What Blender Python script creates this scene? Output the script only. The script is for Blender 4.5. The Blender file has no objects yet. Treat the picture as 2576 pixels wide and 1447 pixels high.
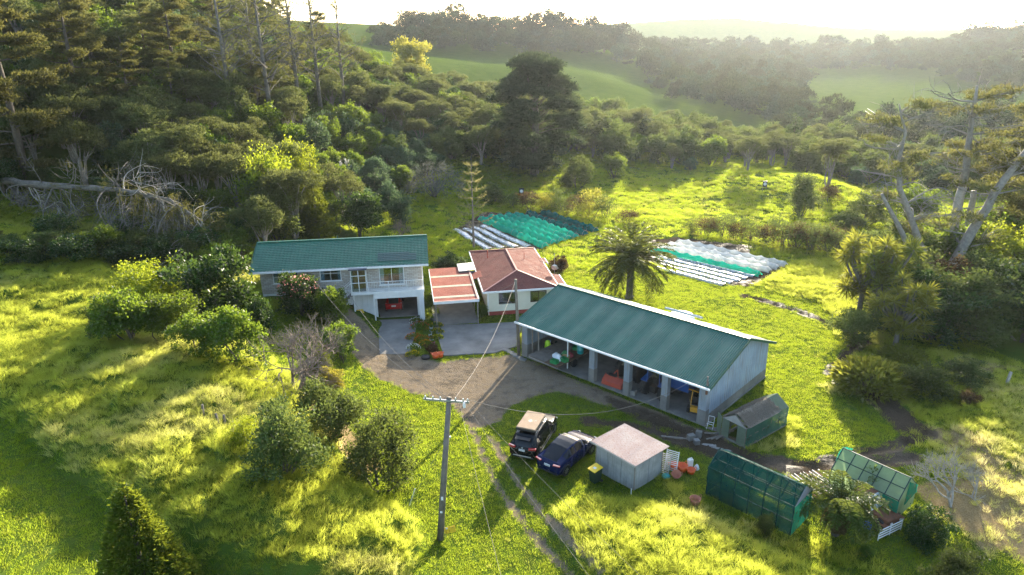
import bpy, math, random
import numpy as np
from mathutils import Vector, Matrix
R = math.radians
SC = bpy.context.scene
COL = SC.collection

# ------------------------------------------------------------------ camera
CAM_H, PITCH, ROLL = 26.0, R(20.0), R(-0.7)
IW, IH, IF = 2576.0, 1447.0, 1717.0          # picture plane: width, height, focal length
_f = np.array([0, math.cos(PITCH), -math.sin(PITCH)])
_u = np.array([0, math.sin(PITCH), math.cos(PITCH)])
_x = np.array([1.0, 0, 0])
CX = _x * math.cos(ROLL) + _u * math.sin(ROLL)
CU = -_x * math.sin(ROLL) + _u * math.cos(ROLL)
cam_d = bpy.data.cameras.new('camera')
cam = bpy.data.objects.new('camera', cam_d); COL.objects.link(cam)
cam_d.sensor_width = 36.0; cam_d.lens = 36.0 * IF / IW
cam_d.clip_start = 0.5; cam_d.clip_end = 6000
M = Matrix(((CX[0], CU[0], -_f[0], 0), (CX[1], CU[1], -_f[1], 0), (CX[2], CU[2], -_f[2], CAM_H), (0, 0, 0, 1)))
cam.matrix_world = M
SC.camera = cam

# ------------------------------------------------------------------ sky and sun
SUN_AZ, SUN_EL = R(20.8), R(16.2)            # azimuth from +Y towards +X
w = bpy.data.worlds.new('World'); SC.world = w; w.use_nodes = True
nt = w.node_tree; nt.nodes.clear()
sky = nt.nodes.new('ShaderNodeTexSky'); sky.sky_type = 'NISHITA'; sky.sun_disc = False
sky.sun_elevation = SUN_EL; sky.sun_rotation = SUN_AZ
sky.air_density = 1.0; sky.dust_density = 1.5; sky.ozone_density = 1.0
bg = nt.nodes.new('ShaderNodeBackground'); bg.inputs[1].default_value = 0.15
out = nt.nodes.new('ShaderNodeOutputWorld')
nt.links.new(sky.outputs[0], bg.inputs[0]); nt.links.new(bg.outputs[0], out.inputs[0])
sun_d = bpy.data.lights.new('sun', 'SUN'); sun_d.energy = 4.3; sun_d.angle = R(0.53)
sun_d.color = (1.0, 0.89, 0.70)
sun = bpy.data.objects.new('sun', sun_d); COL.objects.link(sun)
sdir = Vector((math.sin(SUN_AZ) * math.cos(SUN_EL), math.cos(SUN_AZ) * math.cos(SUN_EL), math.sin(SUN_EL)))
sun.rotation_euler = sdir.to_track_quat('Z', 'Y').to_euler()
SC.view_settings.view_transform = 'Standard'; SC.view_settings.look = 'None'
SC.view_settings.gamma = 1.0; SC.view_settings.exposure = 2.08
SC.view_settings.use_curve_mapping = False
SC.cycles.use_denoising = True; SC.cycles.denoiser = 'OPENIMAGEDENOISE'; SC.cycles.denoising_prefilter = 'NONE'
SC.cycles.max_bounces = 8; SC.cycles.diffuse_bounces = 4; SC.cycles.glossy_bounces = 3
SC.cycles.transmission_bounces = 6; SC.cycles.transparent_max_bounces = 12; SC.cycles.volume_bounces = 0
SC.cycles.use_adaptive_sampling = True; SC.cycles.adaptive_threshold = 0.02
SC.cycles.sample_clamp_indirect = 4.0

# ------------------------------------------------------------------ noise helpers (numpy)
_tabs = {}
def vnoise(x, y, seed=0):
    if seed not in _tabs: _tabs[seed] = np.random.RandomState(1000 + seed).rand(256, 256)
    T = _tabs[seed]
    xi = np.floor(x).astype(int); yi = np.floor(y).astype(int)
    fx = x - xi; fy = y - yi
    fx = fx * fx * (3 - 2 * fx); fy = fy * fy * (3 - 2 * fy)
    a = T[xi & 255, yi & 255]; b = T[(xi + 1) & 255, yi & 255]
    c = T[xi & 255, (yi + 1) & 255]; d = T[(xi + 1) & 255, (yi + 1) & 255]
    return (a * (1 - fx) + b * fx) * (1 - fy) + (c * (1 - fx) + d * fx) * fy
def fbm(x, y, seed=0, oct=4):
    s = 0.0; amp = 0.5; tot = 0
    for o in range(oct):
        s = s + amp * vnoise(x * 2 ** o + 17.3 * o, y * 2 ** o - 9.1 * o, seed + o); tot += amp; amp *= 0.5
    return s / tot
def sstep(e0, e1, v):
    t = np.clip((v - e0) / (e1 - e0), 0, 1); return t * t * (3 - 2 * t)

# ------------------------------------------------------------------ terrain
def ray(px, py):
    d = _f * IF + CX * (px - IW / 2) - CU * (py - IH / 2)
    return d / np.linalg.norm(d)
def atz(px, py, z=0.0):                       # where a sight line meets the level z
    d = ray(px, py); t = (z - CAM_H) / d[2]
    return np.array([t * d[0], t * d[1], z])
def aty(px, py, Y):                           # where a sight line is Y metres out
    d = ray(px, py); t = Y / d[1]; return np.array([t * d[0], Y, CAM_H + t * d[2]])
ctrl = []
for px, py, z in [(1100,1000,0),(1300,1100,0),(1400,880,0),(1130,850,0),(1000,900,0),(1550,1100,0),(1760,1085,0),(1960,960,-.1),
                  (1300,1440,-.1),(1150,1440,0),(1700,1250,0),(1450,1250,0),(1640,1390,.5),(1500,1330,.35),(1850,1440,.4),(2000,1400,0),(2300,1400,-.2),(2500,1300,-.3),
                  (2200,1000,-.2),(1700,720,0),(1500,640,.1),(2000,760,-.1),(2300,850,-.3),(2400,1000,.2),(2500,960,.3),(1200,560,.3),(1050,540,1.0),(1350,600,.1),
                  (1700,480,.4),(2000,520,.2),(2200,560,0),(1500,500,.5),(1900,610,0),(1250,470,1.2),(1450,440,1.6),(1750,425,1.2),(1990,440,2.2),(2100,455,2.0),
                  (1030,1220,.7),(1020,1330,.25),(980,1150,.6),(940,1270,.6),(960,1215,.6),(1075,1330,.05),(1065,1250,.1),(900,1000,.3),(880,1080,.6),(860,900,.9),(850,1180,1.2),(910,1185,.8),(700,1100,2.9),(760,1150,1.7),(450,1000,4.4),(400,830,3.2),(350,860,3.5),(500,870,3.2),(640,920,3.2),(600,800,2.8),(668,745,2.8),(640,690,3.0),
                  (300,920,4.7),(100,750,5.0),(300,720,4.8),(0,1040,4.3),(120,1150,3.7),(280,1260,3.15),(420,1340,2.6),(200,1050,4.2),(600,1250,3.15),(850,1330,1.9),(760,1410,1.85),(980,1390,.6),
                  (0,1300,3.9),(-150,1250,4.3),(130,1400,3.3),(300,1447,2.75),(520,1500,2.0),(0,1650,4.0),(300,1650,3.0),(-300,1450,4.6),(900,560,1.6),(950,520,1.8)]:
    ctrl.append(atz(px, py, z))
ctrl += [(-14,76,.9,),(-26,72,3.2),(-18,68,2.0),(-34,66,4.4),(-9,72,.2),(-9,66,0),(-13,64,.6),(-20,62.5,2.6),(-3,66,0),(4,64,0)]
for px, py, Y in [(1150,165,285),(1400,225,265),(1520,255,250),(1650,305,215),(1790,318,225),(1480,185,300),(900,80,420),(1010,72,420),(1100,88,400),(1300,110,400),(1450,120,410),(1600,150,430),(1250,160,330),
                  (930,120,360),(1620,220,310),(1900,260,300),(1760,200,380),(1700,140,560),(1900,140,600),(2100,150,600),(2300,140,580),(2450,120,560),(2576,100,540),(2100,310,235),(2300,370,185),(2500,230,340),
                  (2150,215,400),(2350,300,250),(2576,330,220),(2040,260,320),(1250,330,215),(2000,130,800),(1400,120,800),(2500,110,800)]:
    ctrl.append(aty(px, py, Y))
ctrl += [(-36,86,7),(-52,72,8.5),(-62,58,8.5),(-84,62,15),(-60,100,19),(-90,100,30),(-40,108,13),(-50,140,22),(-100,160,42),(-30,150,14),(-12,138,6.5),(4,160,6),(22,170,3),(-60,190,28),
         (-24,200,15),(20,215,7),(-150,100,46),(-150,200,52),(-100,250,40),(-60,30,4),(-100,20,8),(-40,10,1.5),(0,5,0),(40,5,-.5),(80,20,-.5),(80,60,0),(120,90,1),(90,110,0),(60,120,0),(130,160,4),(60,160,0),
         (-200,20,30),(150,20,0),(-250,300,50),(-200,600,45),(0,900,30),(300,900,40),(-300,900,45),(600,700,40),(500,400,22),(300,200,10),(300,20,5),(0,-60,0),(-150,-60,10),(200,-60,2),(700,100,20),(-600,300,50),(0,1400,25),(900,1300,30),(-900,1300,30)]
ctrl = np.array([list(c)[:3] for c in ctrl], float)
def _tps(a, b):
    r2 = ((a[:, None, :2] - b[None, :, :2]) ** 2).sum(-1) + 1e-9
    return 0.5 * r2 * np.log(r2)
_S = 100.0
_c = ctrl.copy(); _c[:, :2] /= _S
_n = len(_c)
_K = _tps(_c, _c) + np.eye(_n) * 2e-4
_P = np.hstack([np.ones((_n, 1)), _c[:, :2]])
_sol = np.linalg.solve(np.block([[_K, _P], [_P.T, np.zeros((3, 3))]]), np.concatenate([_c[:, 2], np.zeros(3)]))
def base_h(x, y):
    x = np.asarray(x, float); y = np.asarray(y, float); sh = x.shape
    q = np.stack([x.ravel() / _S, y.ravel() / _S], 1)
    outv = np.empty(len(q))
    for i in range(0, len(q), 20000):
        k = q[i:i + 20000]
        outv[i:i + 20000] = _tps(k, _c) @ _sol[:_n] + _sol[_n] + k @ _sol[_n + 1:]
    return outv.reshape(sh)

def inpoly(x, y, poly):
    poly = np.asarray(poly, float); res = np.zeros(np.shape(x), bool); j = len(poly) - 1
    for i in range(len(poly)):
        xi, yi = poly[i][:2]; xj, yj = poly[j][:2]
        cond = ((yi > y) != (yj > y)) & (x < (xj - xi) * (y - yi) / (yj - yi + 1e-12) + xi)
        res ^= cond; j = i
    return res
def segdist(x, y, line):
    d = np.full(np.shape(x), 1e9)
    for (x0, y0), (x1, y1) in zip(line[:-1], line[1:]):
        dx, dy = x1 - x0, y1 - y0; l2 = dx * dx + dy * dy + 1e-9
        t = np.clip(((x - x0) * dx + (y - y0) * dy) / l2, 0, 1)
        d = np.minimum(d, np.hypot(x - x0 - t * dx, y - y0 - t * dy))
    return d
def softpoly(x, y, poly, soft):
    """1 inside, 0 outside, a ramp of width `soft` at the rim, wobbled by noise"""
    ins = inpoly(x, y, poly); d = segdist(x, y, [tuple(p[:2]) for p in poly] + [tuple(poly[0][:2])])
    sd = np.where(ins, d, -d) + (fbm(x * .9, y * .9, 40) - .5) * soft * 1.6
    return sstep(-soft, soft, sd)
def PZ(pts, z=0.0): return [tuple(atz(a, b, z)[:2]) for a, b in pts]

MEADOW = PZ([(1035,1235),(985,1200),(900,1180),(840,1050),(760,960),(640,900),(560,860),(300,760),(260,700),(-200,690)], 2.8) + PZ([(-250,1000),(0,1085),(130,1180),(280,1285),(440,1385),(600,1425),(760,1440),(1010,1430),(1040,1330)], 2.2)
MEADOW2 = PZ([(1385,1290),(1480,1258),(1590,1262),(1750,1300),(1900,1372),(2060,1425),(2300,1520),(1900,1620),(1560,1560),(1440,1390)], .4)
ROUGH_R = PZ([(2080,980),(2180,870),(2600,930),(2620,1330),(2460,1400),(2330,1120),(2200,1010)], 0)
FIELD_ROUGH = PZ([(1900,720),(2060,760),(2150,860),(2250,860),(2150,650),(2000,660)], 0)
YARD = PZ([(870,800),(1000,880),(1105,905),(1300,890),(1330,905),(1480,968),(1600,1015),(1770,1085),(1900,1105),(1790,1120),(1690,1090),(1560,1030),(1400,985),(1280,1020),(1260,1060),(1180,1085),(1140,1020),(1030,985),(940,950),(900,925),(862,870)], 0)
DRY_R = PZ([(2300,1215),(2380,1200),(2520,1225),(2620,1290),(2600,1420),(2480,1360),(2370,1290)], 0)
BARE_B = PZ([(740,1030),(830,1010),(900,1080),(960,1170),(900,1200),(820,1130)], 1.0)
TRACKS = [PZ(t) for t in ([(1185,1080),(1215,1150),(1260,1230),(1330,1330),(1440,1460)], [(1235,1100),(1290,1190),(1370,1300),(1510,1470)])]
MUD = [PZ(t) for t in ([(1650,1060),(1800,1115),(1900,1150),(2050,1165),(2180,1130),(2300,1105)], [(1700,1100),(1880,1140),(2000,1185),(2090,1170),(2300,1145)], [(2290,1090),(2150,960),(2090,935),(2170,855),(2110,820),(2010,780),(1880,745)],
       [(2330,1100),(2210,990),(2110,960)], [(1480,1060),(1620,1080),(1760,1130),(1900,1165)])]
BED = PZ([(1140,585),(1215,545),(1390,540),(1515,580),(1345,632),(1215,632)], 0)
BED2 = PZ([(1610,655),(1650,612),(1700,606),(1990,668),(1890,722),(1830,718)], 0)
BED3 = PZ([(1610,610),(1700,600),(1900,620),(1880,640),(1700,620)], 0)

PADS = [([(-13.9,64.0),(-12.6,54.2),(-8.9,54.0),(-8.0,62.9),(-8.6,72.0),(-15.9,71.5),(-15.6,63.0)],-.03,1.0), ([(-9.2,62),(-7.4,53.5),(.8,55),(1.5,62),(6,63),(4,78),(-9.5,77),(-9,70)],-.02,1.2),
        ([(0.2,54.3),(13.4,41.4),(21.6,49),(8.6,61.5)],-.03,1.0), ([(-25.0,59.9),(-17.8,60.2),(-17.5,62.6),(-18.3,69),(-25.8,68)],2.95,1.6)]
def height(x, y):
    x = np.asarray(x, float); y = np.asarray(y, float)
    h = base_h(x, y)
    for pl, z_, sf in PADS:
        k = softpoly(x, y, pl, sf); h = h * (1 - k) + z_ * k
    near = sstep(160, 110, np.hypot(x, y))
    m = softpoly(x, y, MEADOW, .6)
    m2 = softpoly(x, y, MEADOW2, .7)
    rr = softpoly(x, y, ROUGH_R, 1.5); fr = softpoly(x, y, FIELD_ROUGH, 1.5)
    hum = np.abs(fbm(x * .42, y * .42, 3) - .5) * 1.7 + fbm(x * 1.1, y * 1.1, 7) * .45
    h = h + m * (hum * 1.2 + .42) + m2 * (.25 + hum * .6) + rr * hum * .75 + fr * hum * .5
    h = h + near * (1 - m) * (1 - m2) * (1 - np.clip(sum(softpoly(x, y, p_[0], .8) for p_ in PADS[:3]), 0, 1)) * (fbm(x * .55, y * .55, 11) - .5) * .12
    far = sstep(90, 130, y)
    h = h + far * (fbm(x * .02, y * .02, 21) - .5) * 3.0 * sstep(110, 260, y) + sstep(80, 105, y) * sstep(165, 140, y) * (np.abs(fbm(x * .3, y * .3, 5) - .5) * 1.2)
    for t in TRACKS: h = h - .06 * sstep(.32, .12, segdist(x, y, t))
    for t in MUD: h = h + (-.16 * sstep(.42, .15, segdist(x, y, t)) + .08 * sstep(.9, .6, segdist(x, y, t)) * sstep(.4, .6, segdist(x, y, t)))
    return h

def _axis(a0, a1, step, lo, hi, g):
    v = list(np.arange(a0, a1 + step / 2, step)); s = step
    while v[-1] < hi: s = min(s * g, 60); v.append(v[-1] + s)
    s = step
    while v[0] > lo: s = min(s * g, 60); v.insert(0, v[0] - s)
    return np.array(v)
GX = _axis(-42, 40, .33, -1300, 1300, 1.06)
GY = _axis(22, 76, .33, -60, 1700, 1.035)
XX, YY = np.meshgrid(GX, GY)
ZZ = height(XX, YY)
def gz(x, y):                                  # ground height by lookup
    x = np.asarray(x, float); y = np.asarray(y, float)
    i = np.clip(np.searchsorted(GX, x) - 1, 0, len(GX) - 2); j = np.clip(np.searchsorted(GY, y) - 1, 0, len(GY) - 2)
    fx = (x - GX[i]) / (GX[i + 1] - GX[i]); fy = (y - GY[j]) / (GY[j + 1] - GY[j])
    return (ZZ[j, i] * (1 - fx) + ZZ[j, i + 1] * fx) * (1 - fy) + (ZZ[j + 1, i] * (1 - fx) + ZZ[j + 1, i + 1] * fx) * fy
def G(px, py):                                 # ground point under a sight line
    d = ray(px, py); o = np.array([0, 0, CAM_H])
    t = np.linspace(15, 900, 9000); p = o[None] + t[:, None] * d[None]
    k = np.where(p[:, 2] < gz(p[:, 0], p[:, 1]))[0]
    if len(k) == 0: q = p[-1]
    else:
        a, b = t[max(k[0] - 1, 0)], t[k[0]]
        for _ in range(12):
            c = (a + b) / 2; q = o + c * d
            if q[2] < gz(q[0], q[1]): b = c
            else: a = c
        q = o + b * d
    return Vector((q[0], q[1], float(gz(q[0], q[1]))))
def top_z(b, px, py):                          # height at which a sight line passes over point b
    d = ray(px, py); return CAM_H + d[2] * math.hypot(b[0], b[1]) / math.hypot(d[0], d[1])
def on(x, y, dz=0.0): return Vector((x, y, float(gz(x, y)) + dz))
# ------------------------------------------------------------------ mesh helpers
def tag(o, label=None, cat=None, group=None, kind=None):
    if label: o['label'] = label
    if cat: o['category'] = cat
    if group: o['group'] = group
    if kind: o['kind'] = kind
    return o
def link(o, parent=None):
    COL.objects.link(o)
    if parent is not None: o.parent = parent
    return o
def empty(name, loc=(0, 0, 0), rz=0.0, label=None, cat=None, group=None):
    o = bpy.data.objects.new(name, None); o.empty_display_size = .2
    o.location = loc; o.rotation_euler = (0, 0, rz); link(o); return tag(o, label, cat, group)
def mesh_np(name, V, F, smooth=False, mats=()):
    """V (n,3), F (m,k) same-size faces, from numpy"""
    me = bpy.data.meshes.new(name); V = np.asarray(V, np.float32); F = np.asarray(F, np.int32); k = F.shape[1]
    me.vertices.add(len(V)); me.vertices.foreach_set('co', V.ravel())
    me.loops.add(F.size); me.loops.foreach_set('vertex_index', F.ravel())
    me.polygons.add(len(F)); me.polygons.foreach_set('loop_start', np.arange(0, F.size, k, dtype=np.int32))
    me.update(calc_edges=True)
    me.polygons.foreach_set('use_smooth', np.full(len(F), smooth))
    for m in mats: me.materials.append(m)
    return me
class MB:
    def __init__(s): s.v = []; s.f = []; s.m = []; s.mi = 0
    def add(s, vs, fs):
        b = len(s.v); s.v += [tuple(map(float, q)) for q in vs]; s.f += [tuple(b + i for i in q) for q in fs]; s.m += [s.mi] * len(fs); return s
    def box(s, c, d, rz=0.0, ry=0.0, rx=0.0, taper=1.0):
        hx, hy, hz = d[0] / 2, d[1] / 2, d[2] / 2
        rot = Matrix.Rotation(rz, 3, 'Z') @ Matrix.Rotation(ry, 3, 'Y') @ Matrix.Rotation(rx, 3, 'X')
        vs = []
        for sz in (-1, 1):
            k = taper if sz > 0 else 1
            for sx, sy in ((-1, -1), (1, -1), (1, 1), (-1, 1)): vs.append(Vector(c) + rot @ Vector((sx * hx * k, sy * hy * k, sz * hz)))
        return s.add(vs, [(3, 2, 1, 0), (4, 5, 6, 7), (0, 1, 5, 4), (1, 2, 6, 5), (2, 3, 7, 6), (3, 0, 4, 7)])
    def lo(s, a, b): return s.box([(a[i] + b[i]) / 2 for i in range(3)], [abs(b[i] - a[i]) for i in range(3)])
    def bar(s, a, b, w, h=None, up=(0, 0, 1)):
        a = Vector(a); b = Vector(b); h = h or w; d = (b - a)
        if d.length < 1e-6: return s
        d.normalize(); x = d.cross(Vector(up))
        if x.length < 1e-4: x = d.cross(Vector((0, 1, 0)))
        x.normalize(); z = x.cross(d)
        vs = [p + x * sx * w / 2 + z * sz * h / 2 for p in (a, b) for sx, sz in ((-1, -1), (1, -1), (1, 1), (-1, 1))]
        return s.add(vs, [(0, 1, 2, 3), (7, 6, 5, 4), (0, 4, 5, 1), (1, 5, 6, 2), (2, 6, 7, 3), (3, 7, 4, 0)])
    def tube(s, pts, rad, n=8, cap=True):
        pts = [Vector(p) for p in pts]; k = len(pts)
        rs = rad if hasattr(rad, '__len__') else [rad] * k
        b = len(s.v); vs = []; fs = []; px = None
        for i, p in enumerate(pts):
            d = (pts[min(i + 1, k - 1)] - pts[max(i - 1, 0)])
            if d.length < 1e-8: d = Vector((0, 0, 1))
            d.normalize()
            if px is None: px = d.cross(Vector((0, 0, 1)) if abs(d.z) < .9 else Vector((1, 0, 0)))
            px = px - d * px.dot(d)
            if px.length < 1e-5: px = d.orthogonal()
            px.normalize(); py = d.cross(px)
            for j in range(n):
                a = 2 * math.pi * j / n; vs.append(p + (px * math.cos(a) + py * math.sin(a)) * rs[i])
        for i in range(k - 1):
            for j in range(n):
                fs.append((i * n + j, i * n + (j + 1) % n, (i + 1) * n + (j + 1) % n, (i + 1) * n + j))
        if cap: fs.append(tuple(range(n - 1, -1, -1))); fs.append(tuple((k - 1) * n + j for j in range(n)))
        return s.add(vs, fs)
    def lathe(s, prof, c=(0, 0, 0), n=14, axis='z'):
        vs = []; fs = []; k = len(prof)
        for (r, z) in prof:
            for j in range(n):
                a = 2 * math.pi * j / n; x, y = r * math.cos(a), r * math.sin(a)
                q = (x, y, z) if axis == 'z' else ((x, z, y) if axis == 'y' else (z, x, y))
                vs.append((c[0] + q[0], c[1] + q[1], c[2] + q[2]))
        for i in range(k - 1):
            for j in range(n): fs.append((i * n + j, i * n + (j + 1) % n, (i + 1) * n + (j + 1) % n, (i + 1) * n + j))
        fs.append(tuple(range(n - 1, -1, -1))); fs.append(tuple((k - 1) * n + j for j in range(n)))
        return s.add(vs, fs)
    def poly(s, pts): return s.add(pts, [tuple(range(len(pts)))])
    def slab(s, pts, t, off=None):
        """closed plate: polygon pts thickened by t along its normal (or off vector)"""
        pts = [Vector(p) for p in pts]
        nrm = (pts[1] - pts[0]).cross(pts[2] - pts[0]).normalized() * t if off is None else Vector(off)
        k = len(pts); vs = pts + [p - nrm for p in pts]
        fs = [tuple(range(k)), tuple(range(2 * k - 1, k - 1, -1))] + [(i, k + i, k + (i + 1) % k, (i + 1) % k) for i in range(k)]
        return s.add(vs, fs)
    def me(s, name, mats, smooth=False):
        used = sorted({i for f in s.f for i in f}); ix = {i: k for k, i in enumerate(used)}
        me = bpy.data.meshes.new(name); me.from_pydata([s.v[i] for i in used], [], [tuple(ix[i] for i in f) for f in s.f])
        if not isinstance(mats, (list, tuple)): mats = [mats]
        for m in mats: me.materials.append(m)
        if len(mats) > 1: me.polygons.foreach_set('material_index', s.m)
        if smooth: me.polygons.foreach_set('use_smooth', [True] * len(s.f))
        me.update(); return me
    def build(s, name, mats, parent=None, smooth=False, loc=None, rz=0.0, bevel=0.0):
        o = bpy.data.objects.new(name, s.me(name, mats, smooth)); link(o, parent)
        if loc is not None: o.location = loc
        o.rotation_euler = (0, 0, rz)
        if bevel > 0:
            b = o.modifiers.new('bevel', 'BEVEL'); b.width = bevel; b.segments = 2; b.limit_method = 'ANGLE'
        return o
def copy_tree(o, parent=None):
    c = o.copy(); COL.objects.link(c); c.parent = parent
    for ch in KIDS(o): copy_tree(ch, c)
    return c
def KIDS(o): return list(o.children)

# ------------------------------------------------------------------ materials
def _nodes(name):
    m = bpy.data.materials.new(name); m.use_nodes = True; t = m.node_tree; t.nodes.clear()
    o = t.nodes.new('ShaderNodeOutputMaterial'); return m, t, o
def N(t, typ, **kw):
    n = t.nodes.new(typ)
    for k, v in kw.items():
        if k in n.inputs.keys(): n.inputs[k].default_value = v
        else: setattr(n, k, v)
    return n
def L(t, a, b): t.links.new(a, b)
def C4(c): return (c[0], c[1], c[2], 1.0)
def ramp(t, src, lo, hi, a=0.3, b=0.7):
    r = t.nodes.new('ShaderNodeValToRGB'); r.color_ramp.elements[0].position = a; r.color_ramp.elements[1].position = b
    r.color_ramp.elements[0].color = C4(lo); r.color_ramp.elements[1].color = C4(hi); L(t, src, r.inputs[0]); return r.outputs[0]
def noise(t, scale, detail=4, coord=None, rough=.6):
    n = t.nodes.new('ShaderNodeTexNoise'); n.inputs['Scale'].default_value = scale; n.inputs['Detail'].default_value = detail; n.inputs['Roughness'].default_value = rough
    if coord is not None: L(t, coord, n.inputs['Vector'])
    return n.outputs[0]
def mixc(t, f, a, b, typ='MIX'):
    m = t.nodes.new('ShaderNodeMix'); m.data_type = 'RGBA'; m.blend_type = typ
    for v, i in ((f, 0), (a, 6), (b, 7)):
        if hasattr(v, 'links'): L(t, v, m.inputs[i])
        elif i == 0: m.inputs[0].default_value = v
        else: m.inputs[i].default_value = C4(v)
    return m.outputs[2]
def math_n(t, op, a, b=0.0, clamp=False):
    m = t.nodes.new('ShaderNodeMath'); m.operation = op; m.use_clamp = clamp
    for v, i in ((a, 0), (b, 1)):
        if hasattr(v, 'links'): L(t, v, m.inputs[i])
        else: m.inputs[i].default_value = v
    return m.outputs[0]
def mat(name, col, rough=.6, metal=0.0, col2=None, nscale=3.0, bump=0.0, bscale=30.0, spec=.5, coat=0.0, streak=None, trans=0.0):
    """painted / weathered surface: two tones by noise, optional vertical streaks of grime, fine bump"""
    m, t, o = _nodes(name); p = t.nodes.new('ShaderNodeBsdfPrincipled'); L(t, p.outputs[0], o.inputs[0])
    co = t.nodes.new('ShaderNodeTexCoord').outputs['Object']
    col2 = col2 or tuple(c * .78 for c in col)
    c = ramp(t, noise(t, nscale, 5, co), col2, col, .32, .68)
    if streak:
        mp = t.nodes.new('ShaderNodeMapping'); mp.inputs['Scale'].default_value = (9, 9, .5); L(t, co, mp.inputs[0])
        s = noise(t, 1.0, 4, mp.outputs[0]); f = ramp(t, s, (0, 0, 0), (1, 1, 1), .5, .75); c = mixc(t, f, c, streak)
    L(t, c, p.inputs['Base Color'])
    r = ramp(t, noise(t, nscale * 2.3, 3, co), (rough * .85,) * 3, (min(1, rough * 1.15),) * 3); L(t, r, p.inputs['Roughness'])
    p.inputs['Metallic'].default_value = metal; p.inputs['Specular IOR Level'].default_value = spec; p.inputs['Coat Weight'].default_value = coat
    p.inputs['Coat Roughness'].default_value = .04
    if bump:
        b = t.nodes.new('ShaderNodeBump'); b.inputs['Strength'].default_value = bump; b.inputs['Distance'].default_value = .02
        L(t, noise(t, bscale, 3, co), b.inputs['Height']); L(t, b.outputs[0], p.inputs['Normal'])
    if trans: p.inputs['Transmission Weight'].default_value = trans
    return m
def leafmat(name, dark, light, tr, trw=.5, gloss=.25, rough=.35, wscale=.08, objvar=.25):
    """leaf: diffuse + translucent + a little gloss; colour by leaf, by plant and by place"""
    m, t, o = _nodes(name)
    at = N(t, 'ShaderNodeAttribute', attribute_name='v'); oi = t.nodes.new('ShaderNodeObjectInfo')
    pos = t.nodes.new('ShaderNodeNewGeometry').outputs['Position']
    f = math_n(t, 'ADD', math_n(t, 'MULTIPLY', at.outputs['Fac'], .6), math_n(t, 'MULTIPLY', noise(t, wscale * 6, 2, pos), .4))
    c = ramp(t, f, dark, light, .25, .75)
    hs = t.nodes.new('ShaderNodeHueSaturation'); L(t, c, hs.inputs['Color'])
    L(t, math_n(t, 'ADD', math_n(t, 'MULTIPLY', oi.outputs['Random'], .07), .465), hs.inputs['Hue'])
    L(t, math_n(t, 'ADD', math_n(t, 'MULTIPLY', oi.outputs['Random'], objvar * 2), 1 - objvar), hs.inputs['Value'])
    d = t.nodes.new('ShaderNodeBsdfDiffuse'); L(t, hs.outputs[0], d.inputs[0])
    tl = t.nodes.new('ShaderNodeBsdfTranslucent'); L(t, mixc(t, .65, hs.outputs[0], tr, 'MIX'), tl.inputs[0])
    mx = t.nodes.new('ShaderNodeMixShader'); mx.inputs[0].default_value = trw; L(t, d.outputs[0], mx.inputs[1]); L(t, tl.outputs[0], mx.inputs[2])
    g = t.nodes.new('ShaderNodeBsdfGlossy'); g.inputs['Roughness'].default_value = rough; g.inputs[0].default_value = (.9, .9, .85, 1)
    fr = t.nodes.new('ShaderNodeFresnel'); fr.inputs[0].default_value = 1.4
    m2 = t.nodes.new('ShaderNodeMixShader'); L(t, math_n(t, 'MULTIPLY', fr.outputs[0], gloss), m2.inputs[0]); L(t, mx.outputs[0], m2.inputs[1]); L(t, g.outputs[0], m2.inputs[2])
    L(t, m2.outputs[0], o.inputs[0]); return m

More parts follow.
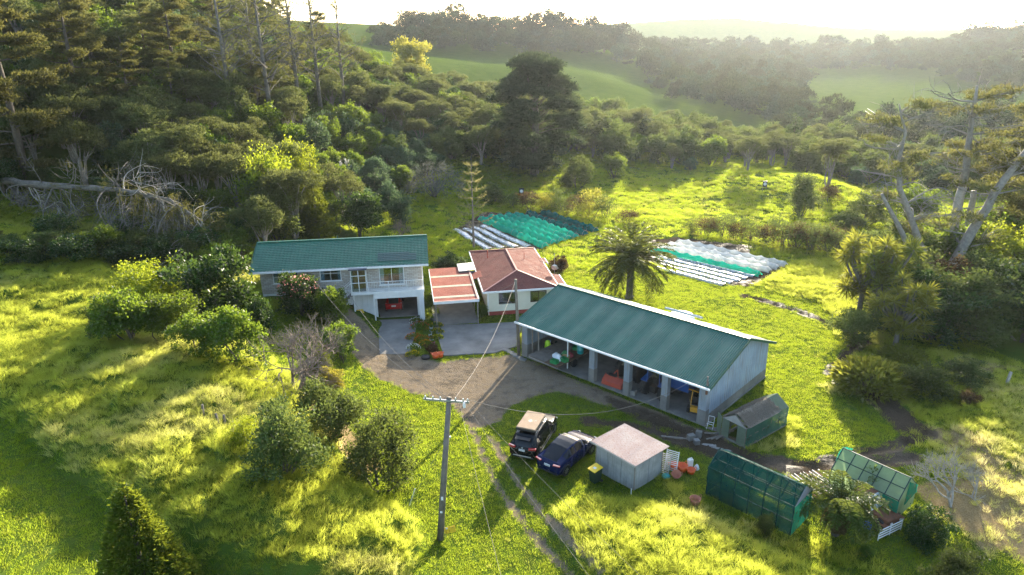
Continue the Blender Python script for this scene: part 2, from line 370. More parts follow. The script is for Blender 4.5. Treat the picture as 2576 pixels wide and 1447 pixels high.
# ------------------------------------------------------------------ ground sheet
def ground_material():
    m, t, o = _nodes('ground'); p = t.nodes.new('ShaderNodeBsdfPrincipled'); L(t, p.outputs[0], o.inputs[0]); p.inputs['Specular IOR Level'].default_value = 0.0
    pos = t.nodes.new('ShaderNodeNewGeometry').outputs['Position']
    a = N(t, 'ShaderNodeVertexColor', layer_name='zone'); sp = t.nodes.new('ShaderNodeSeparateColor'); L(t, a.outputs[0], sp.inputs[0])
    n1, n2, n3 = noise(t, .25, 5, pos), noise(t, 2.2, 6, pos), noise(t, 14, 4, pos)
    grass = mixc(t, ramp(t, n2, (0, 0, 0), (1, 1, 1), .35, .65), ramp(t, n1, (.035, .075, .010), (.075, .115, .018)), ramp(t, n3, (.03, .055, .01), (.11, .13, .02)))
    dry = ramp(t, n3, (.13, .09, .04), (.30, .23, .12)); n4 = noise(t, 45, 3, pos); gravel = ramp(t, n4, (.055, .043, .032), (.36, .285, .20), .3, .75); gravel = mixc(t, ramp(t, n2, (0, 0, 0), (.8, .8, .8), .42, .66), gravel, ramp(t, n3, (.09, .065, .038), (.28, .21, .13))); gravel = mixc(t, ramp(t, noise(t, .7, 4, pos), (0, 0, 0), (.55, .55, .55), .5, .68), gravel, (.05, .045, .038))
    mud = ramp(t, n3, (.03, .022, .015), (.10, .075, .05))
    def brk(ch, w=.9): return ramp(t, math_n(t, 'ADD', ch, math_n(t, 'MULTIPLY', math_n(t, 'SUBTRACT', n3, .5), w)), (0, 0, 0), (1, 1, 1), .38, .62)
    c = mixc(t, brk(sp.outputs[2]), grass, dry); c = mixc(t, brk(sp.outputs[0], 1.1), c, gravel); mf = brk(sp.outputs[1], .7); c = mixc(t, mf, c, mud)
    L(t, c, p.inputs['Base Color'])
    L(t, math_n(t, 'MULTIPLY', mf, ramp(t, n1, (0, 0, 0), (.14, .14, .14), .48, .6)), p.inputs['Specular IOR Level'])
    L(t, math_n(t, 'SUBTRACT', .95, math_n(t, 'MULTIPLY', mf, math_n(t, 'MULTIPLY', n1, .7))), p.inputs['Roughness'])
    b = t.nodes.new('ShaderNodeBump'); b.inputs['Strength'].default_value = .8; b.inputs['Distance'].default_value = .12; L(t, math_n(t, 'ADD', n2, math_n(t, 'MULTIPLY', n3, .5)), b.inputs['Height']); L(t, b.outputs[0], p.inputs['Normal'])
    return m
def zones(x, y):
    g = softpoly(x, y, YARD, .45)
    for tr in TRACKS: g = np.maximum(g, sstep(.5, .1, segdist(x, y, tr) + (fbm(x, y, 44) - .5) * .5) * .8)
    mud = np.zeros_like(g)
    for tr in MUD: mud = np.maximum(mud, sstep(.95, .3, segdist(x, y, tr) + (fbm(x * 1.2, y * 1.2, 45) - .5) * .9))
    for B_ in (BED, BED2, BED3): mud = np.maximum(mud, softpoly(x, y, B_, .4))
    mud = np.maximum(mud, .75 * softpoly(x, y, PZ([(1480,975),(1600,1020),(1770,1085),(1860,1125),(1780,1130),(1660,1085),(1560,1040)]), .8))
    dry = np.maximum(softpoly(x, y, DRY_R, .8), softpoly(x, y, BARE_B, .5))
    dry = np.maximum(dry, .55 * softpoly(x, y, PZ([(980,528),(1060,528),(1070,545),(990,550)], 1.2), 1.0))
    dry = np.maximum(dry, .75 * softpoly(x, y, ROUGH_R, 1.2) * sstep(.45, .7, fbm(x * .3, y * .3, 60)))
    return g, mud, dry
V = np.stack([XX.ravel(), YY.ravel(), ZZ.ravel()], 1); nx, ny = len(GX), len(GY)
ii = (np.arange(ny - 1)[:, None] * nx + np.arange(nx - 1)[None]).ravel()
gm = mesh_np('ground', V, np.stack([ii, ii + 1, ii + nx + 1, ii + nx], 1), True, [ground_material()])
zg, zm, zd = zones(XX, YY)
ca = gm.color_attributes.new('zone', 'FLOAT_COLOR', 'POINT')
ca.data.foreach_set('color', np.stack([zg.ravel(), zm.ravel(), zd.ravel(), np.ones(zg.size)], 1).astype(np.float32).ravel())
tag(link(bpy.data.objects.new('ground', gm)), kind='structure')

# ------------------------------------------------------------------ grass (stuff): tufts instanced on points
def set_v(me, vals, dom='POINT'):
    a = me.attributes.new('v', 'FLOAT', dom); a.data.foreach_set('value', np.asarray(vals, np.float32))
def tuft(name, nb, rad, hgt, wid, lean, seed, m):
    r = np.random.RandomState(seed); Vs = []; Fs = []; vv = []
    for i in range(nb):
        a = r.rand() * 6.283; q = rad * math.sqrt(r.rand()); bx, by = q * math.cos(a), q * math.sin(a)
        h = hgt * (.5 + .6 * r.rand()); la = a + r.randn() * .8; le = lean * h * (.3 + r.rand()); dx, dy = math.cos(la) * le, math.sin(la) * le
        fa = r.rand() * 3.1416; wx, wy = math.cos(fa) * wid / 2, math.sin(fa) * wid / 2; b = len(Vs)
        Vs += [(bx - wx, by - wy, -.03), (bx + wx, by + wy, -.03), (bx + dx * .4 + wx * .8, by + dy * .4 + wy * .8, h * .6), (bx + dx * .4 - wx * .8, by + dy * .4 - wy * .8, h * .6),
               (bx + dx, by + dy, h), (bx + dx * 1.02, by + dy * 1.02, h * .995)]
        Fs += [(b, b + 1, b + 2, b + 3), (b + 3, b + 2, b + 4, b + 5)]; k = r.rand(); vv += [k] * 6
    me = mesh_np(name, Vs, Fs, False, [m]); set_v(me, vv); return bpy.data.objects.new(name, me)
def scatter_object(name, pts, rots, scs, protos, dry=None):
    me = bpy.data.meshes.new(name); me.vertices.add(len(pts)); me.vertices.foreach_set('co', np.asarray(pts, np.float32).ravel())
    a = me.attributes.new('rot', 'FLOAT_VECTOR', 'POINT'); a.data.foreach_set('vector', np.asarray(rots, np.float32).ravel())
    a = me.attributes.new('sc', 'FLOAT_VECTOR', 'POINT'); a.data.foreach_set('vector', np.asarray(scs, np.float32).ravel())
    a = me.attributes.new('dry', 'FLOAT', 'POINT'); a.data.foreach_set('value', np.asarray(dry if dry is not None else np.zeros(len(pts)), np.float32))
    o = link(bpy.data.objects.new(name, me))
    ng = bpy.data.node_groups.new(name, 'GeometryNodeTree')
    ng.interface.new_socket('Geometry', in_out='INPUT', socket_type='NodeSocketGeometry'); ng.interface.new_socket('Geometry', in_out='OUTPUT', socket_type='NodeSocketGeometry')
    gi = ng.nodes.new('NodeGroupInput'); go = ng.nodes.new('NodeGroupOutput'); ip = ng.nodes.new('GeometryNodeInstanceOnPoints')
    gti = ng.nodes.new('GeometryNodeGeometryToInstance')
    for pr in reversed(protos):
        oi = ng.nodes.new('GeometryNodeObjectInfo'); oi.inputs['Object'].default_value = pr; oi.transform_space = 'ORIGINAL'
        ng.links.new(oi.outputs['Geometry'], gti.inputs[0])
    def na(nm, dt):
        n = ng.nodes.new('GeometryNodeInputNamedAttribute'); n.data_type = dt; n.inputs[0].default_value = nm; return n.outputs[0]
    e2r = ng.nodes.new('FunctionNodeEulerToRotation'); ng.links.new(na('rot', 'FLOAT_VECTOR'), e2r.inputs[0])
    ng.links.new(gi.outputs[0], ip.inputs['Points']); ng.links.new(gti.outputs[0], ip.inputs['Instance']); ip.inputs['Pick Instance'].default_value = True
    ng.links.new(e2r.outputs[0], ip.inputs['Rotation']); ng.links.new(na('sc', 'FLOAT_VECTOR'), ip.inputs['Scale'])
    ng.links.new(ip.outputs[0], go.inputs[0])
    md = o.modifiers.new('scatter', 'NODES'); md.node_group = ng
    return tag(o, kind='stuff')
def grassmat(name, dark, light, tr, drycol, trw):
    m = leafmat(name, dark, light, tr, trw, .12, .5, .05, .15); t = m.node_tree
    # straw-coloured tufts by the per-tuft 'dry' value
    hs = [n for n in t.nodes if n.type == 'HUE_SAT'][0]; at = N(t, 'ShaderNodeAttribute', attribute_name='dry'); at.attribute_type = 'INSTANCER'
    for n in t.nodes:
        if n.type == 'BSDF_DIFFUSE': L(t, mixc(t, at.outputs['Fac'], hs.outputs[0], drycol), n.inputs[0])
        if n.type == 'BSDF_TRANSLUCENT': L(t, mixc(t, at.outputs['Fac'], n.inputs[0].links[0].from_socket, tuple(c * 1.15 for c in drycol)), n.inputs[0])
    return m
NOGRASS = []                                   # footprints (polygons) where no grass grows
# ------------------------------------------------------------------ shared surface materials
def ribbed(name, col, pitch, axis, rough=.45, metal=0.0, col2=None, streak=None, strength=.6, spec=.5):
    """painted corrugated iron: rib relief as fine bump on top of the modelled ribs"""
    m = mat(name, col, rough, metal, col2, .7, 0, 30, spec, 0, streak); t = m.node_tree; p = [n for n in t.nodes if n.type == 'BSDF_PRINCIPLED'][0]
    co = t.nodes.new('ShaderNodeTexCoord').outputs['Object']
    wv = t.nodes.new('ShaderNodeTexWave'); wv.bands_direction = axis; wv.inputs['Scale'].default_value = 2 * math.pi / pitch / 20; L(t, co, wv.inputs[0])
    b = t.nodes.new('ShaderNodeBump'); b.inputs['Strength'].default_value = strength; b.inputs['Distance'].default_value = pitch * .25
    L(t, wv.outputs[1], b.inputs['Height']); L(t, b.outputs[0], p.inputs['Normal']); return m
def glass(name, tint=(.02, .025, .03)):
    m, t, o = _nodes(name); p = t.nodes.new('ShaderNodeBsdfPrincipled'); L(t, p.outputs[0], o.inputs[0])
    p.inputs['Base Color'].default_value = C4(tint); p.inputs['Roughness'].default_value = .04; p.inputs['Specular IOR Level'].default_value = .8; return m
def clear_glass(name, a=.25, col=(.8, .9, .9)):
    m, t, o = _nodes(name); g = t.nodes.new('ShaderNodeBsdfGlossy'); g.inputs['Roughness'].default_value = .03; tr = t.nodes.new('ShaderNodeBsdfTransparent'); tr.inputs[0].default_value = C4(col)
    mx = t.nodes.new('ShaderNodeMixShader'); mx.inputs[0].default_value = a; L(t, tr.outputs[0], mx.inputs[1]); L(t, g.outputs[0], mx.inputs[2]); L(t, mx.outputs[0], o.inputs[0]); return m
def net(name, col, openness=.35, tr=.5, sc=60.0):
    """shade cloth: part see-through weave that scatters and passes light"""
    m, t, o = _nodes(name); d = N(t, 'ShaderNodeBsdfDiffuse'); d.inputs[0].default_value = C4(col); l = N(t, 'ShaderNodeBsdfTranslucent'); l.inputs[0].default_value = C4([min(1, c * 1.3) for c in col])
    mx = t.nodes.new('ShaderNodeMixShader'); mx.inputs[0].default_value = tr; L(t, d.outputs[0], mx.inputs[1]); L(t, l.outputs[0], mx.inputs[2])
    tp = t.nodes.new('ShaderNodeBsdfTransparent'); m2 = t.nodes.new('ShaderNodeMixShader')
    co = t.nodes.new('ShaderNodeTexCoord').outputs['Object']
    f = ramp(t, noise(t, 1.3, 4, co), (max(0, openness - .18),) * 3, (min(1, openness + .18),) * 3); L(t, f, m2.inputs[0])
    L(t, mx.outputs[0], m2.inputs[1]); L(t, tp.outputs[0], m2.inputs[2]); L(t, m2.outputs[0], o.inputs[0]); return m
def brickmat(name):
    m, t, o = _nodes(name); p = t.nodes.new('ShaderNodeBsdfPrincipled'); L(t, p.outputs[0], o.inputs[0]); p.inputs['Roughness'].default_value = .85
    co = t.nodes.new('ShaderNodeTexCoord').outputs['Object']; mp = t.nodes.new('ShaderNodeMapping'); mp.inputs['Rotation'].default_value = (math.pi / 2, 0, 0); L(t, co, mp.inputs[0])
    b = t.nodes.new('ShaderNodeTexBrick'); L(t, mp.outputs[0], b.inputs[0]); b.inputs['Scale'].default_value = 1.0; b.inputs['Brick Width'].default_value = .42; b.inputs['Row Height'].default_value = .17; b.inputs['Mortar Size'].default_value = .014
    b.inputs['Color1'].default_value = (.40, .36, .31, 1); b.inputs['Color2'].default_value = (.55, .52, .47, 1); b.inputs['Mortar'].default_value = (.24, .22, .20, 1); b.inputs['Bias'].default_value = .0
    c = mixc(t, .5, b.outputs[0], ramp(t, noise(t, 5, 5, co), (.36, .33, .29), (.58, .55, .5)), 'MULTIPLY'); c = mixc(t, .45, b.outputs[0], c); L(t, c, p.inputs['Base Color'])
    bp = t.nodes.new('ShaderNodeBump'); bp.inputs['Strength'].default_value = .7; bp.inputs['Distance'].default_value = .02; bp.invert = True; L(t, b.outputs[1], bp.inputs['Height']); L(t, bp.outputs[0], p.inputs['Normal']); return m
def thick(name, a, b): pass
MT = dict(
    white=mat('white_paint', (.72, .73, .72), .5, 0, (.6, .61, .6), 1.5), whitewall=mat('white_render', (.66, .68, .69), .75, 0, (.56, .58, .6), 1.0, .15, 40, streak=(.5, .51, .5)),
    cream=mat('cream_weatherboard', (.66, .64, .52), .55, 0, (.58, .56, .45), .8), concrete=mat('concrete', (.235, .225, .205), .92, 0, (.135, .13, .12), .55, .4, 50, .2), concdark=mat('old_concrete', (.22, .21, .19), .9, 0, (.13, .125, .11), .9, .3, 50),
    greentile=mat('green_roof_tile', (.020, .118, .078), .5, 0, (.014, .085, .058), 1.2, 0, 30, .3, 0, (.05, .10, .07)), greeniron=ribbed('green_roof_iron', (.020, .110, .078), .16, 'X', .5, 0, (.015, .088, .064), streak=(.035, .10, .08), spec=.35), greentrim=mat('green_trim', (.025, .10, .06), .5),
    greyiron=ribbed('weathered_grey_iron', (.30, .37, .45), .16, 'Y', .6, .1, (.22, .28, .35), streak=(.22, .19, .15)), greyironx=ribbed('weathered_grey_iron_front', (.26, .30, .34), .16, 'X', .6, .1, (.19, .22, .25), streak=(.22, .19, .15)),
    timber=mat('grey_timber', (.23, .20, .17), .85, 0, (.14, .12, .10), 4, .3, 60), poletimber=mat('pole_timber', (.20, .17, .13), .9, 0, (.11, .09, .07), 3, .5, 40), redroof=ribbed('red_brown_roof_iron', (.17, .062, .050), .09, 'X', .85, 0, (.12, .047, .040), streak=(.20, .10, .08), spec=.05),
    redflat=ribbed('red_carport_iron', (.27, .085, .062), .09, 'X', .85, 0, (.20, .065, .05), streak=(.33, .15, .11), spec=.05), clearsheet=mat('clear_roofing', (.42, .39, .30), .8, 0, (.30, .27, .20), 3, 0, 30, .1), dark=mat('dark_recess', (.02, .02, .022), .8),
    black=mat('black_plastic', (.018, .018, .02), .5), rubber=mat('tyre_rubber', (.022, .021, .02), .85), curtain=mat('curtain', (.50, .58, .66), .9, 0, (.40, .48, .57), 6), bluecurtain=mat('blue_curtain', (.45, .60, .72), .9), wood=mat('warm_timber', (.36, .20, .09), .6, 0, (.28, .15, .07), 3),
    glass=glass('window_glass'), bronze=mat('bronze_frame', (.05, .035, .025), .5), steel=mat('galvanised_steel', (.45, .46, .47), .4, .8), redbase=mat('red_base_paint', (.30, .045, .035), .7), brick=brickmat('pale_block_brick'), plaster=mat('interior_plaster', (.55, .50, .42), .8),
    rust=mat('rust', (.16, .06, .025), .85, 0, (.09, .04, .02), 6, .4, 30), orange=mat('orange_plastic', (.75, .13, .02), .45, 0, (.62, .10, .02)), terracotta=mat('terracotta', (.42, .15, .09), .75), yellow=mat('yellow_plastic', (.75, .50, .01), .4, 0, (.68, .44, .01)),
    greenplastic=mat('green_plastic', (.02, .22, .07), .45), darkgreen=mat('dark_green_plastic', (.012, .035, .022), .5), teal=mat('teal_plastic', (.02, .30, .30), .4), blue=mat('blue_paint', (.015, .075, .26), .4, 0, (.012, .06, .2)), hivis=mat('hi_vis', (.45, .75, .03), .6), clothwhite=mat('white_cloth', (.75, .77, .78), .85, 0, (.6, .63, .66), 8, .5, 12),
    brownboard=mat('ply_board', (.42, .30, .14), .7), silver=mat('silver_iron', (.42, .41, .40), .6, .4, (.33, .31, .29), 2), whiteiron=ribbed('pinkish_iron', (.44, .37, .33), .09, 'X', .75, 0, (.36, .27, .24), streak=(.28, .14, .11), spec=.15), alu=mat('aluminium', (.6, .6, .58), .35, .9), lead=mat('yellow_sign', (.75, .48, .03), .5), ply=mat('flat_deck_ply', (.20, .17, .14), .85, 0, (.12, .105, .09), 2),
    redpaint=mat('faded_red_paint', (.42, .06, .025), .5, 0, (.30, .05, .03), 3), yellowpaint=mat('machine_yellow', (.62, .30, .02), .5, 0, (.45, .22, .02), 3), soil=mat('soil', (.05, .035, .022), .95), clay=mat('mulch_brown', (.12, .07, .04), .95))
def foot(o, x0, x1, y0, y1):                    # register a footprint free of grass
    c, s = math.cos(o.rotation_euler.z), math.sin(o.rotation_euler.z)
    NOGRASS.append([(o.location.x + x * c - y * s, o.location.y + x * s + y * c) for x, y in ((x0, y0), (x1, y0), (x1, y1), (x0, y1))])
def plate(name, corners, t, m, parent): return MB().slab(corners, t).build(name, m, parent)
def window(parent, x0, x1, z0, z1, y, frame, mull, rail=None, curt=None, depth=.06, room=True, sill=True):
    """window in a wall facing -y: frame, panes, sill, curtains, and the reveal behind"""
    wn = MB(); t = .055
    for a, b in (((x0, y - .03, z0), (x0 + t, y + depth, z1)), ((x1 - t, y - .03, z0), (x1, y + depth, z1)), ((x0 + t, y - .03, z0), (x1 - t, y + depth, z0 + t)), ((x0 + t, y - .03, z1 - t), (x1 - t, y + depth, z1))): wn.lo(a, b)
    for k in mull: wn.lo((k - t * .4, y - .025, z0 + t), (k + t * .4, y + depth - .01, z1 - t))
    if rail:
        for (a, b, z) in rail: wn.lo((a, y - .022, z - t * .4), (b, y + depth - .012, z + t * .4))
    wo = wn.build('window', frame, parent)
    edges = [x0 + t] + list(mull) + [x1 - t]
    for a, b in zip(edges[:-1], edges[1:]): MB().lo((a + .025, y + .012, z0 + t), (b - .025, y + .022, z1 - t)).build('pane', GLZ, wo)
    if sill: MB().lo((x0 - .08, y - .10, z0 - .07), (x1 + .08, y - .032, z0 - .002)).build('sill', MT['white'], wo)
    if curt:
        for (a, b, m_) in curt:
            c = MB(); n = max(4, int((b - a) / .07)); vs = []
            for i in range(n + 1):
                xx = a + (b - a) * i / n; yy = y + .11 + .03 * (i % 2); vs += [(xx, yy, z0 + t), (xx, yy, z1 - t)]
            c.add(vs, [(2 * i, 2 * i + 2, 2 * i + 3, 2 * i + 1) for i in range(n)]).build('curtain', m_, wo)
    return wo
GLZ = clear_glass('window_pane', .22, (.82, .88, .88))
def corr_sheet(p00, p10, p01, n, amp, mats=None, thick=.02):
    """roof sheet with modelled ribs running from edge p00-p10 up to p01; returns MB"""
    p00, p10, p01 = Vector(p00), Vector(p10), Vector(p01); ex = p10 - p00; ey = p01 - p00; nr = ex.cross(ey).normalized(); mb = MB(); vs = []; fs = []
    for i in range(n * 4 + 1):
        k = (0, amp, amp, 0)[i % 4] if i % 4 != 3 else 0
        q = p00 + ex * (i / (n * 4)) + nr * k; vs += [q, q + ey]
    m_ = len(vs)
    vs += [Vector(v) - nr * thick for v in vs]
    for i in range(n * 4):
        a = 2 * i; fs.append((a, a + 2, a + 3, a + 1)); fs.append((m_ + a + 1, m_ + a + 3, m_ + a + 2, m_ + a)); fs.append((a, m_ + a, m_ + a + 2, a + 2)); fs.append((a + 1, a + 3, m_ + a + 3, m_ + a + 1))
    e = n * 8; fs += [(0, 1, m_ + 1, m_), (e, m_ + e, m_ + e + 1, e + 1)]
    return mb.add(vs, fs)

# ------------------------------------------------------------------ farm shed
SH = empty('farm_shed', (0.9, 54.15, 0), math.atan2(-.6831, .7303), 'long open-fronted farm shed with green iron roof and grey iron walls', 'shed')
SL, SD = 17.4, 10.0; foot(SH, -.4, SL + .3, -.1, SD + .2)
MB().lo((-.1, -.15, -.25), (SL + .1, SD, .06)).build('floor_slab', MT['concdark'], SH)
EZ, RZ_, BZ, RY = 3.27, 5.05, 3.0, 5.35
corr_sheet((-.35, -.55, EZ), (SL + .4, -.55, EZ), (-.35, RY, RZ_), 104, .02).build('roof_sheet', MT['greeniron'], SH)
corr_sheet((SL + .4, SD + .45, BZ), (-.35, SD + .45, BZ), (SL + .4, RY, RZ_), 104, .02).build('roof_sheet', MT['greeniron'], SH)
MB().bar((-.36, RY, RZ_ + .045), (SL + .41, RY, RZ_ + .045), .42, .04).build('ridge_cap', MT['greentrim'], SH)
for sx in (-.36, SL + .41):
    MB().slab([(sx - .03, -.58, EZ - .16), (sx - .03, RY, RZ_ - .14), (sx - .03, RY, RZ_ + .07), (sx - .03, -.58, EZ + .05)], .05, (-.06, 0, 0)).build('barge_board', MT['greentrim'], SH)
    MB().slab([(sx - .03, RY + .001, RZ_ - .14), (sx - .03, SD + .48, BZ - .16), (sx - .03, SD + .48, BZ + .05), (sx - .03, RY + .001, RZ_ + .07)], .05, (-.06, 0, 0)).build('barge_board', MT['greentrim'], SH)
MB().lo((-.38, -.70, EZ - .13), (SL + .42, -.58, EZ + .01)).build('gutter', MT['white'], SH)
for sx, nm in ((SL, 'right'), (.06, 'left')):
    ww = MB(); vv = []; nn = 132; tz_ = lambda y: EZ + .07 + (RZ_ - .19 - EZ) * (y - .02) / (RY - .02) if y < RY else RZ_ - .12 + (BZ + .22 - RZ_) * (y - RY) / (SD - RY)
    for i in range(nn + 1): y = .02 + (SD - .02) * i / nn; ox = .028 if i % 4 in (1, 2) else 0; vv += [(sx + ox, y, .75), (sx + ox, y, tz_(y))]
    ww.add(vv, [(2 * i, 2 * i + 2, 2 * i + 3, 2 * i + 1) for i in range(nn)]).build('wall', MT['greyiron'], SH)
    MB().lo((sx - .13, .03, -.4), (sx + .02, SD + .02, .748)).build('base_wall', MT['concdark'], SH)
MB().lo((.1, SD - .07, .75), (SL - .06, SD, BZ + .08)).build('wall', MT['greyironx'], SH)
MB().lo((.1, SD - .14, -.3), (SL - .14, SD + .02, .748)).build('base_wall', MT['concdark'], SH)
PX = [.28, 7.45, 10.75, 14.05, 17.12]
for x in PX:
    w_ = .5 if x not in (PX[0], PX[-1]) else .62
    p = MB().lo((x - w_ / 2, -.12, 1.18), (x + w_ / 2, .34, EZ - .02)).build('post', MT['greyironx'], SH)
    MB().lo((x - w_ / 2 - .015, -.135, -.3), (x + w_ / 2 + .015, .355, 1.178)).build('post_base', MT['concrete'], SH)
for a, b in zip(PX[:-1], PX[1:]): MB().lo((a + .33, -.06, EZ - .42), (b - .33, .04, EZ - .06)).build('lintel', MT['greyironx'], SH)
for i in range(7):
    x = .6 + i * 2.7; MB().bar((x, .1, EZ - .12), (x, RY, RZ_ - .14), .1, .16).bar((x, RY, RZ_ - .14), (x, SD - .2, BZ - .1), .1, .16).bar((x, .3, EZ - .5), (x, SD - .2, EZ - .5), .08, .12).build('rafter', MT['timber'], SH)
for x in (1.05, 1.75): MB().lo((x - .05, .0, 0), (x + .05, .1, EZ - .05)).build('stud', MT['timber'], SH)
MB().lo((4.55, .4, .05), (4.63, .48, EZ)).build('white_pipe', MT['white'], SH)
MB().bar((17.45, -.35, EZ - .6), (17.45, -.35, EZ + .75), .09).build('service_post', MT['timber'], SH)
MB().tube([(17.48, -.4, EZ + .5), (17.6, -.45, EZ + .2), (17.5, -.4, EZ - .2)], .02, 5).lo((17.42, -.45, EZ - .6), (17.54, -.3, EZ - .15)).build('service_box', MT['rust'], SH)

# ------------------------------------------------------------------ two-storey brick house
HO = empty('brick_house', (-24.0, 61.6, 0), R(7.1), 'two storey pale brick house with green tiled roof, balcony and garage', 'house')
HL, HD, FZ, EV = 15.3, 7.6, 3.2, 5.86; foot(HO, -.2, HL + .2, -1.0, HD)
RG, RDG = 7.25, HD / 2
# upper brick walls, with openings for windows: built from panels round each opening
def wall_panels(name, x0, x1, z0, z1, y0, y1, holes, m, parent):
    hs = sorted(holes); mb = MB(); cur = x0
    for (a, b, c, d) in hs:
        if a > cur: mb.lo((cur, y0, z0), (a, y1, z1))
        if c > z0: mb.lo((a, y0, z0), (b, y1, c))
        if d < z1: mb.lo((a, y0, d), (b, y1, z1))
        cur = b
    if cur < x1: mb.lo((cur, y0, z0), (x1, y1, z1))
    return mb.build(name, m, parent)
HW = [(1.15, 3.55, FZ + 1.0, FZ + 2.3), (5.55, 7.55, FZ + 1.0, FZ + 2.3), (8.5, 9.95, FZ + .05, FZ + 2.3), (11.15, 13.55, FZ + .3, FZ + 2.45)]
wall_panels('wall', 0, HL, FZ, EV, 0, .22, HW, MT['brick'], HO)
MB().lo((0, .22, FZ), (.22, HD, EV)).lo((HL - .22, .22, FZ), (HL, HD, EV)).lo((.22, HD - .22, FZ), (HL - .22, HD, EV)).build('wall', MT['brick'], HO)
MB().lo((.02, .03, 1.6), (8.4, HD - .03, FZ - .004)).build('base_wall', MT['whitewall'], HO)
MB().lo((.3, .6, FZ + .02), (HL - .3, HD - .3, FZ + .08)).build('floor', MT['wood'], HO)
MB().lo((.3, 3.2, FZ + .08), (HL - .3, 3.3, EV - .1)).build('inner_wall', MT['plaster'], HO)
for x in (4.4, 8.2, 10.3): MB().lo((x, .24, FZ + .08), (x + .1, 3.19, EV - .1)).build('inner_wall', MT['plaster'], HO)
MB().lo((11.3, 2.6, FZ + .08), (12.3, 3.1, FZ + 1.7)).build('cabinet', MT['wood'], HO)
window(HO, *HW[0][:2], HW[0][2], HW[0][3], 0.03, MT['white'], [1.95, 2.95], [(1.2, 1.95, FZ + 1.6)], [(1.22, 1.6, MT['bluecurtain']), (3.15, 3.5, MT['bluecurtain'])])
window(HO, *HW[1][:2], HW[1][2], HW[1][3], 0.03, MT['white'], [6.55], [(5.6, 7.5, FZ + 1.75)], [(5.6, 5.95, MT['bluecurtain']), (7.2, 7.5, MT['bluecurtain'])])
window(HO, *HW[3][:2], HW[3][2], HW[3][3], 0.03, MT['white'], [12.35], None, [(11.2, 11.6, MT['curtain']), (13.05, 13.5, MT['curtain'])])
# lower storey: white garage wall set back under the balcony
GY0 = .15
wall_panels('garage_wall', 8.45, HL - .02, -.2, FZ - .26, GY0, GY0 + .2, [(10.75, 14.65, -.2, 2.5)], MT['whitewall'], HO)
MB().lo((HL - .24, GY0 + .2, -.2), (HL - .02, HD - .05, FZ - .26)).lo((8.45, GY0 + .2, -.2), (8.65, HD - .05, FZ - .26)).lo((8.65, HD - .3, -.2), (HL - .24, HD - .05, FZ - .26)).build('garage_wall', MT['whitewall'], HO)
MB().lo((8.45, GY0 + .2, FZ - .26), (HL - .02, HD - .05, FZ - .01)).build('ceiling', MT['whitewall'], HO)
MB().lo((8.66, GY0 - .02, -.22), (HL - .25, HD - .31, .035)).build('garage_floor', MT['concdark'], HO)
MB().lo((8.45, -1.1, FZ - .24), (HL + .12, -.004, FZ)).build('balcony', MT['white'], HO)
MB().lo((10.55, -1.02, 2.46), (HL + .05, -.72, FZ - .242)).build('beam', MT['white'], HO)
MB().lo((HL - .45, -1.02, -.2), (HL + .05, -.72, 2.458)).build('column', MT['whitewall'], HO)
MB().lo((10.5, -1.0, -.2), (10.62, -.88, FZ - .242)).build('post', MT['white'], HO); MB().lo((8.6, -1.0, -.2), (8.72, -.88, FZ - .242)).build('post', MT['white'], HO)
# balustrade: rails, posts and each baluster
def baluster_run(parent, a, b, z, n, posts=()):
    a = Vector(a); b = Vector(b); MB().bar(a + Vector((0, 0, 1.0)), b + Vector((0, 0, 1.0)), .05, .05).build('top_rail', MT['white'], parent); MB().bar(a + Vector((0, 0, .1)), b + Vector((0, 0, .1)), .035, .035).build('bottom_rail', MT['white'], parent)
    me = MB().lo((-.011, -.011, .118), (.011, .011, .975)).me('baluster', MT['white'])
    for i in range(1, n):
        o = link(bpy.data.objects.new('baluster', me), parent); o.location = a + (b - a) * (i / n)
    for k in posts:
        q = a + (b - a) * k; MB().lo((q.x - .03, q.y - .03, q.z + .002), (q.x + .03, q.y + .03, q.z + 1.04)).build('rail_post', MT['white'], parent)
baluster_run(HO, (10.1, -1.05, FZ), (HL + .07, -1.05, FZ), 0, 34, (0, .37, .7, 1)); baluster_run(HO, (HL + .07, -1.05, FZ), (HL + .07, -.02, FZ), 0, 7)
baluster_run(HO, (7.1, -1.05, FZ - 1.15), (8.5, -1.05, FZ), 0, 10, (0, 1)); baluster_run(HO, (7.1, -.1, FZ - 1.15), (8.5, -.1, FZ), 0, 10)
for i in range(6): MB().lo((7.05 + i * .235, -1.0, FZ - 1.36 + i * .19), (7.33 + i * .235, -.14, FZ - 1.3 + i * .19)).build('step', MT['concrete'], HO)
# glazed porch box round the front door
pf = MB(); y0, y1 = -1.03, -.03
for x in (8.55, 9.25, 9.95):
    for y in (y0,): pf.lo((x - .03, y - .03, FZ + .002), (x + .03, y + .03, FZ + 2.3))
pf.lo((8.52, y1 - .06, FZ + .002), (8.58, y1, FZ + 2.3)); pf.lo((9.92, y1 - .06, FZ + .002), (9.98, y1, FZ + 2.3))
for z in (.06, .98, 1.7, 2.27): pf.lo((8.58, y0 - .025, FZ + z - .025), (9.92, y0 + .025, FZ + z + .025)); pf.lo((8.525, y0 + .03, FZ + z - .02), (8.575, y1 - .06, FZ + z + .02)); pf.lo((9.925, y0 + .03, FZ + z - .02), (9.975, y1 - .06, FZ + z + .02))
po = pf.build('porch', MT['white'], HO)
for x in (8.58, 9.28): MB().lo((x, y0 - .004, FZ + .1), (x + .64, y0 + .004, FZ + 2.24)).build('pane', GLZ, po)
MB().lo((8.4, -1.25, FZ + 2.32), (10.1, -.03, FZ + 2.42)).build('porch_roof', mat('dark_blue_roofing', (.02, .03, .06), .5), po)
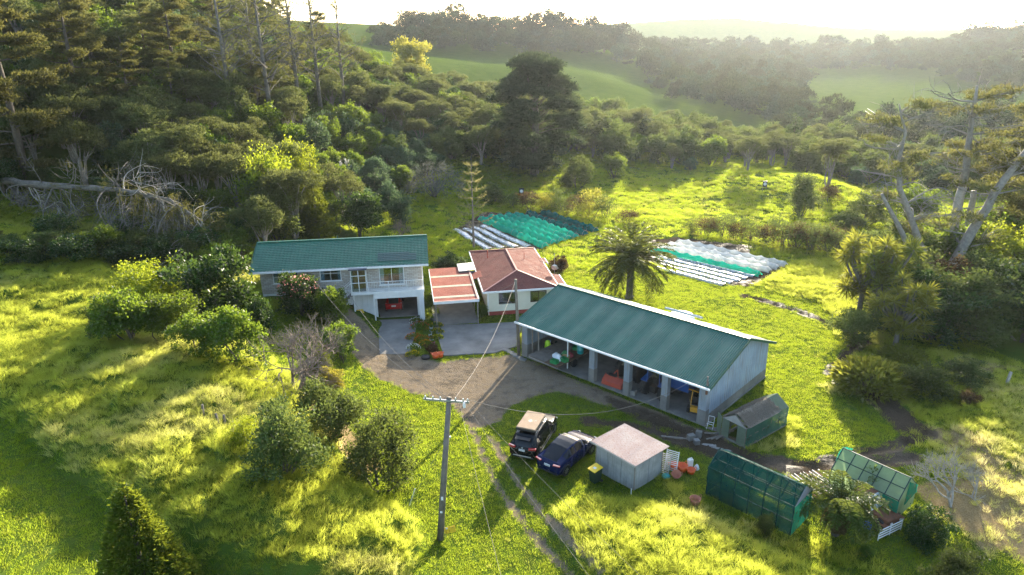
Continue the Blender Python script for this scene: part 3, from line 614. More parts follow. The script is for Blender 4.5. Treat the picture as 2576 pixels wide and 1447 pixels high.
MB().lo((8.62, .04, FZ + .08), (9.84, .1, FZ + 2.25)).build('front_door', MT['wood'], HO)
# tiled roof: stepped courses
def tile_roof(parent, y_e, z_e, y_r, z_r, x0, x1, n, name='roof_tiles'):
    vs = []; fs = []; nxx = int((x1 - x0) / .34); step = .035
    for i in range(n):
        for e, (fr, dz) in enumerate(((i / n, step), ((i + 1) / n, 0))):
            for k in range(nxx * 2 + 1):
                vs.append((x0 + (x1 - x0) * k / (nxx * 2), y_e + (y_r - y_e) * fr, z_e + (z_r - z_e) * fr + dz + (.022 if k % 2 else 0)))
    w_ = nxx * 2 + 1
    for i in range(n):
        for k in range(w_ - 1):
            a = 2 * i * w_ + k; fs.append((a, a + 1, a + w_ + 1, a + w_))
            if i: b = (2 * i - 1) * w_ + k; fs.append((b, b + 1, a + 1, a))
    mb = MB(); mb.add(vs, fs if y_r > y_e else [tuple(reversed(f)) for f in fs]); return mb.build(name, MT['greentile'], parent)
OVX, OVY = .75, .72; zd = (RG - EV) / RDG * OVY
tile_roof(HO, -OVY, EV + .06 - zd, RDG, RG, -OVX, HL + OVX - .1, 17); tile_roof(HO, HD + OVY, EV + .06 - zd, RDG, RG, -OVX, HL + OVX - .1, 17)
MB().slab([(-OVX, -OVY, EV - zd), (HL + OVX - .1, -OVY, EV - zd), (HL + OVX - .1, RDG, RG - .05), (-OVX, RDG, RG - .05)], .06).build('roof_deck', MT['white'], HO)
MB().slab([(HL + OVX - .1, HD + OVY, EV - zd), (-OVX, HD + OVY, EV - zd), (-OVX, RDG + .004, RG - .05), (HL + OVX - .1, RDG + .004, RG - .05)], .06).build('roof_deck', MT['white'], HO)
MB().bar((-OVX, RDG, RG + .07), (HL + OVX - .1, RDG, RG + .07), .26, .09).build('ridge_cap', MT['greentile'], HO)
MB().lo((-OVX - .02, -OVY - .12, EV - zd - .1), (HL + OVX - .08, -OVY - .006, EV - zd + .06)).build('gutter', MT['white'], HO)
for sx in (-OVX - .03, HL + OVX - .07):
    MB().slab([(sx, -OVY, EV - zd - .08), (sx, RDG, RG - .1), (sx, RDG, RG + .06), (sx, -OVY, EV - zd + .1)], .04, (.05, 0, 0)).slab([(sx, RDG + .002, RG - .1), (sx, HD + OVY, EV - zd - .08), (sx, HD + OVY, EV - zd + .1), (sx, RDG + .002, RG + .06)], .04, (.05, 0, 0)).build('barge_board', MT['greentile'], HO)
    gx = .1 if sx < 0 else HL - .1
    MB().slab([(gx, .2, EV + .002), (gx, HD - .2, EV + .002), (gx, RDG, RG - .2)], .1, (.08, 0, 0)).build('gable_wall', MT['brick'], HO)
# dark replaced roof panel above the balcony (a patch of darker tiles)
sl = (RG - EV + zd - .06) / (RDG + OVY); PD = mat('dark_green_tile', (.015, .05, .048), .6, 0, (.02, .075, .065), 3)
for r_ in range(5):
    for k in range(11 if r_ < 4 else 9):
        ya = -.05 + r_ * .26; xa = 11.1 + k * .34
        MB().slab([(xa, ya, EV + .06 - zd + (ya + OVY) * sl + .085), (xa + .335, ya, EV + .06 - zd + (ya + OVY) * sl + .085), (xa + .335, ya + .25, EV + .06 - zd + (ya + .25 + OVY) * sl + .062), (xa, ya + .25, EV + .06 - zd + (ya + .25 + OVY) * sl + .062)], .03).build('dark_tile', PD, HO)
MB().tube([(7.0, RDG + .3, RG - .1), (7.0, RDG + .3, RG + .35)], .05, 8).build('vent_pipe', MT['greentile'], HO)
MB().tube([(HL + .05, -.1, FZ), (HL + .05, -.1, EV - .3)], .04, 6).build('downpipe', MT['white'], HO)

# ------------------------------------------------------------------ cream weatherboard cottage
CO = empty('weatherboard_cottage', (-2.8, 62.75, 0), R(8.7), 'cream weatherboard cottage with red brown iron hip roof', 'cottage')
CW, CD, CE, CR = 7.6, 13.9, 2.72, 3.8; IN = .45; foot(CO, .3, CW - .3, .3, CD - .3)
x0, x1, y0, y1 = IN, CW - IN, IN, CD - IN
MB().lo((x0 + .05, y0 + .05, -.2), (x1 - .05, y1 - .05, .42)).build('base_wall', MT['redbase'], CO)
CH = [(1.55, 3.25, 1.25, 2.35), (4.75, 6.4, 1.2, 2.3)]
nb = 13; bh = (CE - .45) / nb
def boards(parent, xa, xb, y, holes, axis='x'):
    for i in range(nb):
        z = .43 + i * bh; segs = [(xa, xb)]
        for (a, b, c, d) in holes:
            if z + bh > c + .02 and z < d - .02: segs = [s for q in segs for s in ((q[0], min(q[1], a)), (max(q[0], b), q[1])) if s[1] - s[0] > .03]
        for (a, b) in segs:
            pr = [(-.032, z), (-.032, z + .02), (-.008, z + bh), (.03, z + bh), (.03, z)]
            if axis == 'x': f = lambda u, q: (u, y + q[0], q[1])
            else: f = lambda u, q: (y + q[0], u, q[1])
            MB().add([f(a, q) for q in pr] + [f(b, q) for q in pr], [(0, 1, 2, 3, 4), (9, 8, 7, 6, 5)] + [(i_, i_ + 5, (i_ + 1) % 5 + 5, (i_ + 1) % 5) for i_ in range(5)]).build('weatherboard', MT['cream'], parent)
boards(CO, x0, x1, y0, CH); boards(CO, y0 + .04, y1, x0, [], 'y')
MB().lo((x1 - .06, y0 + .04, .43), (x1, y1, CE)).lo((x0 + .04, y1 - .06, .43), (x1 - .06, y1, CE)).build('wall', MT['cream'], CO)
MB().lo((x0 + .25, 3.5, .43), (x1 - .25, 3.6, CE)).build('inner_wall', MT['plaster'], CO); MB().lo((x0 + .1, y0 + .1, .4), (x1 - .1, 3.5, .44)).build('floor', MT['wood'], CO)
for xa in (x0, x1): MB().lo((xa - .05, y0 - .05, .43), (xa + .05, y0 + .05, CE - .06)).build('corner_board', MT['white'], CO)
for (a, b, c, d), mu, cu in ((CH[0], [2.5], [(1.65, 1.95, mat('pink_curtain', (.45, .30, .33), .9))]), (CH[1], [5.6], [(5.62, 6.34, MT['clearsheet']), (4.85, 5.0, MT['clearsheet'])])):
    window(CO, a, b, c, d, y0, MT['bronze'], mu, None, cu, .08, sill=False)
MB().box((2.4, 1.6, .8), (1.2, .8, .06)).box((2.4, 1.6, .6), (.1, .1, .4)).build('table', MT['white'], CO)
A_, B_, C_, D_ = (0, 0, CE), (CW, 0, CE), (CW, CD, CE), (0, CD, CE); r0, r1 = (CW / 2, 2.9, CR), (CW / 2, CD - 3.5, CR)
for nm, q in (('roof_hip', [A_, B_, r0]), ('roof_slope', [B_, C_, r1, r0]), ('roof_hip', [C_, D_, r1]), ('roof_slope', [D_, A_, r0, r1])): MB().slab(q, .05).build(nm, MT['redroof'] if nm == 'roof_hip' else MT['redslope'] if 'redslope' in MT else MT['redroof'], CO)
for a, b in ((A_, r0), (B_, r0), (C_, r1), (D_, r1), (r0, r1)): MB().bar(Vector(a) + Vector((0, 0, .03)), Vector(b) + Vector((0, 0, .03)), .17, .06).build('ridge_cap', mat('red_ridge', (.34, .13, .10), .5) if 'redridge' not in MT else MT['redridge'], CO)
g = MB(); g.lo((-.06, -.1, CE - .16), (CW + .06, -.002, CE + .01)).lo((-.1, 0, CE - .16), (-.002, CD, CE + .01)).lo((CW + .002, 0, CE - .16), (CW + .1, CD, CE + .01)); g.build('gutter', MT['white'], CO)
MB().lo((.02, .02, CE - .12), (CW - .02, CD - .02, CE - .08)).build('soffit', MT['white'], CO)
MB().lo((CW + .1, 1.2, .2), (CW + .75, 4.2, CE - .35)).build('bay_wall', MT['cream'], CO); MB().slab([(CW - .4, 1.0, CE + .1), (CW + 1.0, 1.0, CE - .28), (CW + 1.0, 4.5, CE - .28), (CW - .4, 4.5, CE + .1)], .06).build('bay_roof', MT['redroof'], CO)
MB().lo((CW + .95, .95, CE - .42), (CW + 1.05, 4.55, CE - .25)).lo((CW - .1, .9, CE - .4), (CW + 1.05, .98, CE - .2)).build('bay_gutter', MT['white'], CO)
MB().slab([(CW - .3, 8.2, CE + .1), (CW + .55, 8.2, CE - .1), (CW + .55, 10.0, CE - .1), (CW - .3, 10.0, CE + .1)], .06).build('bay_roof', MT['redroof'], CO); MB().lo((CW + .5, 8.15, CE - .25), (CW + .6, 10.05, CE - .08)).build('bay_gutter', MT['white'], CO)
MB().tube([(1.6, 9.6, 3.1), (1.6, 9.6, 4.0)], .05, 8).build('vent_pipe', MT['redpaint'], CO); MB().tube([(5.4, 7.8, 3.3), (5.4, 7.8, 4.05)], .04, 8).build('vent_pipe', MT['redpaint'], CO)
MB().slab([(-.6, 4.3, CE - .1), (.4, 4.3, CE + .12), (.4, 6.3, CE + .12), (-.6, 6.3, CE - .1)], .05).build('porch_roof', MT['redflat'], CO); MB().lo((-.68, 4.25, CE - .28), (-.6, 6.35, CE - .08)).build('porch_gutter', MT['white'], CO)
MB().tube([(.52, .38, .1), (.52, .38, CE - .2)], .04, 6).build('downpipe', MT['white'], CO)
# dish and aerial on the cottage roof
dm = MB(); prof = [(0, .0), (.15, .02), (.3, .08), (.36, .13)]
dish = MB().lathe([(r_ + .001, z_) for r_, z_ in prof], (0, 0, 0), 16).build('dish', MT['alu']); 
DS = empty('satellite_dish', CO.matrix_basis @ Vector((CW + .35, 3.9, CE - .05)), R(20), 'grey satellite dish on a mast at the cottage roof edge', 'dish')
dish.parent = DS; dish.location = (0, 0, .75); dish.rotation_euler = (R(70), 0, R(150)); MB().tube([(0, 0, -.05), (0, 0, 2.4)], .025, 6).build('mast', MT['steel'], DS); MB().bar((0, 0, .75), (.45, -.2, .75), .03).build('arm', MT['steel'], DS); MB().bar((-1.6, .3, .7), (0, 0, 2.35), .012).build('stay', MT['steel'], DS)

# ------------------------------------------------------------------ carport and the small silver porch roof
CP = empty('carport', (-7.4, 60.35, 0), R(9), 'open carport with flat red iron roof and three pale clear strips', 'carport')
cw, cd = 4.25, 9.9; NR = 7; ys = [0, .95, 1.45, 3.9, 4.4, 6.9, 7.4, 9.9]; zr = lambda y: 2.62 + .012 * y
for i in range(7):
    a, b = ys[i], ys[i + 1]
    if i % 2 == 0: MB().slab([(0, a, zr(a)), (cw, a, zr(a)), (cw, b - .003, zr(b)), (0, b - .003, zr(b))], .03).build('roof_sheet', MT['redflat'], CP)
    else: MB().slab([(.03, a, zr(a) + .012), (cw - .03, a, zr(a) + .012), (cw - .03, b - .003, zr(b) + .012), (.03, b - .003, zr(b) + .012)], .02).build('clear_sheet', MT['clearsheet'], CP)
f = MB().lo((-.05, -.06, 2.42), (cw + .05, -.004, 2.66)).lo((-.06, 0, 2.44), (-.002, cd, 2.72)).lo((cw + .002, 0, 2.44), (cw + .06, cd, 2.72)); f.build('fascia', MT['white'], CP)
MB().bar((cw - .06, -.02, 2.7), (cw - .06, cd, 2.8), .16, .03).build('flashing', mat('pale_red_flashing', (.45, .22, .17), .5), CP); MB().bar((0.02, -.02, 2.7), (cw, -.02, 2.7), .12, .03).build('flashing', mat('pale_red_flashing_front', (.5, .25, .2), .5), CP)
for x in (.15, cw - .1):
    for y in (.1, 3.4, 6.6, 9.7): MB().lo((x - .05, y - .05, 0), (x + .05, y + .05, 2.42 + .012 * y)).build('post', MT['timber'], CP)
for y in (.1, 3.4, 6.6, 9.7): MB().lo((.05, y - .04, 2.44), (cw - .02, y + .04, 2.58 + .01 * y)).build('beam', MT['timber'], CP)
SPR = empty('porch_canopy', CO.matrix_basis @ Vector((-.9, 6.4, 0)), R(9), 'small silver lean-to canopy between the carport and the cottage', 'canopy')
corr_sheet((-1.0, 0, 2.86), (.75, 0, 2.95), (-1.0, 2.6, 2.86), 10, .02).build('roof_sheet', MT['silver'], SPR); MB().lo((-1.0, -.07, 2.62), (.75, -.004, 2.84)).build('fascia', mat('slate_fascia', (.09, .10, .11), .6), SPR)
for x in (-.9, .68): MB().lo((x - .04, .1, 0), (x + .04, .18, 2.84)).build('post', MT['timber'], SPR)
# ------------------------------------------------------------------ concrete aprons
def apron(name, pts, t=.05, m='concrete', joints=()):
    o = MB().slab([(x, y, t) for x, y in pts], .3, (0, 0, .3)).build(name, MT[m]); tag(o, kind='structure'); NOGRASS.append(pts); return o
apron('driveway', [(-13.3, 62.4), (-11.75, 54.6), (-9.05, 54.6), (-9.35, 62.7)])
apron('porch_path', [(-16.3, 60.4), (-13.35, 61.0), (-13.5, 62.6), (-16.6, 62.2)], .06)
apron('parking_apron', [(-7.6, 60.9), (-6.05, 54.2), (-1.6, 54.6), (.4, 55.9), (.98, 61.6), (-2.3, 61.2)])
apron('carport_floor', [(-7.62, 60.95), (-3.3, 61.55), (-4.8, 70.5), (-8.95, 69.9)], .046)
# low timber fence behind carport's left side
# ------------------------------------------------------------------ cars
def car(name, loc, rz, L_, W_, H_, prof, paint, glassm, roofglass, tail, plate, label, extras=None):
    """prof: stations (x 0=rear..1, z_bottom, z_belt, z_top, half-width belt, half-width top); body and glass lofted, wheels and lights added"""
    o = empty(name, loc, rz, label, 'car')
    P_ = np.array(prof); xs = np.unique(np.concatenate([np.linspace(0, 1, 41), P_[:, 0]])); st = np.stack([np.interp(xs, P_[:, 0], P_[:, k]) for k in range(1, 6)], 1)
    secs = []
    for x, (zb, zt, zr, wb, wt) in zip(xs, st):
        cab = zr - zt > .03; hw = W_ / 2; zr_ = zr * H_; zt_ = zt * H_; zb_ = zb * H_; b = wb * hw; tt = wt * hw; m_ = zb_ + (zt_ - zb_) * .45
        half = [(0, zb_), (b * .82, zb_), (b * .96, zb_ + .06), (b * 1.0, m_), (b * .985, zt_ - .09), (b * .955, zt_)]
        if cab: half += [(b * .955 + (tt - b * .955) * .55, zt_ + (zr_ - zt_) * .55), (tt, zr_ - .05), (tt * .9, zr_), (tt * .5, zr_ + .02), (0, zr_ + .028)]
        else: half += [(b * .9, zt_ + .012), (b * .8, zt_ + .02), (b * .66, zt_ + .027), (b * .35, zt_ + .035), (0, zt_ + .038)]
        secs.append([(x * L_ - L_ / 2, y, z) for y, z in half] + [(x * L_ - L_ / 2, -y, z) for y, z in reversed(half[1:-1])])
    n = len(secs[0]); body = MB(); gl = MB(); rf = MB()
    vs = [v for s in secs for v in s]; bf, gf, rff = [], [], []
    for i in range(len(secs) - 1):
        cab = st[i, 2] - st[i, 1] > .03 or st[i + 1, 2] - st[i + 1, 1] > .03; sl = abs(st[i + 1, 2] - st[i, 2]) * H_ / ((xs[i + 1] - xs[i]) * L_ + 1e-6)
        for j in range(n):
            q = (i * n + j, i * n + (j + 1) % n, (i + 1) * n + (j + 1) % n, (i + 1) * n + j); k = j if j <= 9 else n - 1 - j
            if cab and k in (5, 6) and .16 < xs[i] < .74: pil = any(abs(xs[i] - p) < .012 for p in (.40, .585)); (bf if pil else gf).append(q)
            elif cab and k in (8, 9) and sl > .24: gf.append(q)
            elif cab and k in (8, 9) and roofglass: rff.append(q)
            else: bf.append(q)
    bf += [tuple(range(n - 1, -1, -1)), tuple((len(secs) - 1) * n + j for j in range(n))]
    body.add(vs, bf).build('body', paint, o, True); gl.add(vs, gf).build('windows', glassm, o, True)
    if rff: rf.add(vs, rff).build('glass_roof', glassm, o, True)
    # wheels
    R_ = .345; wy = W_ / 2 - .10
    tyre = MB().lathe([(R_ * .62, -.115), (R_ * .93, -.115), (R_, -.07), (R_, .07), (R_ * .93, .115), (R_ * .62, .115)], (0, 0, 0), 22, 'y').me('tyre', MT['rubber'], True)
    rim = MB(); rim.lathe([(.02, .10), (R_ * .60, .10), (R_ * .64, .118), (R_ * .60, .09), (.02, .085)], (0, 0, 0), 22, 'y')
    rimm = rim.me('rim', MT['black'])
    sp = MB()
    for k in range(10): a = k * .6283; sp.bar((.05 * math.cos(a), .112, .05 * math.sin(a)), (R_ * .62 * math.cos(a), .116, R_ * .62 * math.sin(a)), .035, .02, (0, 1, 0))
    spm = sp.me('spokes', MT['alu'])
    arch = MB().lathe([(R_ * 1.12, -.02), (R_ * 1.17, .0), (R_ * 1.12, .02), (.05, .012)], (0, 0, 0), 22, 'y').me('arch', MT['black'])
    for fx in (.165, .81):
        for sy in (1, -1):
            w_ = link(bpy.data.objects.new('wheel', tyre), o); w_.location = (fx * L_ - L_ / 2, sy * wy, R_); w_.rotation_euler = (0, 0, 0 if sy > 0 else math.pi)
            link(bpy.data.objects.new('rim', rimm), w_); link(bpy.data.objects.new('spokes', spm), w_)
            a_ = link(bpy.data.objects.new('wheel_arch', arch), o); a_.location = (fx * L_ - L_ / 2, sy * (W_ / 2 - .005), R_ + .02)
    for sy in (1, -1):
        MB().box((.62 * L_ - L_ / 2, sy * (W_ / 2 + .07), st[24, 1] * H_ + .06), (.1, .2, .13)).build('mirror', paint, o, bevel=.03)
        MB().box((-L_ / 2 + .05, sy * W_ * .36, tail[0]), (.16, W_ * .25, tail[1]), sy * R(-14)).build('tail_light', tail[2], o, bevel=.02)
        MB().box((L_ / 2 - .12, sy * W_ * .36, .68), (.2, .34, .1), sy * R(22)).build('headlight', MT['alu'], o, bevel=.02)
    MB().lo((-L_ / 2 - .02, -.21, plate[0] - .065), (-L_ / 2 + .1, .21, plate[0] + .065)).build('number_plate', MT['white'], o)
    text('plate_lettering', plate[1], (-L_ / 2 - .026, 0, plate[0]), (math.pi / 2, 0, -math.pi / 2), .13, MT['black'], o)
    MB().lo((-L_ / 2 - .005, -W_ * .40, .30), (-L_ / 2 + .12, W_ * .40, .40)).build('bumper_trim', MT['black'], o, bevel=.02)
    if extras: extras(o, L_, W_, H_)
    return o
def text(name, s, loc, rot, size, m, parent):
    c = bpy.data.curves.new(name, 'FONT'); c.body = s; c.size = size; c.align_x = 'CENTER'; c.align_y = 'CENTER'; c.extrude = .002; c.materials.append(m)
    tmp = bpy.data.objects.new(name, c); COL.objects.link(tmp); bpy.context.view_layer.update(); me = bpy.data.meshes.new_from_object(tmp); bpy.data.objects.remove(tmp)
    o = link(bpy.data.objects.new(name, me), parent); o.location = loc; o.rotation_euler = rot; return o
def paintm(name, c, c2=None): return mat(name, c, .25, .0, c2 or c, 2, 0, 30, .25, 0)
def face(a, b): return math.atan2(b[1] - a[1], b[0] - a[0])
CG = mat('car_glass', (.008, .009, .011), .12, 0, (.008, .009, .011), 2, 0, 30, .3); RED = mat('tail_red', (.35, .01, .01), .2, 0, (.3, .01, .01), 3, 0, 30, .6, 1.0)
SUVP = [(0, .30, .50, .50, .80, .5), (.012, .22, .56, .57, .90, .6), (.035, .17, .62, .66, .96, .62), (.10, .14, .66, .90, .985, .70), (.14, .14, .66, .965, .99, .73), (.25, .14, .655, 1.0, 1.0, .76), (.50, .14, .65, .995, 1.0, .77), (.60, .14, .645, .95, 1.0, .75), (.745, .14, .63, .64, .99, .7), (.78, .14, .625, .625, .985, .7), (.92, .15, .565, .565, .95, .7), (.975, .2, .5, .5, .84, .6), (1, .3, .42, .42, .66, .5)]
TESP = [(0, .30, .50, .50, .78, .5), (.012, .22, .60, .60, .88, .6), (.04, .16, .68, .685, .95, .62), (.10, .13, .70, .75, .97, .62), (.30, .13, .70, .955, .99, .68), (.42, .13, .695, .998, 1.0, .72), (.52, .13, .69, 1.0, 1.0, .73), (.60, .13, .68, .955, 1.0, .72), (.77, .13, .645, .65, .985, .7), (.80, .13, .64, .64, .98, .7), (.92, .14, .565, .565, .94, .7), (.975, .2, .48, .48, .82, .6), (1, .3, .40, .40, .62, .5)]
def suv_extras(o, L_, W_, H_):
    tb = MB().box((-.70, 0, H_ + .33), (2.25, 1.32, .10)); b = tb.build('roof_tent', mat('tent_shell_tan', (.30, .215, .145), .75, 0, (.25, .18, .12), 2, 0, 30, .15), o, bevel=.05)
    MB().box((-.70, 0, H_ + .22), (2.27, 1.34, .10)).build('tent_base', MT['black'], o, bevel=.02)
    TM = mat('pale_print', (.5, .41, .31), .6)
    MB().slab([(-.90, -.17, H_ + .387), (-.90, .17, H_ + .387), (-.60, 0, H_ + .387)], .004).build('tent_emblem', TM, o)
    MB().lathe([(.02, 0), (.1, .003)], (-.9, 0, H_ + .384), 12).build('tent_emblem', TM, o)
    text('tent_lettering', 'JS', (-.72, -.34, H_ + .386), (0, 0, -math.pi / 2), .2, TM, o)
    for x in (-1.2, 0.05): MB().lo((x - .04, -.68, H_ + .05), (x + .04, .68, H_ + .10)).build('roof_bar', MT['black'], o)
    for sy in (1, -1): MB().tube([(-1.55, sy * .62, H_ - .02), (-1.3, sy * .64, H_ + .06), (.3, sy * .65, H_ + .06), (.6, sy * .63, H_ - .06)], .022, 6).build('roof_rail', MT['alu'], o); MB().bar((-1.7, sy * (W_ / 2 + .003), .34), (1.6, sy * (W_ / 2 + .003), .34), .03, .03).build('chrome_strip', MT['alu'], o)
    MB().lo((-L_ / 2 - .025, -.62, .40), (-L_ / 2 + .05, .62, .455)).build('chrome_bumper_bar', MT['alu'], o, bevel=.015)
    MB().lathe([(.06, -.01), (.065, 0), (.05, .012)], (-L_ / 2 + .045, 0, 1.02), 14, 'x').build('badge', MT['alu'], o)
    MB().lo((-L_ / 2 + .02, -.5, 1.62), (-L_ / 2 + .35, .5, 1.66)).build('spoiler', MT['black'], o)
sr, sf = Vector(atz(1318, 1138)), Vector(atz(1355, 1080)); h_ = face(atz(1358, 1147), atz(1392, 1090)); dv = Vector((math.cos(h_), math.sin(h_), 0)); lv = Vector((-dv.y, dv.x, 0))
def put(rear_wheel_px, front_wheel_px, L_, W_, fr=.165, ff=.81):
    a, b = Vector(atz(*rear_wheel_px)), Vector(atz(*front_wheel_px)); d = (b - a).normalized(); l = Vector((-d.y, d.x, 0)); mid = (a + b) / 2 + l * (W_ / 2 - .1) - d * (((fr + ff) / 2 - .5) * L_)
    return (mid.x, mid.y, float(gz(mid.x, mid.y)) + .01), math.atan2(d.y, d.x)
p_, r_ = put((1357, 1147), (1391, 1090), 5.05, 1.95)
car('black_suv', p_, r_, 5.05, 1.95, 1.72, SUVP, paintm('black_paint', (.006, .0065, .007)), CG, False, (1.05, .14, RED), (.86, 'KMK773'), 'black SUV with a tan rooftop tent box parked on the grass', suv_extras)
p_, r_ = put((1425, 1190), (1483, 1141), 4.72, 1.92)
car('blue_hatchback', p_, r_, 4.72, 1.92, 1.58, TESP, paintm('deep_blue_paint', (.003, .008, .042)), CG, True, (.99, .075, RED), (.82, 'LNR66'), 'dark blue rounded car with black glass roof beside the grey hut')
REDP = [(0, .28, .5, .5, .78, .5), (.015, .2, .6, .6, .9, .6), (.05, .15, .64, .70, .97, .62), (.16, .13, .65, .95, .99, .68), (.35, .13, .64, 1.0, 1.0, .72), (.55, .13, .63, .97, 1.0, .72), (.76, .13, .6, .61, .98, .7), (.92, .14, .52, .52, .93, .7), (1, .25, .4, .4, .7, .5)]
g0 = HO.matrix_basis @ Vector((12.25, 3.2, .05))
car('red_car', g0, R(7.1 + 90), 4.1, 1.75, 1.48, REDP, paintm('metallic_red', (.30, .006, .006)), CG, False, (.95, .12, RED), (.72, 'MSC72'), 'red car parked inside the garage under the balcony')

# ------------------------------------------------------------------ wheelie bins
def bin_(loc, rz, label, lidm):
    o = empty('wheelie_bin', loc, rz, label, 'bin', 'wheelie bins')
    b = MB(); w0, w1, d0, d1 = .23, .29, .25, .34; b.add([(-w0, -d0, .06), (w0, -d0, .06), (w0, d0, .06), (-w0, d0, .06), (-w1, -d1, .98), (w1, -d1, .98), (w1, d1, .98), (-w1, d1, .98)], [(3, 2, 1, 0), (4, 5, 6, 7), (0, 1, 5, 4), (1, 2, 6, 5), (2, 3, 7, 6), (3, 0, 4, 7)]); b.build('bin_body', MT['darkgreen'], o, bevel=.02)
    MB().slab([(-.32, -.40, 1.0), (.32, -.40, 1.0), (.32, .36, 1.09), (-.32, .36, 1.09)], .06).build('lid', lidm, o, bevel=.025); MB().tube([(-.28, .42, 1.0), (.28, .42, 1.0)], .02, 6).build('handle', MT['darkgreen'], o)
    for s in (-1, 1): MB().lathe([(.02, -.03), (.1, -.03), (.1, .03), (.02, .03)], (s * .27, .3, .1), 12, 'x').build('wheel', MT['rubber'], o)
    MB().slab([(-.1, -.15, 1.036), (.1, -.15, 1.036), (.1, .02, 1.056), (-.1, .02, 1.056)], .005).build('sticker', MT['white'], o)
    return o
bin_(G(1497, 1212), R(-52), 'dark green wheelie bin with yellow lid against the grey hut', MT['yellow'])
bin_(HO.matrix_basis @ Vector((9.1, -.55, .06)), R(20), 'dark green wheelie bin with yellow lid under the balcony', MT['yellow'])

# ------------------------------------------------------------------ grey hut
HU = empty('tool_hut', (5.27, 37.18, 0), math.atan2(34.84 - 37.18, 7.27 - 5.27), 'small grey sheet-clad hut with pale corrugated roof', 'hut')
hw, hd = 3.08, 2.62; foot(HU, -.1, hw + .1, -.1, hd + .1); HM = mat('grey_fibre_sheet', (.30, .305, .295), .85, 0, (.2, .205, .2), 1.6, .2, 30, streak=(.14, .14, .13))
for i in range(3):
    a, b = i * hw / 3, (i + 1) * hw / 3; MB().lo((a + .012, -.03, -.1), (b - .012, .02, 2.0 if i < 3 else 2)).build('wall_panel', HM, HU)
for i in range(2):
    a, b = i * hd / 2, (i + 1) * hd / 2; MB().lo((hw - .03, a + .032, -.1), (hw + .02, b - .012, 2.0)).build('wall_panel', HM, HU); MB().lo((-.02, a + .032, -.1), (.03, b - .012, 2.0)).build('wall_panel', HM, HU)
MB().lo((.03, hd - .05, -.1), (hw - .03, hd, 1.9)).build('wall_panel', HM, HU)
for x, y in ((-.02, -.03), (hw + .02, -.03), (hw + .02, hd), (-.02, hd)): MB().lo((x - .03, y - .03, -.1), (x + .03, y + .03, 2.02)).build('corner_trim', MT['timber'], HU)
MB().lo((.0, .02, 1.98), (hw, .1, 2.03)).build('plate', MT['timber'], HU)
corr_sheet((-.25, -.35, 2.12), (hw + .3, -.35, 2.12), (-.25, hd + .3, 2.06), 34, .02).build('roof', MT['whiteiron'], HU)
MB().lo((-.25, -.39, 2.0), (hw + .3, -.355, 2.11)).build('fascia', MT['silver'], HU)
MB().bar((hw + .2, -.5, -.1), (hw + .2, -.5, .55), .04).build('peg', MT['white'], HU)

# ------------------------------------------------------------------ greenhouses
def gh_frame(o, w_, l_, ez, az, n, m, name='frame', diag=True):
    """gable frame: width w_ along x, length l_ along y"""
    for i in range(n + 1):
        y = l_ * i / n; b = MB()
        for x in (0, w_): b.bar((x, y, 0), (x, y, ez), .05)
        b.bar((0, y, ez), (w_ / 2, y, az), .05).bar((w_ / 2, y, az), (w_, y, ez), .05); b.build(name, m, o)
    for x, z in ((0, ez), (w_, ez), (w_ / 2, az), (0, ez * .5), (w_, ez * .5)): MB().bar((x, 0, z), (x, l_, z), .045).build('rail', m, o)
GHF = mat('green_steel_frame', (.02, .055, .05), .5)
# netted house in the middle: local x along the front wall
u = Vector((15.24 - 11.61, 30.79 - 34.51, 0)); 
GM = empty('netted_greenhouse', (11.61, 34.51, 0), math.atan2(u.y, u.x), 'long greenhouse wrapped in dark green shade net, in the foreground', 'greenhouse'); gl_, gw_ = 5.2, 2.25; foot(GM, 0, gl_, 0, gw_)
NETD = net('dark_shade_net', (.006, .050, .044), .26, .3); NETG = net('bright_green_net', (.015, .25, .17), .28, .5); NETP = net('pale_green_sheet', (.38, .46, .30), .10, .6); NETW = net('white_crop_net', (.72, .74, .72), .22, .5)
for i in range(7):
    x = gl_ * i / 6; MB().bar((x, 0, 0), (x, 0, 1.9), .05).bar((x, gw_, 0), (x, gw_, 1.9), .05).bar((x, 0, 1.9), (x, gw_ / 2, 2.6), .05).bar((x, gw_ / 2, 2.6), (x, gw_, 1.9), .05).build('frame', GHF, GM)
for y, z in ((0, 1.9), (gw_, 1.9), (gw_ / 2, 2.6), (0, .9), (gw_, .9), (gw_ * .25, 2.25), (gw_ * .75, 2.25)): MB().bar((0, y, z), (gl_, y, z), .04).build('rail', GHF, GM)
def sag(name, a, b, c, d, m, parent, n=14, k=5, amp=.04, seed=0, drop=.0):
    """cloth between corners a-b (lower) and d-c (upper), sagging a little"""
    r_ = np.random.RandomState(seed); a, b, c, d = map(Vector, (a, b, c, d)); nr = (b - a).cross(d - a).normalized(); vs = []
    for j in range(k + 1):
        for i in range(n + 1):
            s_, t_ = i / n, j / k; q = a.lerp(b, s_).lerp(d.lerp(c, s_), t_); q = q + nr * (amp * (r_.rand() - .3) - amp * math.sin(s_ * 6 * math.pi) ** 2 * .8 * math.sin(t_ * math.pi)); q.z -= drop * math.sin(s_ * math.pi) * math.sin(t_ * math.pi); vs.append(q)
    w_ = n + 1; mb = MB().add(vs, [(j * w_ + i, j * w_ + i + 1, (j + 1) * w_ + i + 1, (j + 1) * w_ + i) for j in range(k) for i in range(n)]); return mb.build(name, m, parent, True)
e = .04
sag('net_cover', (-e, -e, 0), (gl_ + e, -e, 0), (gl_ + e, -e, 1.93), (-e, -e, 1.93), NETD, GM, seed=1); sag('net_cover', (-e, -e, 1.94), (gl_ + e, -e, 1.94), (gl_ + e, gw_ / 2, 2.65), (-e, gw_ / 2, 2.65), NETD, GM, seed=2)
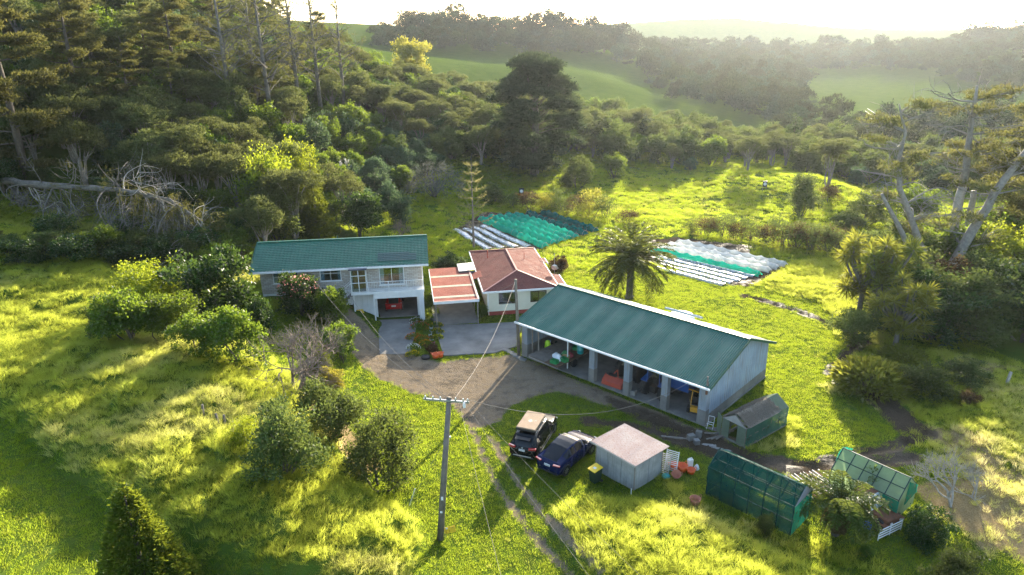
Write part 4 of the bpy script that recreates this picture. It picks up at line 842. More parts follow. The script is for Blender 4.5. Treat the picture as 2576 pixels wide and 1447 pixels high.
sag('net_cover', (gl_ + e, gw_ + e, 1.94), (-e, gw_ + e, 1.94), (-e, gw_ / 2, 2.65), (gl_ + e, gw_ / 2, 2.65), NETD, GM, seed=3); sag('net_cover', (gl_ + e, gw_ + e, 0), (-e, gw_ + e, 0), (-e, gw_ + e, 1.93), (gl_ + e, gw_ + e, 1.93), NETD, GM, seed=4)
sag('net_cover', (gl_ + e, -e, 0), (gl_ + e, gw_ + e, 0), (gl_ + e, gw_ + e, 1.9), (gl_ + e, -e, 1.9), NETG, GM, 6, seed=5); sag('net_cover', (-e, gw_, 0), (-e, -e, 0), (-e, -e, 1.9), (-e, gw_, 1.9), NETD, GM, 6, seed=6)
MB().slab([(gl_ + .06, 0, 1.9), (gl_ + .06, gw_, 1.9), (gl_ + .06, gw_ / 2, 2.62)], .02).build('gable_panel', mat('grey_panel', (.30, .30, .33), .6), GM); MB().slab([(-.06, 0, 1.9), (-.06, gw_ / 2, 2.62), (-.06, gw_, 1.9)], .02).build('gable_panel', mat('grey_panel_back', (.30, .30, .33), .6), GM)
# reed-roofed glasshouse beside the shed: local y is its length
u = Vector((19.6 - 15.76, 42.48 - 39.66, 0)); GT = empty('thatched_greenhouse', (14.38, 40.88, 0), math.atan2(u.y, u.x) - math.pi / 2, 'old greenhouse with reed covered roof and netted side by the shed', 'greenhouse'); tw, tl = 1.85, 4.8; foot(GT, 0, tw, 0, tl)
gh_frame(GT, tw, tl, 1.45, 2.05, 5, MT['timber'])
OLDG = net('mossy_fibreglass', (.22, .27, .20), .08, .5)
TH = mat('dry_reeds', (.20, .165, .13), .95, 0, (.10, .085, .065), 18, 1.0, 60)
for s in (0, 1):
    a = [(-.12 if s == 0 else tw + .12), 0]
    xa = -.12 if s == 0 else tw + .12
    sag('reed_roof', (xa, .15, 1.46), (xa, tl * .78, 1.46), (tw / 2, tl * .78, 2.12), (tw / 2, .15, 2.12), TH, GT, 40, 12, .06, 7 + s) if s == 1 else sag('reed_roof', (xa, tl * .78, 1.46), (xa, .15, 1.46), (tw / 2, .15, 2.12), (tw / 2, tl * .78, 2.12), TH, GT, 40, 12, .06, 7 + s)
rd = MB(); rr_ = random.Random(4)
for i in range(420):
    s = rr_.choice((0, 1)); y = rr_.uniform(.1, tl * .79); f0 = rr_.uniform(0, .6); f1 = f0 + rr_.uniform(.25, .42); pa = lambda f: Vector(((-.12 if s == 0 else tw + .12) * (1 - f) + tw / 2 * f, y + rr_.uniform(-.25, .25), 1.5 + .66 * f + rr_.uniform(.0, .05))); rd.bar(pa(f0), pa(f1), .022)
rd.build('reed_strands', TH, GT)['kind'] = 'stuff'
for s in (0, 1): xa = -.05 if s == 0 else tw + .05; MB().slab([(xa, tl * .785, 1.47), (xa, tl, 1.47), (tw / 2, tl, 2.1), (tw / 2, tl * .785, 2.1)], .02).build('roof_panel', OLDG, GT)
sag('net_cover', (tw + .04, 0, .05), (tw + .04, tl, .05), (tw + .05, tl, 1.46), (tw + .05, 0, 1.46), net('faded_shade_net', (.07, .17, .13), .2, .5), GT, 16, 6, .06, 12)
MB().lo((-.03, 0, .4), (-.01, tl, 1.42)).build('side_panel', OLDG, GT); MB().lo((-.05, .0, -.1), (tw + .05, .06, .1)).lo((-.05, .06, -.1), (.05, tl, .1)).lo((tw - .05, .06, -.1), (tw + .03, tl, .1)).build('base', MT['concdark'], GT)
MB().lo((0, -.03, .1), (.55, 0, 1.42)).build('end_panel', OLDG, GT); MB().lo((1.2, -.03, .1), (tw, 0, 1.42)).build('end_panel', OLDG, GT); MB().slab([(0, -.03, 1.45), (tw, -.03, 1.45), (tw / 2, -.03, 2.02)], .02).build('gable_panel', MT['silver'], GT)
dr = empty('x', (0, 0, 0)); bpy.data.objects.remove(dr)
MB().lo((.0, 0, .02), (.62, .03, 1.5)).build('door', OLDG, GT, loc=(-.05, -.06, .02), rz=R(150)); MB().slab([(-.1, tl, .1), (tw, tl, .1), (tw, tl, 1.45), (tw / 2, tl, 2.03), (0, tl, 1.45)], .02).build('end_panel', OLDG, GT)
# open-fronted pale greenhouse at the right
u = Vector((21.57 - 19.19, 31.97 - 34.95, 0)); GO_ = empty('pale_greenhouse', (19.19, 34.95, 0), math.atan2(u.y, u.x), 'pale green sheeted greenhouse with torn bright green net, overgrown by a vine', 'greenhouse'); ol, ow = 3.9, 2.3; foot(GO_, 0, ol, 0, ow)
for i in range(6):
    x = ol * i / 5; MB().bar((x, 0, 0), (x, 0, 1.35), .05).bar((x, ow, 0), (x, ow, 1.35), .05).bar((x, 0, 1.35), (x, ow / 2, 2.35), .05).bar((x, ow / 2, 2.35), (x, ow, 1.35), .05).build('frame', GHF, GO_)
for y, z in ((0, 1.35), (ow, 1.35), (ow / 2, 2.35), (0, .7), (ow, .7), (ow * .25, 1.85), (ow * .75, 1.85)): MB().bar((0, y, z), (ol, y, z), .045).build('rail', GHF, GO_)
for i in range(5):
    a, b = ol * i / 5 + .03, ol * (i + 1) / 5 - .03
    for (z0, y0, z1, y1, nm) in ((.05, -.02, 1.33, -.02, 'side_sheet'), (1.37, .0, 2.33, ow / 2 - .02, 'roof_sheet'), (2.33, ow / 2 + .02, 1.37, ow, 'roof_sheet'), (.05, ow + .02, 1.33, ow + .02, 'side_sheet')):
        MB().slab([(a, y0, z0), (b, y0, z0), (b, y1, z1), (a, y1, z1)], .01).build(nm, NETP, GO_)
MB().slab([(ol + .03, 0, .05), (ol + .03, ow, .05), (ol + .03, ow, 1.33), (ol + .03, ow / 2, 2.33), (ol + .03, 0, 1.33)], .01).build('end_sheet', NETP, GO_)
sag('net_cover', (-.06, ow, .2), (-.06, -.1, .2), (-.06, ow * .35, 2.2), (-.06, ow * .5, 2.35), NETG, GO_, 8, seed=21); sag('net_cover', (-.1, ow * .5, 2.38), (.5, ow * .5, 2.4), (.2, ow * .9, 2.0), (-.2, ow * .95, 1.8), NETG, GO_, 6, 5, .1, 22)
sag('net_cover', (ol + .06, ow * .3, .7), (ol + .07, ow + .1, .85), (ol + .06, ow + .05, 1.35), (ol + .06, ow * .4, 2.2), NETG, GO_, 8, seed=23); sag('net_cover', (ol * .75, -.06, .5), (ol + .05, -.06, .25), (ol + .05, -.05, 1.3), (ol * .78, -.05, 1.35), NETG, GO_, 6, seed=24)

# ------------------------------------------------------------------ power poles and wires
def crossarm_pole(base, top, r0, r1, m, label, arm=None, rungs=True):
    o = empty('power_pole', base, 0, label, 'pole'); t_ = Vector(top) - Vector(base)
    MB().tube([(0, 0, -.4), (t_.x * .5, t_.y * .5, t_.z * .5), t_], [r0, (r0 + r1) / 2, r1], 10).build('pole', m, o, True)
    if arm:
        a = Vector(arm).normalized(); c = t_ + Vector((0, 0, -.12)); MB().bar(c - a * 1.35 + Vector((0, -.14, 0)), c + a * 1.05 + Vector((0, -.14, 0)), .1, .1).build('crossarm', MT['steel'], o)
        for k in (-1.25, -.85, -.45, .35, .75, .98): MB().lathe([(.035, 0), (.06, .04), (.05, .1), (.03, .16)], tuple(c + a * k + Vector((0, -.14, .05))), 8).build('insulator', MT['alu'], o)
        MB().tube([c + a * .5, c + a * .62 + Vector((0, -.2, -.5)), c + a * .2 + Vector((0, -.25, -.8)), c + a * .1 + Vector((0, -.2, -.3))], .015, 5).build('cable_loop', MT['black'], o); MB().lathe([(.07, 0), (.08, .15), (.06, .28)], tuple(c + a * .8 + Vector((0, -.25, -.25))), 10).build('fuse', MT['white'], o)
        for z, s in ((.22, .02), (.32, .035)): MB().box(t_ * z + Vector((0, -.21, 0)), (.12, .012, .22 if s > .03 else .12)).build('pole_tag', MT['white'], o)
        MB().lathe([(.04, 0), (.05, .08)], tuple(t_ * .74 + Vector((.2, -.1, 0))), 8).build('service_fitting', MT['white'], o)
    return o
b1 = G(1106, 1356); tz = top_z(b1, 1130, 1000); d1 = ray(1130, 1000); k_ = (tz - CAM_H) / d1[2]; T1 = Vector((d1[0] * k_, d1[1] * k_, tz))
PO1 = crossarm_pole(b1, T1, .2, .13, mat('concrete_pole', (.18, .16, .135), .95, 0, (.11, .10, .085), 2, .5, 30, .1), 'tall leaning concrete power pole with steel crossarm in the foreground', (1, -.18, 0))
sg = empty('warning_sign', G(1120, 1352), R(8), 'small yellow warning sign at the foot of the foreground pole', 'sign'); MB().box((.28, -.05, .52), (.62, .02, .42), 0, R(-8)).build('board', MT['lead'], sg); MB().lo((-.02, -.03, 0), (.02, .01, .7)).build('stake', MT['timber'], sg)
text('sign_symbol', '(  )', (.16, -.066, .45), (math.pi / 2, R(-8), 0), .2, MT['black'], sg); text('sign_arrow', '->', (.42, -.066, .66), (math.pi / 2, R(-8), 0), .12, MT['black'], sg); MB().box((.1, -.064, .64), (.12, .006, .1)).build('sign_panel', MT['white'], sg)
b2 = G(1306, 895); T2 = Vector((b2.x - .25, b2.y, top_z(b2, 1299, 703)))
crossarm_pole(b2, T2, .16, .12, MT['poletimber'], 'weathered timber power pole at the left corner of the farm shed')
def wire(name, a, b, s, label, r_=.012, m='timber'):
    a, b = Vector(a), Vector(b); pts = [a.lerp(b, i / 16) - Vector((0, 0, s * 4 * (i / 16) * (1 - i / 16))) for i in range(17)]
    return tag(MB().tube(pts, r_, 4).build(name, MT[m]), label, 'wire')
pa = lambda k: PO1.location + (T1 - Vector(PO1.location)) + Vector((k, -.18 * k - .14, .05))
wire('service_wire', pa(-.4), HO.matrix_basis @ Vector((4.6, -.7, EV - .35)), 1.0, 'thin wire from foreground pole to the left of the brick house', .013)
wire('service_wire', pa(-.1), HO.matrix_basis @ Vector((8.0, -.8, FZ + .3)), .9, 'thin wire from foreground pole to the brick house steps', .013)
wire('service_wire', pa(.3), T2 - Vector((0, 0, .1)), .9, 'pale wire between the foreground pole and the shed pole', .014)
wire('service_wire', T2 - Vector((0, 0, .2)), CO.matrix_basis @ Vector((1.0, -.05, CE - .1)), .15, 'short wire between the shed pole and the cottage eave', .01)
wire('service_wire', pa(.9), SH.matrix_basis @ Vector((16.2, -.7, EZ - .05)), 1.6, 'pale wire sagging from the foreground pole to the shed gutter', .014)
for k, (qx, qy) in enumerate(((1290, 1600), (1700, 1640), (1950, 1660))): e_ = aty(qx, qy, 16.0); wire('service_wire', pa(.5 + .2 * k), Vector((e_[0] + 1, 12, 8.6 - .3 * k)), .5, ('left', 'middle', 'right')[k] + ' of three wires running from the foreground pole towards the viewer', .007)
wire('stay_wire', G(1034, 1262), T1 - (T1 - Vector(PO1.location)) * .26, 0, 'white sleeved stay wire from the bank up to the foreground pole', .012, 'alu'); tag(MB().tube([G(1030, 1272), Vector(G(1030, 1272)).lerp(T1, .16) + Vector((0, 0, .1))], .03, 6).build('stay_guard', MT['white']), 'white plastic guard on the stay wire at the bank', 'stay guard')
# far power line on the right hillside
for k in range(3): a = aty(2170 + k * 6, 285 - k * 6, 260.0); b = aty(2640, 470 - k * 10, 120.0); wire('power_line', a, b, 2, ('lowest', 'middle', 'highest')[k] + ' of three far power lines crossing the right hillside', .05, 'alu')
# ------------------------------------------------------------------ foliage
def unit(a): return a / (np.linalg.norm(a, axis=-1, keepdims=True) + 1e-9)
def leaf_mesh(name, pos, axis, ll, lw, m, rs, droop=0.0, v=None):
    n = len(pos); ax = unit(axis); sd = unit(np.cross(ax, unit(rs.randn(n, 3)))); k = (.7 + .6 * rs.rand(n))[:, None]
    tip = pos + ax * ll * k; tip[:, 2] -= droop * ll; mid = pos + ax * ll * k * .45 + np.cross(ax, sd) * ll * .06
    V_ = np.stack([pos, mid + sd * lw * k / 2, tip, mid - sd * lw * k / 2], 1).reshape(-1, 3)
    me = mesh_np(name, V_, np.arange(4 * n).reshape(n, 4), False, [m])
    set_v(me, np.repeat(rs.rand(n) if v is None else v, 4)); return me
def sph(rs, n, zmin=-1.0):
    z = zmin + (1 - zmin) * rs.rand(n); a = rs.rand(n) * 6.2832; q = np.sqrt(np.maximum(0, 1 - z * z)); return np.stack([q * np.cos(a), q * np.sin(a), z], 1)
def lobed(name, m, rs, lobes, per, leaves, ll, lw, cr, zmin=-.35, up=.35, out=.8, rnd=.9, flat=.7, droop=0.0):
    P_, A_ = [], []
    for (cx, cy, cz, rx, ry, rz) in lobes:
        K = max(5, int(per * (rx * ry + rx * rz + ry * rz) / 3 * 12)); d = sph(rs, K, zmin); rad = 1 - .28 * rs.rand(K) ** 1.5
        c = np.array([cx, cy, cz]) + d * np.array([rx, ry, rz]) * rad[:, None]
        p = np.repeat(c, leaves, 0) + rs.randn(K * leaves, 3) * np.array([cr, cr, cr * flat]); dd = np.repeat(d, leaves, 0)
        P_.append(p); A_.append(dd * out + np.array([0, 0, up]) + rs.randn(len(p), 3) * rnd)
    return leaf_mesh(name, np.concatenate(P_), np.concatenate(A_), ll, lw, m, rs, droop)
def limb(mb, a, b, r0, r1, rs, bend=.15, n=5, k=6):
    a, b = Vector(a), Vector(b); d = (b - a).length; o = Vector(tuple(rs.randn(3))) * d * bend
    mb.tube([a.lerp(b, i / n) + o * math.sin(math.pi * i / n) for i in range(n + 1)], [r0 + (r1 - r0) * i / n for i in range(n + 1)], k)
BK = dict(deadgrey=mat('dead_pine_bark', (.27, .245, .21), .95, 0, (.15, .135, .115), 3, .8, 18), pale=mat('pale_bark', (.24, .21, .17), .9, 0, (.15, .13, .10), 5, .5, 30), dark=mat('dark_bark', (.10, .08, .06), .95, 0, (.055, .045, .035), 5, .5, 30), grey=mat('grey_bark', (.15, .135, .115), .95, 0, (.07, .064, .056), 3, .8, 18), white=mat('bleached_bark', (.36, .33, .29), .9, 0, (.24, .22, .19), 4, .4, 25), twig=mat('twig', (.20, .155, .12), .95, 0, (.13, .10, .08), 6))
_lm = leafmat
def leafmat(n, d, l, tr, w=.5, g=.2, r=.4, *a): return _lm(n, d, l, tr, w, g * .14, max(r, .5), *a)
LF = dict(totara=leafmat('totara_leaf', (.016, .040, .008), (.075, .105, .016), (.34, .38, .03), .45, .2, .5),
    kanuka=leafmat('kanuka_leaf', (.022, .031, .011), (.086, .098, .036), (.24, .27, .08), .42, .10, .5, .03, .30), olive=leafmat('olive_leaf', (.026, .044, .014), (.076, .102, .036), (.24, .30, .06), .42, .25, .4),
    broad=leafmat('broad_leaf', (.022, .050, .010), (.062, .115, .020), (.30, .40, .03), .5, .45, .3), bright=leafmat('bright_leaf', (.040, .080, .010), (.110, .150, .016), (.50, .55, .03), .58, .4, .3), dark=leafmat('dark_leaf', (.012, .030, .010), (.035, .065, .018), (.12, .19, .03), .4, .6, .25),
    blue=leafmat('grey_green_leaf', (.026, .055, .028), (.070, .110, .058), (.16, .24, .09), .4, .35, .4), pine=leafmat('pine_needle', (.035, .046, .014), (.100, .105, .034), (.27, .26, .07), .42, .12, .5), far=leafmat('far_leaf', (.016, .024, .011), (.050, .060, .027), (.10, .115, .045), .28, .05, .6, .02, .3), farblue=leafmat('far_blue_leaf', (.018, .030, .016), (.045, .065, .036), (.09, .12, .06), .28, .05, .6, .02, .3), macro=leafmat('macrocarpa_leaf', (.014, .026, .013), (.042, .055, .026), (.10, .13, .05), .35, .1, .5),
    straw=leafmat('strap_leaf', (.045, .070, .014), (.120, .150, .030), (.45, .46, .05), .5, .5, .3), palm=leafmat('palm_frond', (.018, .040, .010), (.060, .085, .022), (.22, .25, .04), .45, .5, .28), gold=leafmat('gold_leaf', (.10, .11, .02), (.20, .18, .04), (.55, .50, .06), .5, .3, .4),
    brown=leafmat('brown_leaf', (.040, .026, .014), (.090, .062, .032), (.18, .12, .05), .4, .1, .6), grey=leafmat('grey_leaf', (.075, .085, .070), (.16, .17, .15), (.2, .2, .16), .35, .1, .6), norf=leafmat('norfolk_leaf', (.10, .095, .035), (.22, .19, .08), (.40, .34, .12), .45, .2, .5), flower=leafmat('orange_flower', (.45, .12, .01), (.65, .22, .02), (.6, .25, .03), .4, .1, .6), pink=leafmat('pink_flower', (.5, .12, .12), (.65, .25, .22), (.6, .3, .3), .4, .1, .6), white=leafmat('white_flower', (.5, .5, .45), (.7, .7, .65), (.6, .6, .5), .3, .1, .6), yel=leafmat('yellow_flower', (.45, .38, .01), (.6, .52, .02), (.7, .6, .03), .5, .1, .6))
PROTO = {}
def proto(kind, i):
    if (kind, i) in PROTO: return PROTO[(kind, i)]
    rs = np.random.RandomState(hash_(kind) + 7 * i); w_ = MB(); cm = None; U = lambda a, b: a + (b - a) * rs.rand()
    if kind in ('kanuka', 'kanuka_far'):
        far = kind.endswith('far'); n = 11 if not far else 6; lobes = []
        for j in range(n):
            a = j * 6.283 / n + U(-.4, .4); q = U(.9, 2.4) if j else .2; lobes.append((q * math.cos(a), q * math.sin(a), U(4.4, 7.4) - q * .35, U(1.0, 1.7), U(1.0, 1.7), U(.65, 1.05)))
        for j, l in enumerate(lobes):
            if j % 2 == 0: limb(w_, (U(-.15, .15), U(-.15, .15), -.3), (l[0] * .35, l[1] * .35, 3.0), .13, .09, rs, .06); limb(w_, (l[0] * .35, l[1] * .35, 3.0), l[:3], .09, .03, rs, .08)
            else: limb(w_, (l[0] * .25, l[1] * .25, 2.6), l[:3], .07, .025, rs, .1)
        cm = lobed(kind, LF['kanuka'] if not far else LF['far'], rs, lobes, 2.3 if not far else 1.5, 22 if not far else 8, .26 if not far else .5, .085 if not far else .18, .2, -.25, .7, .7, .6, .6); bk = 'pale'
    elif kind in ('broad', 'bright', 'olive', 'dark', 'blue', 'gold', 'brown'):
        lobes = [(0, 0, 2.2, 1.1, 1.1, 1.2)]
        for j in range(10): a = rs.rand() * 6.283; q = U(.6, 1.75); lobes.append((q * math.cos(a), q * math.sin(a), U(.7, 3.5) - .25 * q, U(.45, 1.05), U(.45, 1.05), U(.4, .95)))
        for j in range(16): a = rs.rand() * 6.283; q = U(.2, 1.9); lobes.append((q * math.cos(a), q * math.sin(a), U(1.2, 3.9) - .5 * max(0, q - .8), U(.16, .4), U(.16, .4), U(.35, .8)))
        for l in lobes[:7]: limb(w_, (U(-.2, .2), U(-.2, .2), -.3), l[:3], .08, .02, rs, .12)
        lw = .11 if kind not in ('olive', 'bright') else .075; cm = lobed(kind, LF[kind], rs, lobes, 3.2, 26, .2 if kind != 'bright' else .14, lw * 1.15, .2, -.6, .35, .8, .9, .8); bk = 'dark'
    elif kind == 'round_far':
        lobes = [(U(-1.4, 1.4), U(-1.4, 1.4), U(2.2, 5.6), U(1.0, 1.9), U(1.0, 1.9), U(.8, 1.5)) for j in range(8)]
        for l in lobes[:4]: limb(w_, (0, 0, -.3), l[:3], .13, .03, rs, .06)
        cm = lobed(kind, LF[('far', 'farblue', 'macro', 'far')[i % 4]], rs, lobes, 1.3, 8, .45, .22, .28, -.5, .35, .8, .8); bk = 'dark'
    elif kind == 'slender':                             # tall upright column (totara, lawson)
        lobes = [(U(-.25, .25), U(-.25, .25), .8 + j * .62, max(.22, 1.45 * (1 - (j / 11) ** 1.3)), max(.22, 1.45 * (1 - (j / 11) ** 1.3)), .6) for j in range(11)]
        w_.tube([(0, 0, -.3), (0, 0, 7.2)], [.16, .03], 7); cm = lobed(kind, LF[('olive', 'gold', 'dark', 'totara')[i % 4]], rs, lobes, 4.2 if i != 3 else 9.0, 26 if i != 3 else 34, .22 if i != 3 else .13, .09 if i != 3 else .05, .14 if i != 3 else .11, -.9, .5, .6, .7); bk = 'dark'
    elif kind == 'cone':
        Ht = 6.5; K = 1500; z = Ht * (1 - np.sqrt(rs.rand(K))) ; a = rs.rand(K) * 6.283; rr = .37 * (Ht - z) * (.72 + .3 * rs.rand(K)) + .05; c = np.stack([rr * np.cos(a), rr * np.sin(a), z], 1); d = np.stack([np.cos(a), np.sin(a), .5 + 0 * a], 1)
        pz = np.repeat(c, 26, 0) + rs.randn(K * 26, 3) * .10; cm = leaf_mesh(kind, pz, np.repeat(d, 26, 0) + rs.randn(K * 26, 3) * .5, .19, .085, LF['totara'], rs); w_.tube([(0, 0, -.8), (0, 0, Ht * .9)], [.2, .03], 7); bk = 'dark'
    elif kind == 'pine':                                # big open pine with flat plates of needles
        P_, A_ = [], []; Ht = 19; w_.tube([(0, 0, -.5), (U(-.3, .3), U(-.3, .3), Ht * .5), (U(-.5, .5), U(-.5, .5), Ht)], [.42, .3, .06], 9)
        for j in range(34):
            z = Ht * (.10 + .89 * (j / 34) ** .9); a = rs.rand() * 6.283; ln = 5.6 * (1 - max(0, z / Ht - .25) ** 1.7) * min(1, .45 + z / Ht * 2.2) * U(.6, 1.0) + .5; e = np.array([ln * math.cos(a), ln * math.sin(a), z + U(-.2, 1.3)]); limb(w_, (0, 0, z), e, .10, .03, rs, .05, 5, 5)
            for t in np.linspace(.35, 1.05, 9):
                for s in range(4):
                    c = np.array([0, 0, z]) * (1 - t) + e * t + np.array([U(-.8, .8), U(-.8, .8), U(-.1, .45)]); p = c + rs.randn(26, 3) * np.array([.32, .32, .11]); P_.append(p); A_.append(rs.randn(26, 3) * .7 + np.array([math.cos(a) * .5, math.sin(a) * .5, .55]))
        cm = leaf_mesh(kind, np.concatenate(P_), np.concatenate(A_), .42, .10, LF['pine'], rs); bk = 'dark'
    elif kind == 'bare_pine':                           # tall pine on the ridge: bare stem, thin top
        P_, A_ = [], []; Ht = 22; w_.tube([(0, 0, -.5), (U(-.4, .4), 0, Ht * .5), (U(-1, 1), 0, Ht)], [.38, .26, .05], 8)
        for j in range(40):
            z = Ht * U(.30, .98); a = rs.rand() * 6.283; ln = U(3.0, 7.0) * (1.1 - z / Ht) + 1.2; e = np.array([ln * math.cos(a), ln * math.sin(a), z + ln * U(.3, .8)]); limb(w_, (0, 0, z), e, .09, .02, rs, .08, 5, 5)
            for t in (.55, .75, .9, 1.0):
                q = np.array([0, 0, z]) * (1 - t) + e * t; f_ = q + rs.randn(3) * .8; limb(w_, q, f_, .03, .01, rs, .1, 3, 4)
                if rs.rand() < .75: p = f_ + rs.randn(16, 3) * np.array([.4, .4, .16]); P_.append(p); A_.append(rs.randn(16, 3) * .7 + np.array([0, 0, .5]))
        cm = leaf_mesh(kind, np.concatenate(P_), np.concatenate(A_), .36, .07, LF['pine'], rs); bk = 'grey'
    elif kind == 'macro':
        lobes = []; Ht = 17; w_.tube([(0, 0, -.5), (.2, 0, 9), (0, .2, Ht)], [.7, .45, .1], 9)
        for j in range(95):
            z = U(1.2, Ht); a = rs.rand() * 6.283; mx = 6.3 * (1 - ((z - 7) / 12.5) ** 2) if z > 7 else 6.3 * (.72 + z / 25); q = mx * U(.45, 1.0); lobes.append((q * math.cos(a), q * math.sin(a), z, U(1.3, 2.1), U(1.3, 2.1), U(.35, .7)))
            if j % 2: limb(w_, (0, 0, z * .8), lobes[-1][:3], .12, .03, rs, .05, 4, 5)
        cm = lobed(kind, LF['macro'], rs, lobes, 2.2, 20, .5, .16, .3, -.4, .2, 1.0, .6, .5); bk = 'grey'
    elif kind == 'cabbage':
        P_, A_ = [], []; heads = [(0, 0, 4.2)] if i % 2 == 0 else [(U(-1.25, 1.25), U(-1.25, 1.25), U(1.5, 4.6)) for _ in range(22)]
        w_.tube([(0, 0, -.3), (0, 0, 1.6)], [.17, .14], 8)
        for h in heads:
            limb(w_, (0, 0, 1.5), h, .10, .06, rs, .05); d = sph(rs, 95, -.7); P_.append(np.tile(np.array(h), (95, 1)) + d * .05); A_.append(d + np.array([0, 0, .1]))
        cm = leaf_mesh(kind, np.concatenate(P_), np.concatenate(A_), .72, .07, LF['straw'], rs, .12); bk = 'grey'
    elif kind == 'strapclump':
        n = 2200; d = sph(rs, n, -.05); c = d * np.array([1.25, 1.25, .75]) * (.5 + .45 * rs.rand(n))[:, None]; cm = leaf_mesh(kind, c, d * 1.0 + np.array([0, 0, .5]) + rs.randn(n, 3) * .35, .34, .085, LF['straw'], rs, .25); w_.tube([(0, 0, -.2), (0, 0, .5)], [.2, .1], 6); bk = 'dark'
    elif kind in ('bare', 'white_bare'):
        def rec(p, d, ln, r_, dep):
            if dep == 0 or r_ < .004: return
            q = p + d * ln; limb(w_, p, q, r_, r_ * .62, rs, .06, 3, 5 if r_ > .03 else 4)
            for _ in range(3 if dep > 1 else 2):
                nd = (d + Vector(tuple(rs.randn(3))) * .55 + Vector((0, 0, .12 if kind == 'bare' else .2))).normalized(); rec(q if rs.rand() < .7 else p.lerp(q, U(.5, .9)), nd, ln * U(.62, .85), r_ * .58, dep - 1)
        for _ in range(5 if kind == 'bare' else 2): rec(Vector((U(-.15, .15), U(-.15, .15), -.2)), Vector((U(-.45, .45), U(-.45, .45), 1)).normalized(), 1.35, .085 if kind == 'bare' else .11, 6 if kind == 'bare' else 6)
        bk = 'twig' if kind == 'bare' else 'white'
        if kind == 'white_bare': cm = None
    elif kind == 'twiggy':                              # grey weeping dome of fine twigs
        lobes = [(0, 0, 1.6, 2.6, 2.6, 2.0), (-1.2, 0, 1.0, 1.6, 1.6, 1.3), (1.3, .3, 1.0, 1.6, 1.6, 1.3)]
        for _ in range(26): a = rs.rand() * 6.283; limb(w_, (0, 0, .2), (2.3 * math.cos(a) * rs.rand(), 2.3 * math.sin(a) * rs.rand(), U(1.6, 3.3)), .05, .012, rs, .12)
        cm = lobed(kind, LF['grey'], rs, lobes, 1.6, 16, .32, .035, .3, -.3, -.5, .9, .5); bk = 'grey'
    elif kind == 'gorse':
        lobes = [(U(-.7, .7), U(-.7, .7), U(.3, 1.8), U(.45, .85), U(.45, .85), U(.5, .95)) for _ in range(9)]
        for l in lobes[:4]: limb(w_, (0, 0, -.2), l[:3], .04, .015, rs, .1)
        cm = lobed(kind, LF[('olive', 'brown', 'gold')[i % 3]], rs, lobes, 2.4, 18, .17, .045, .16, -.5, .9, .5, .6); bk = 'dark'
    wm = w_.me(kind + '_trunk', BK[bk], True) if w_.f else None
    PROTO[(kind, i)] = (wm, cm); return PROTO[(kind, i)]
def hash_(s): return sum(ord(c) * (k + 3) for k, c in enumerate(s)) % 10000
NM = dict(kanuka='kanuka_tree', kanuka_far='kanuka_tree', broad='broadleaf_shrub', bright='broadleaf_shrub', olive='olive_shrub', dark='dark_shrub', blue='grey_green_shrub', gold='golden_shrub', brown='brown_shrub', round_far='tree', slender='upright_conifer', cone='conical_conifer', pine='pine_tree', bare_pine='tall_pine', macro='macrocarpa_tree', cabbage='cabbage_tree', strapclump='flax_clump', bare='bare_tree', white_bare='bare_tree', twiggy='twiggy_shrub', gorse='gorse_bush')
def plant(kind, i, loc, s, label, cat='tree', group=None, rz=None, sz=None, crown=None, trunk=True):
    wm, cm = proto(kind, i); r_ = random.Random(int(abs(loc[0] * 131 + loc[1] * 977)) + i)
    o = empty(crown or NM[kind], (loc[0], loc[1], loc[2] - .05), r_.random() * 6.28 if rz is None else rz, label, cat, group); o.scale = (s, s, s * (sz or 1.0))
    if wm and trunk: link(bpy.data.objects.new('trunk' if cat == 'tree' else 'stem', wm), o)
    if cm: link(bpy.data.objects.new('crown' if cat == 'tree' else 'foliage', cm), o)
    return o
def hpx(px, py, tpy, kind_h):                          # scale so that a plant at (px,py) reaches image row tpy
    b = G(px, py); return b, (top_z(b, px, tpy) - b.z) / kind_h
KH = dict(kanuka=7.9, kanuka_far=7.9, broad=4.0, bright=4.0, olive=4.0, dark=4.0, blue=4.0, gold=4.0, brown=4.0, round_far=6.6, slender=7.6, cone=6.5, pine=19.5, bare_pine=22, macro=17.5, cabbage=4.9, strapclump=1.25, bare=4.6, white_bare=5.0, twiggy=3.6, gorse=2.6)
def spot(kind, i, px, py, tpy, label, cat='shrub', wide=1.0, group=None):
    b, s = hpx(px, py, tpy, KH[kind]); o = plant(kind, i, b, s * wide, label, cat, group, sz=1 / wide); return o
# --- plants near the house and on the meadow bank
_o = spot('dark', 0, 757, 790, 688, 'rounded dark camellia bush with pink blooms in front of the brick wall', wide=1.05); _r = np.random.RandomState(8); _d = sph(_r, 170, -.1); _q = link(bpy.data.objects.new('blooms', leaf_mesh('camellia_blooms', _d * np.array([1.9, 1.9, 1.75]) * (.9 + .12 * _r.rand(170))[:, None] + np.array([0, 0, 2.1]), _d + _r.randn(170, 3) * .5, .16, .15, LF['pink'], _r)), _o); _q['kind'] = 'stuff'; spot('broad', 1, 850, 815, 728, 'dense green shrub beside the balcony stairs', wide=1.0)
spot('bare', 0, 745, 985, 790, 'leafless many-stemmed tree on the bank below the brick house', 'tree', 1.25)
_b = G(352, 1446); _b = on(_b.x * (_b.y - 3.0) / _b.y + .9, _b.y - 3.0); _b = G(362, 1446); _b = on(_b.x * (_b.y - 1.2) / _b.y, _b.y - 1.2); plant('cone', 0, _b, (top_z(_b, 345, 1205) - _b.z) / 6.5, 'conical dark green conifer at the bottom left corner', 'tree')
b_ = G(350, 1490); PROTO_S = None
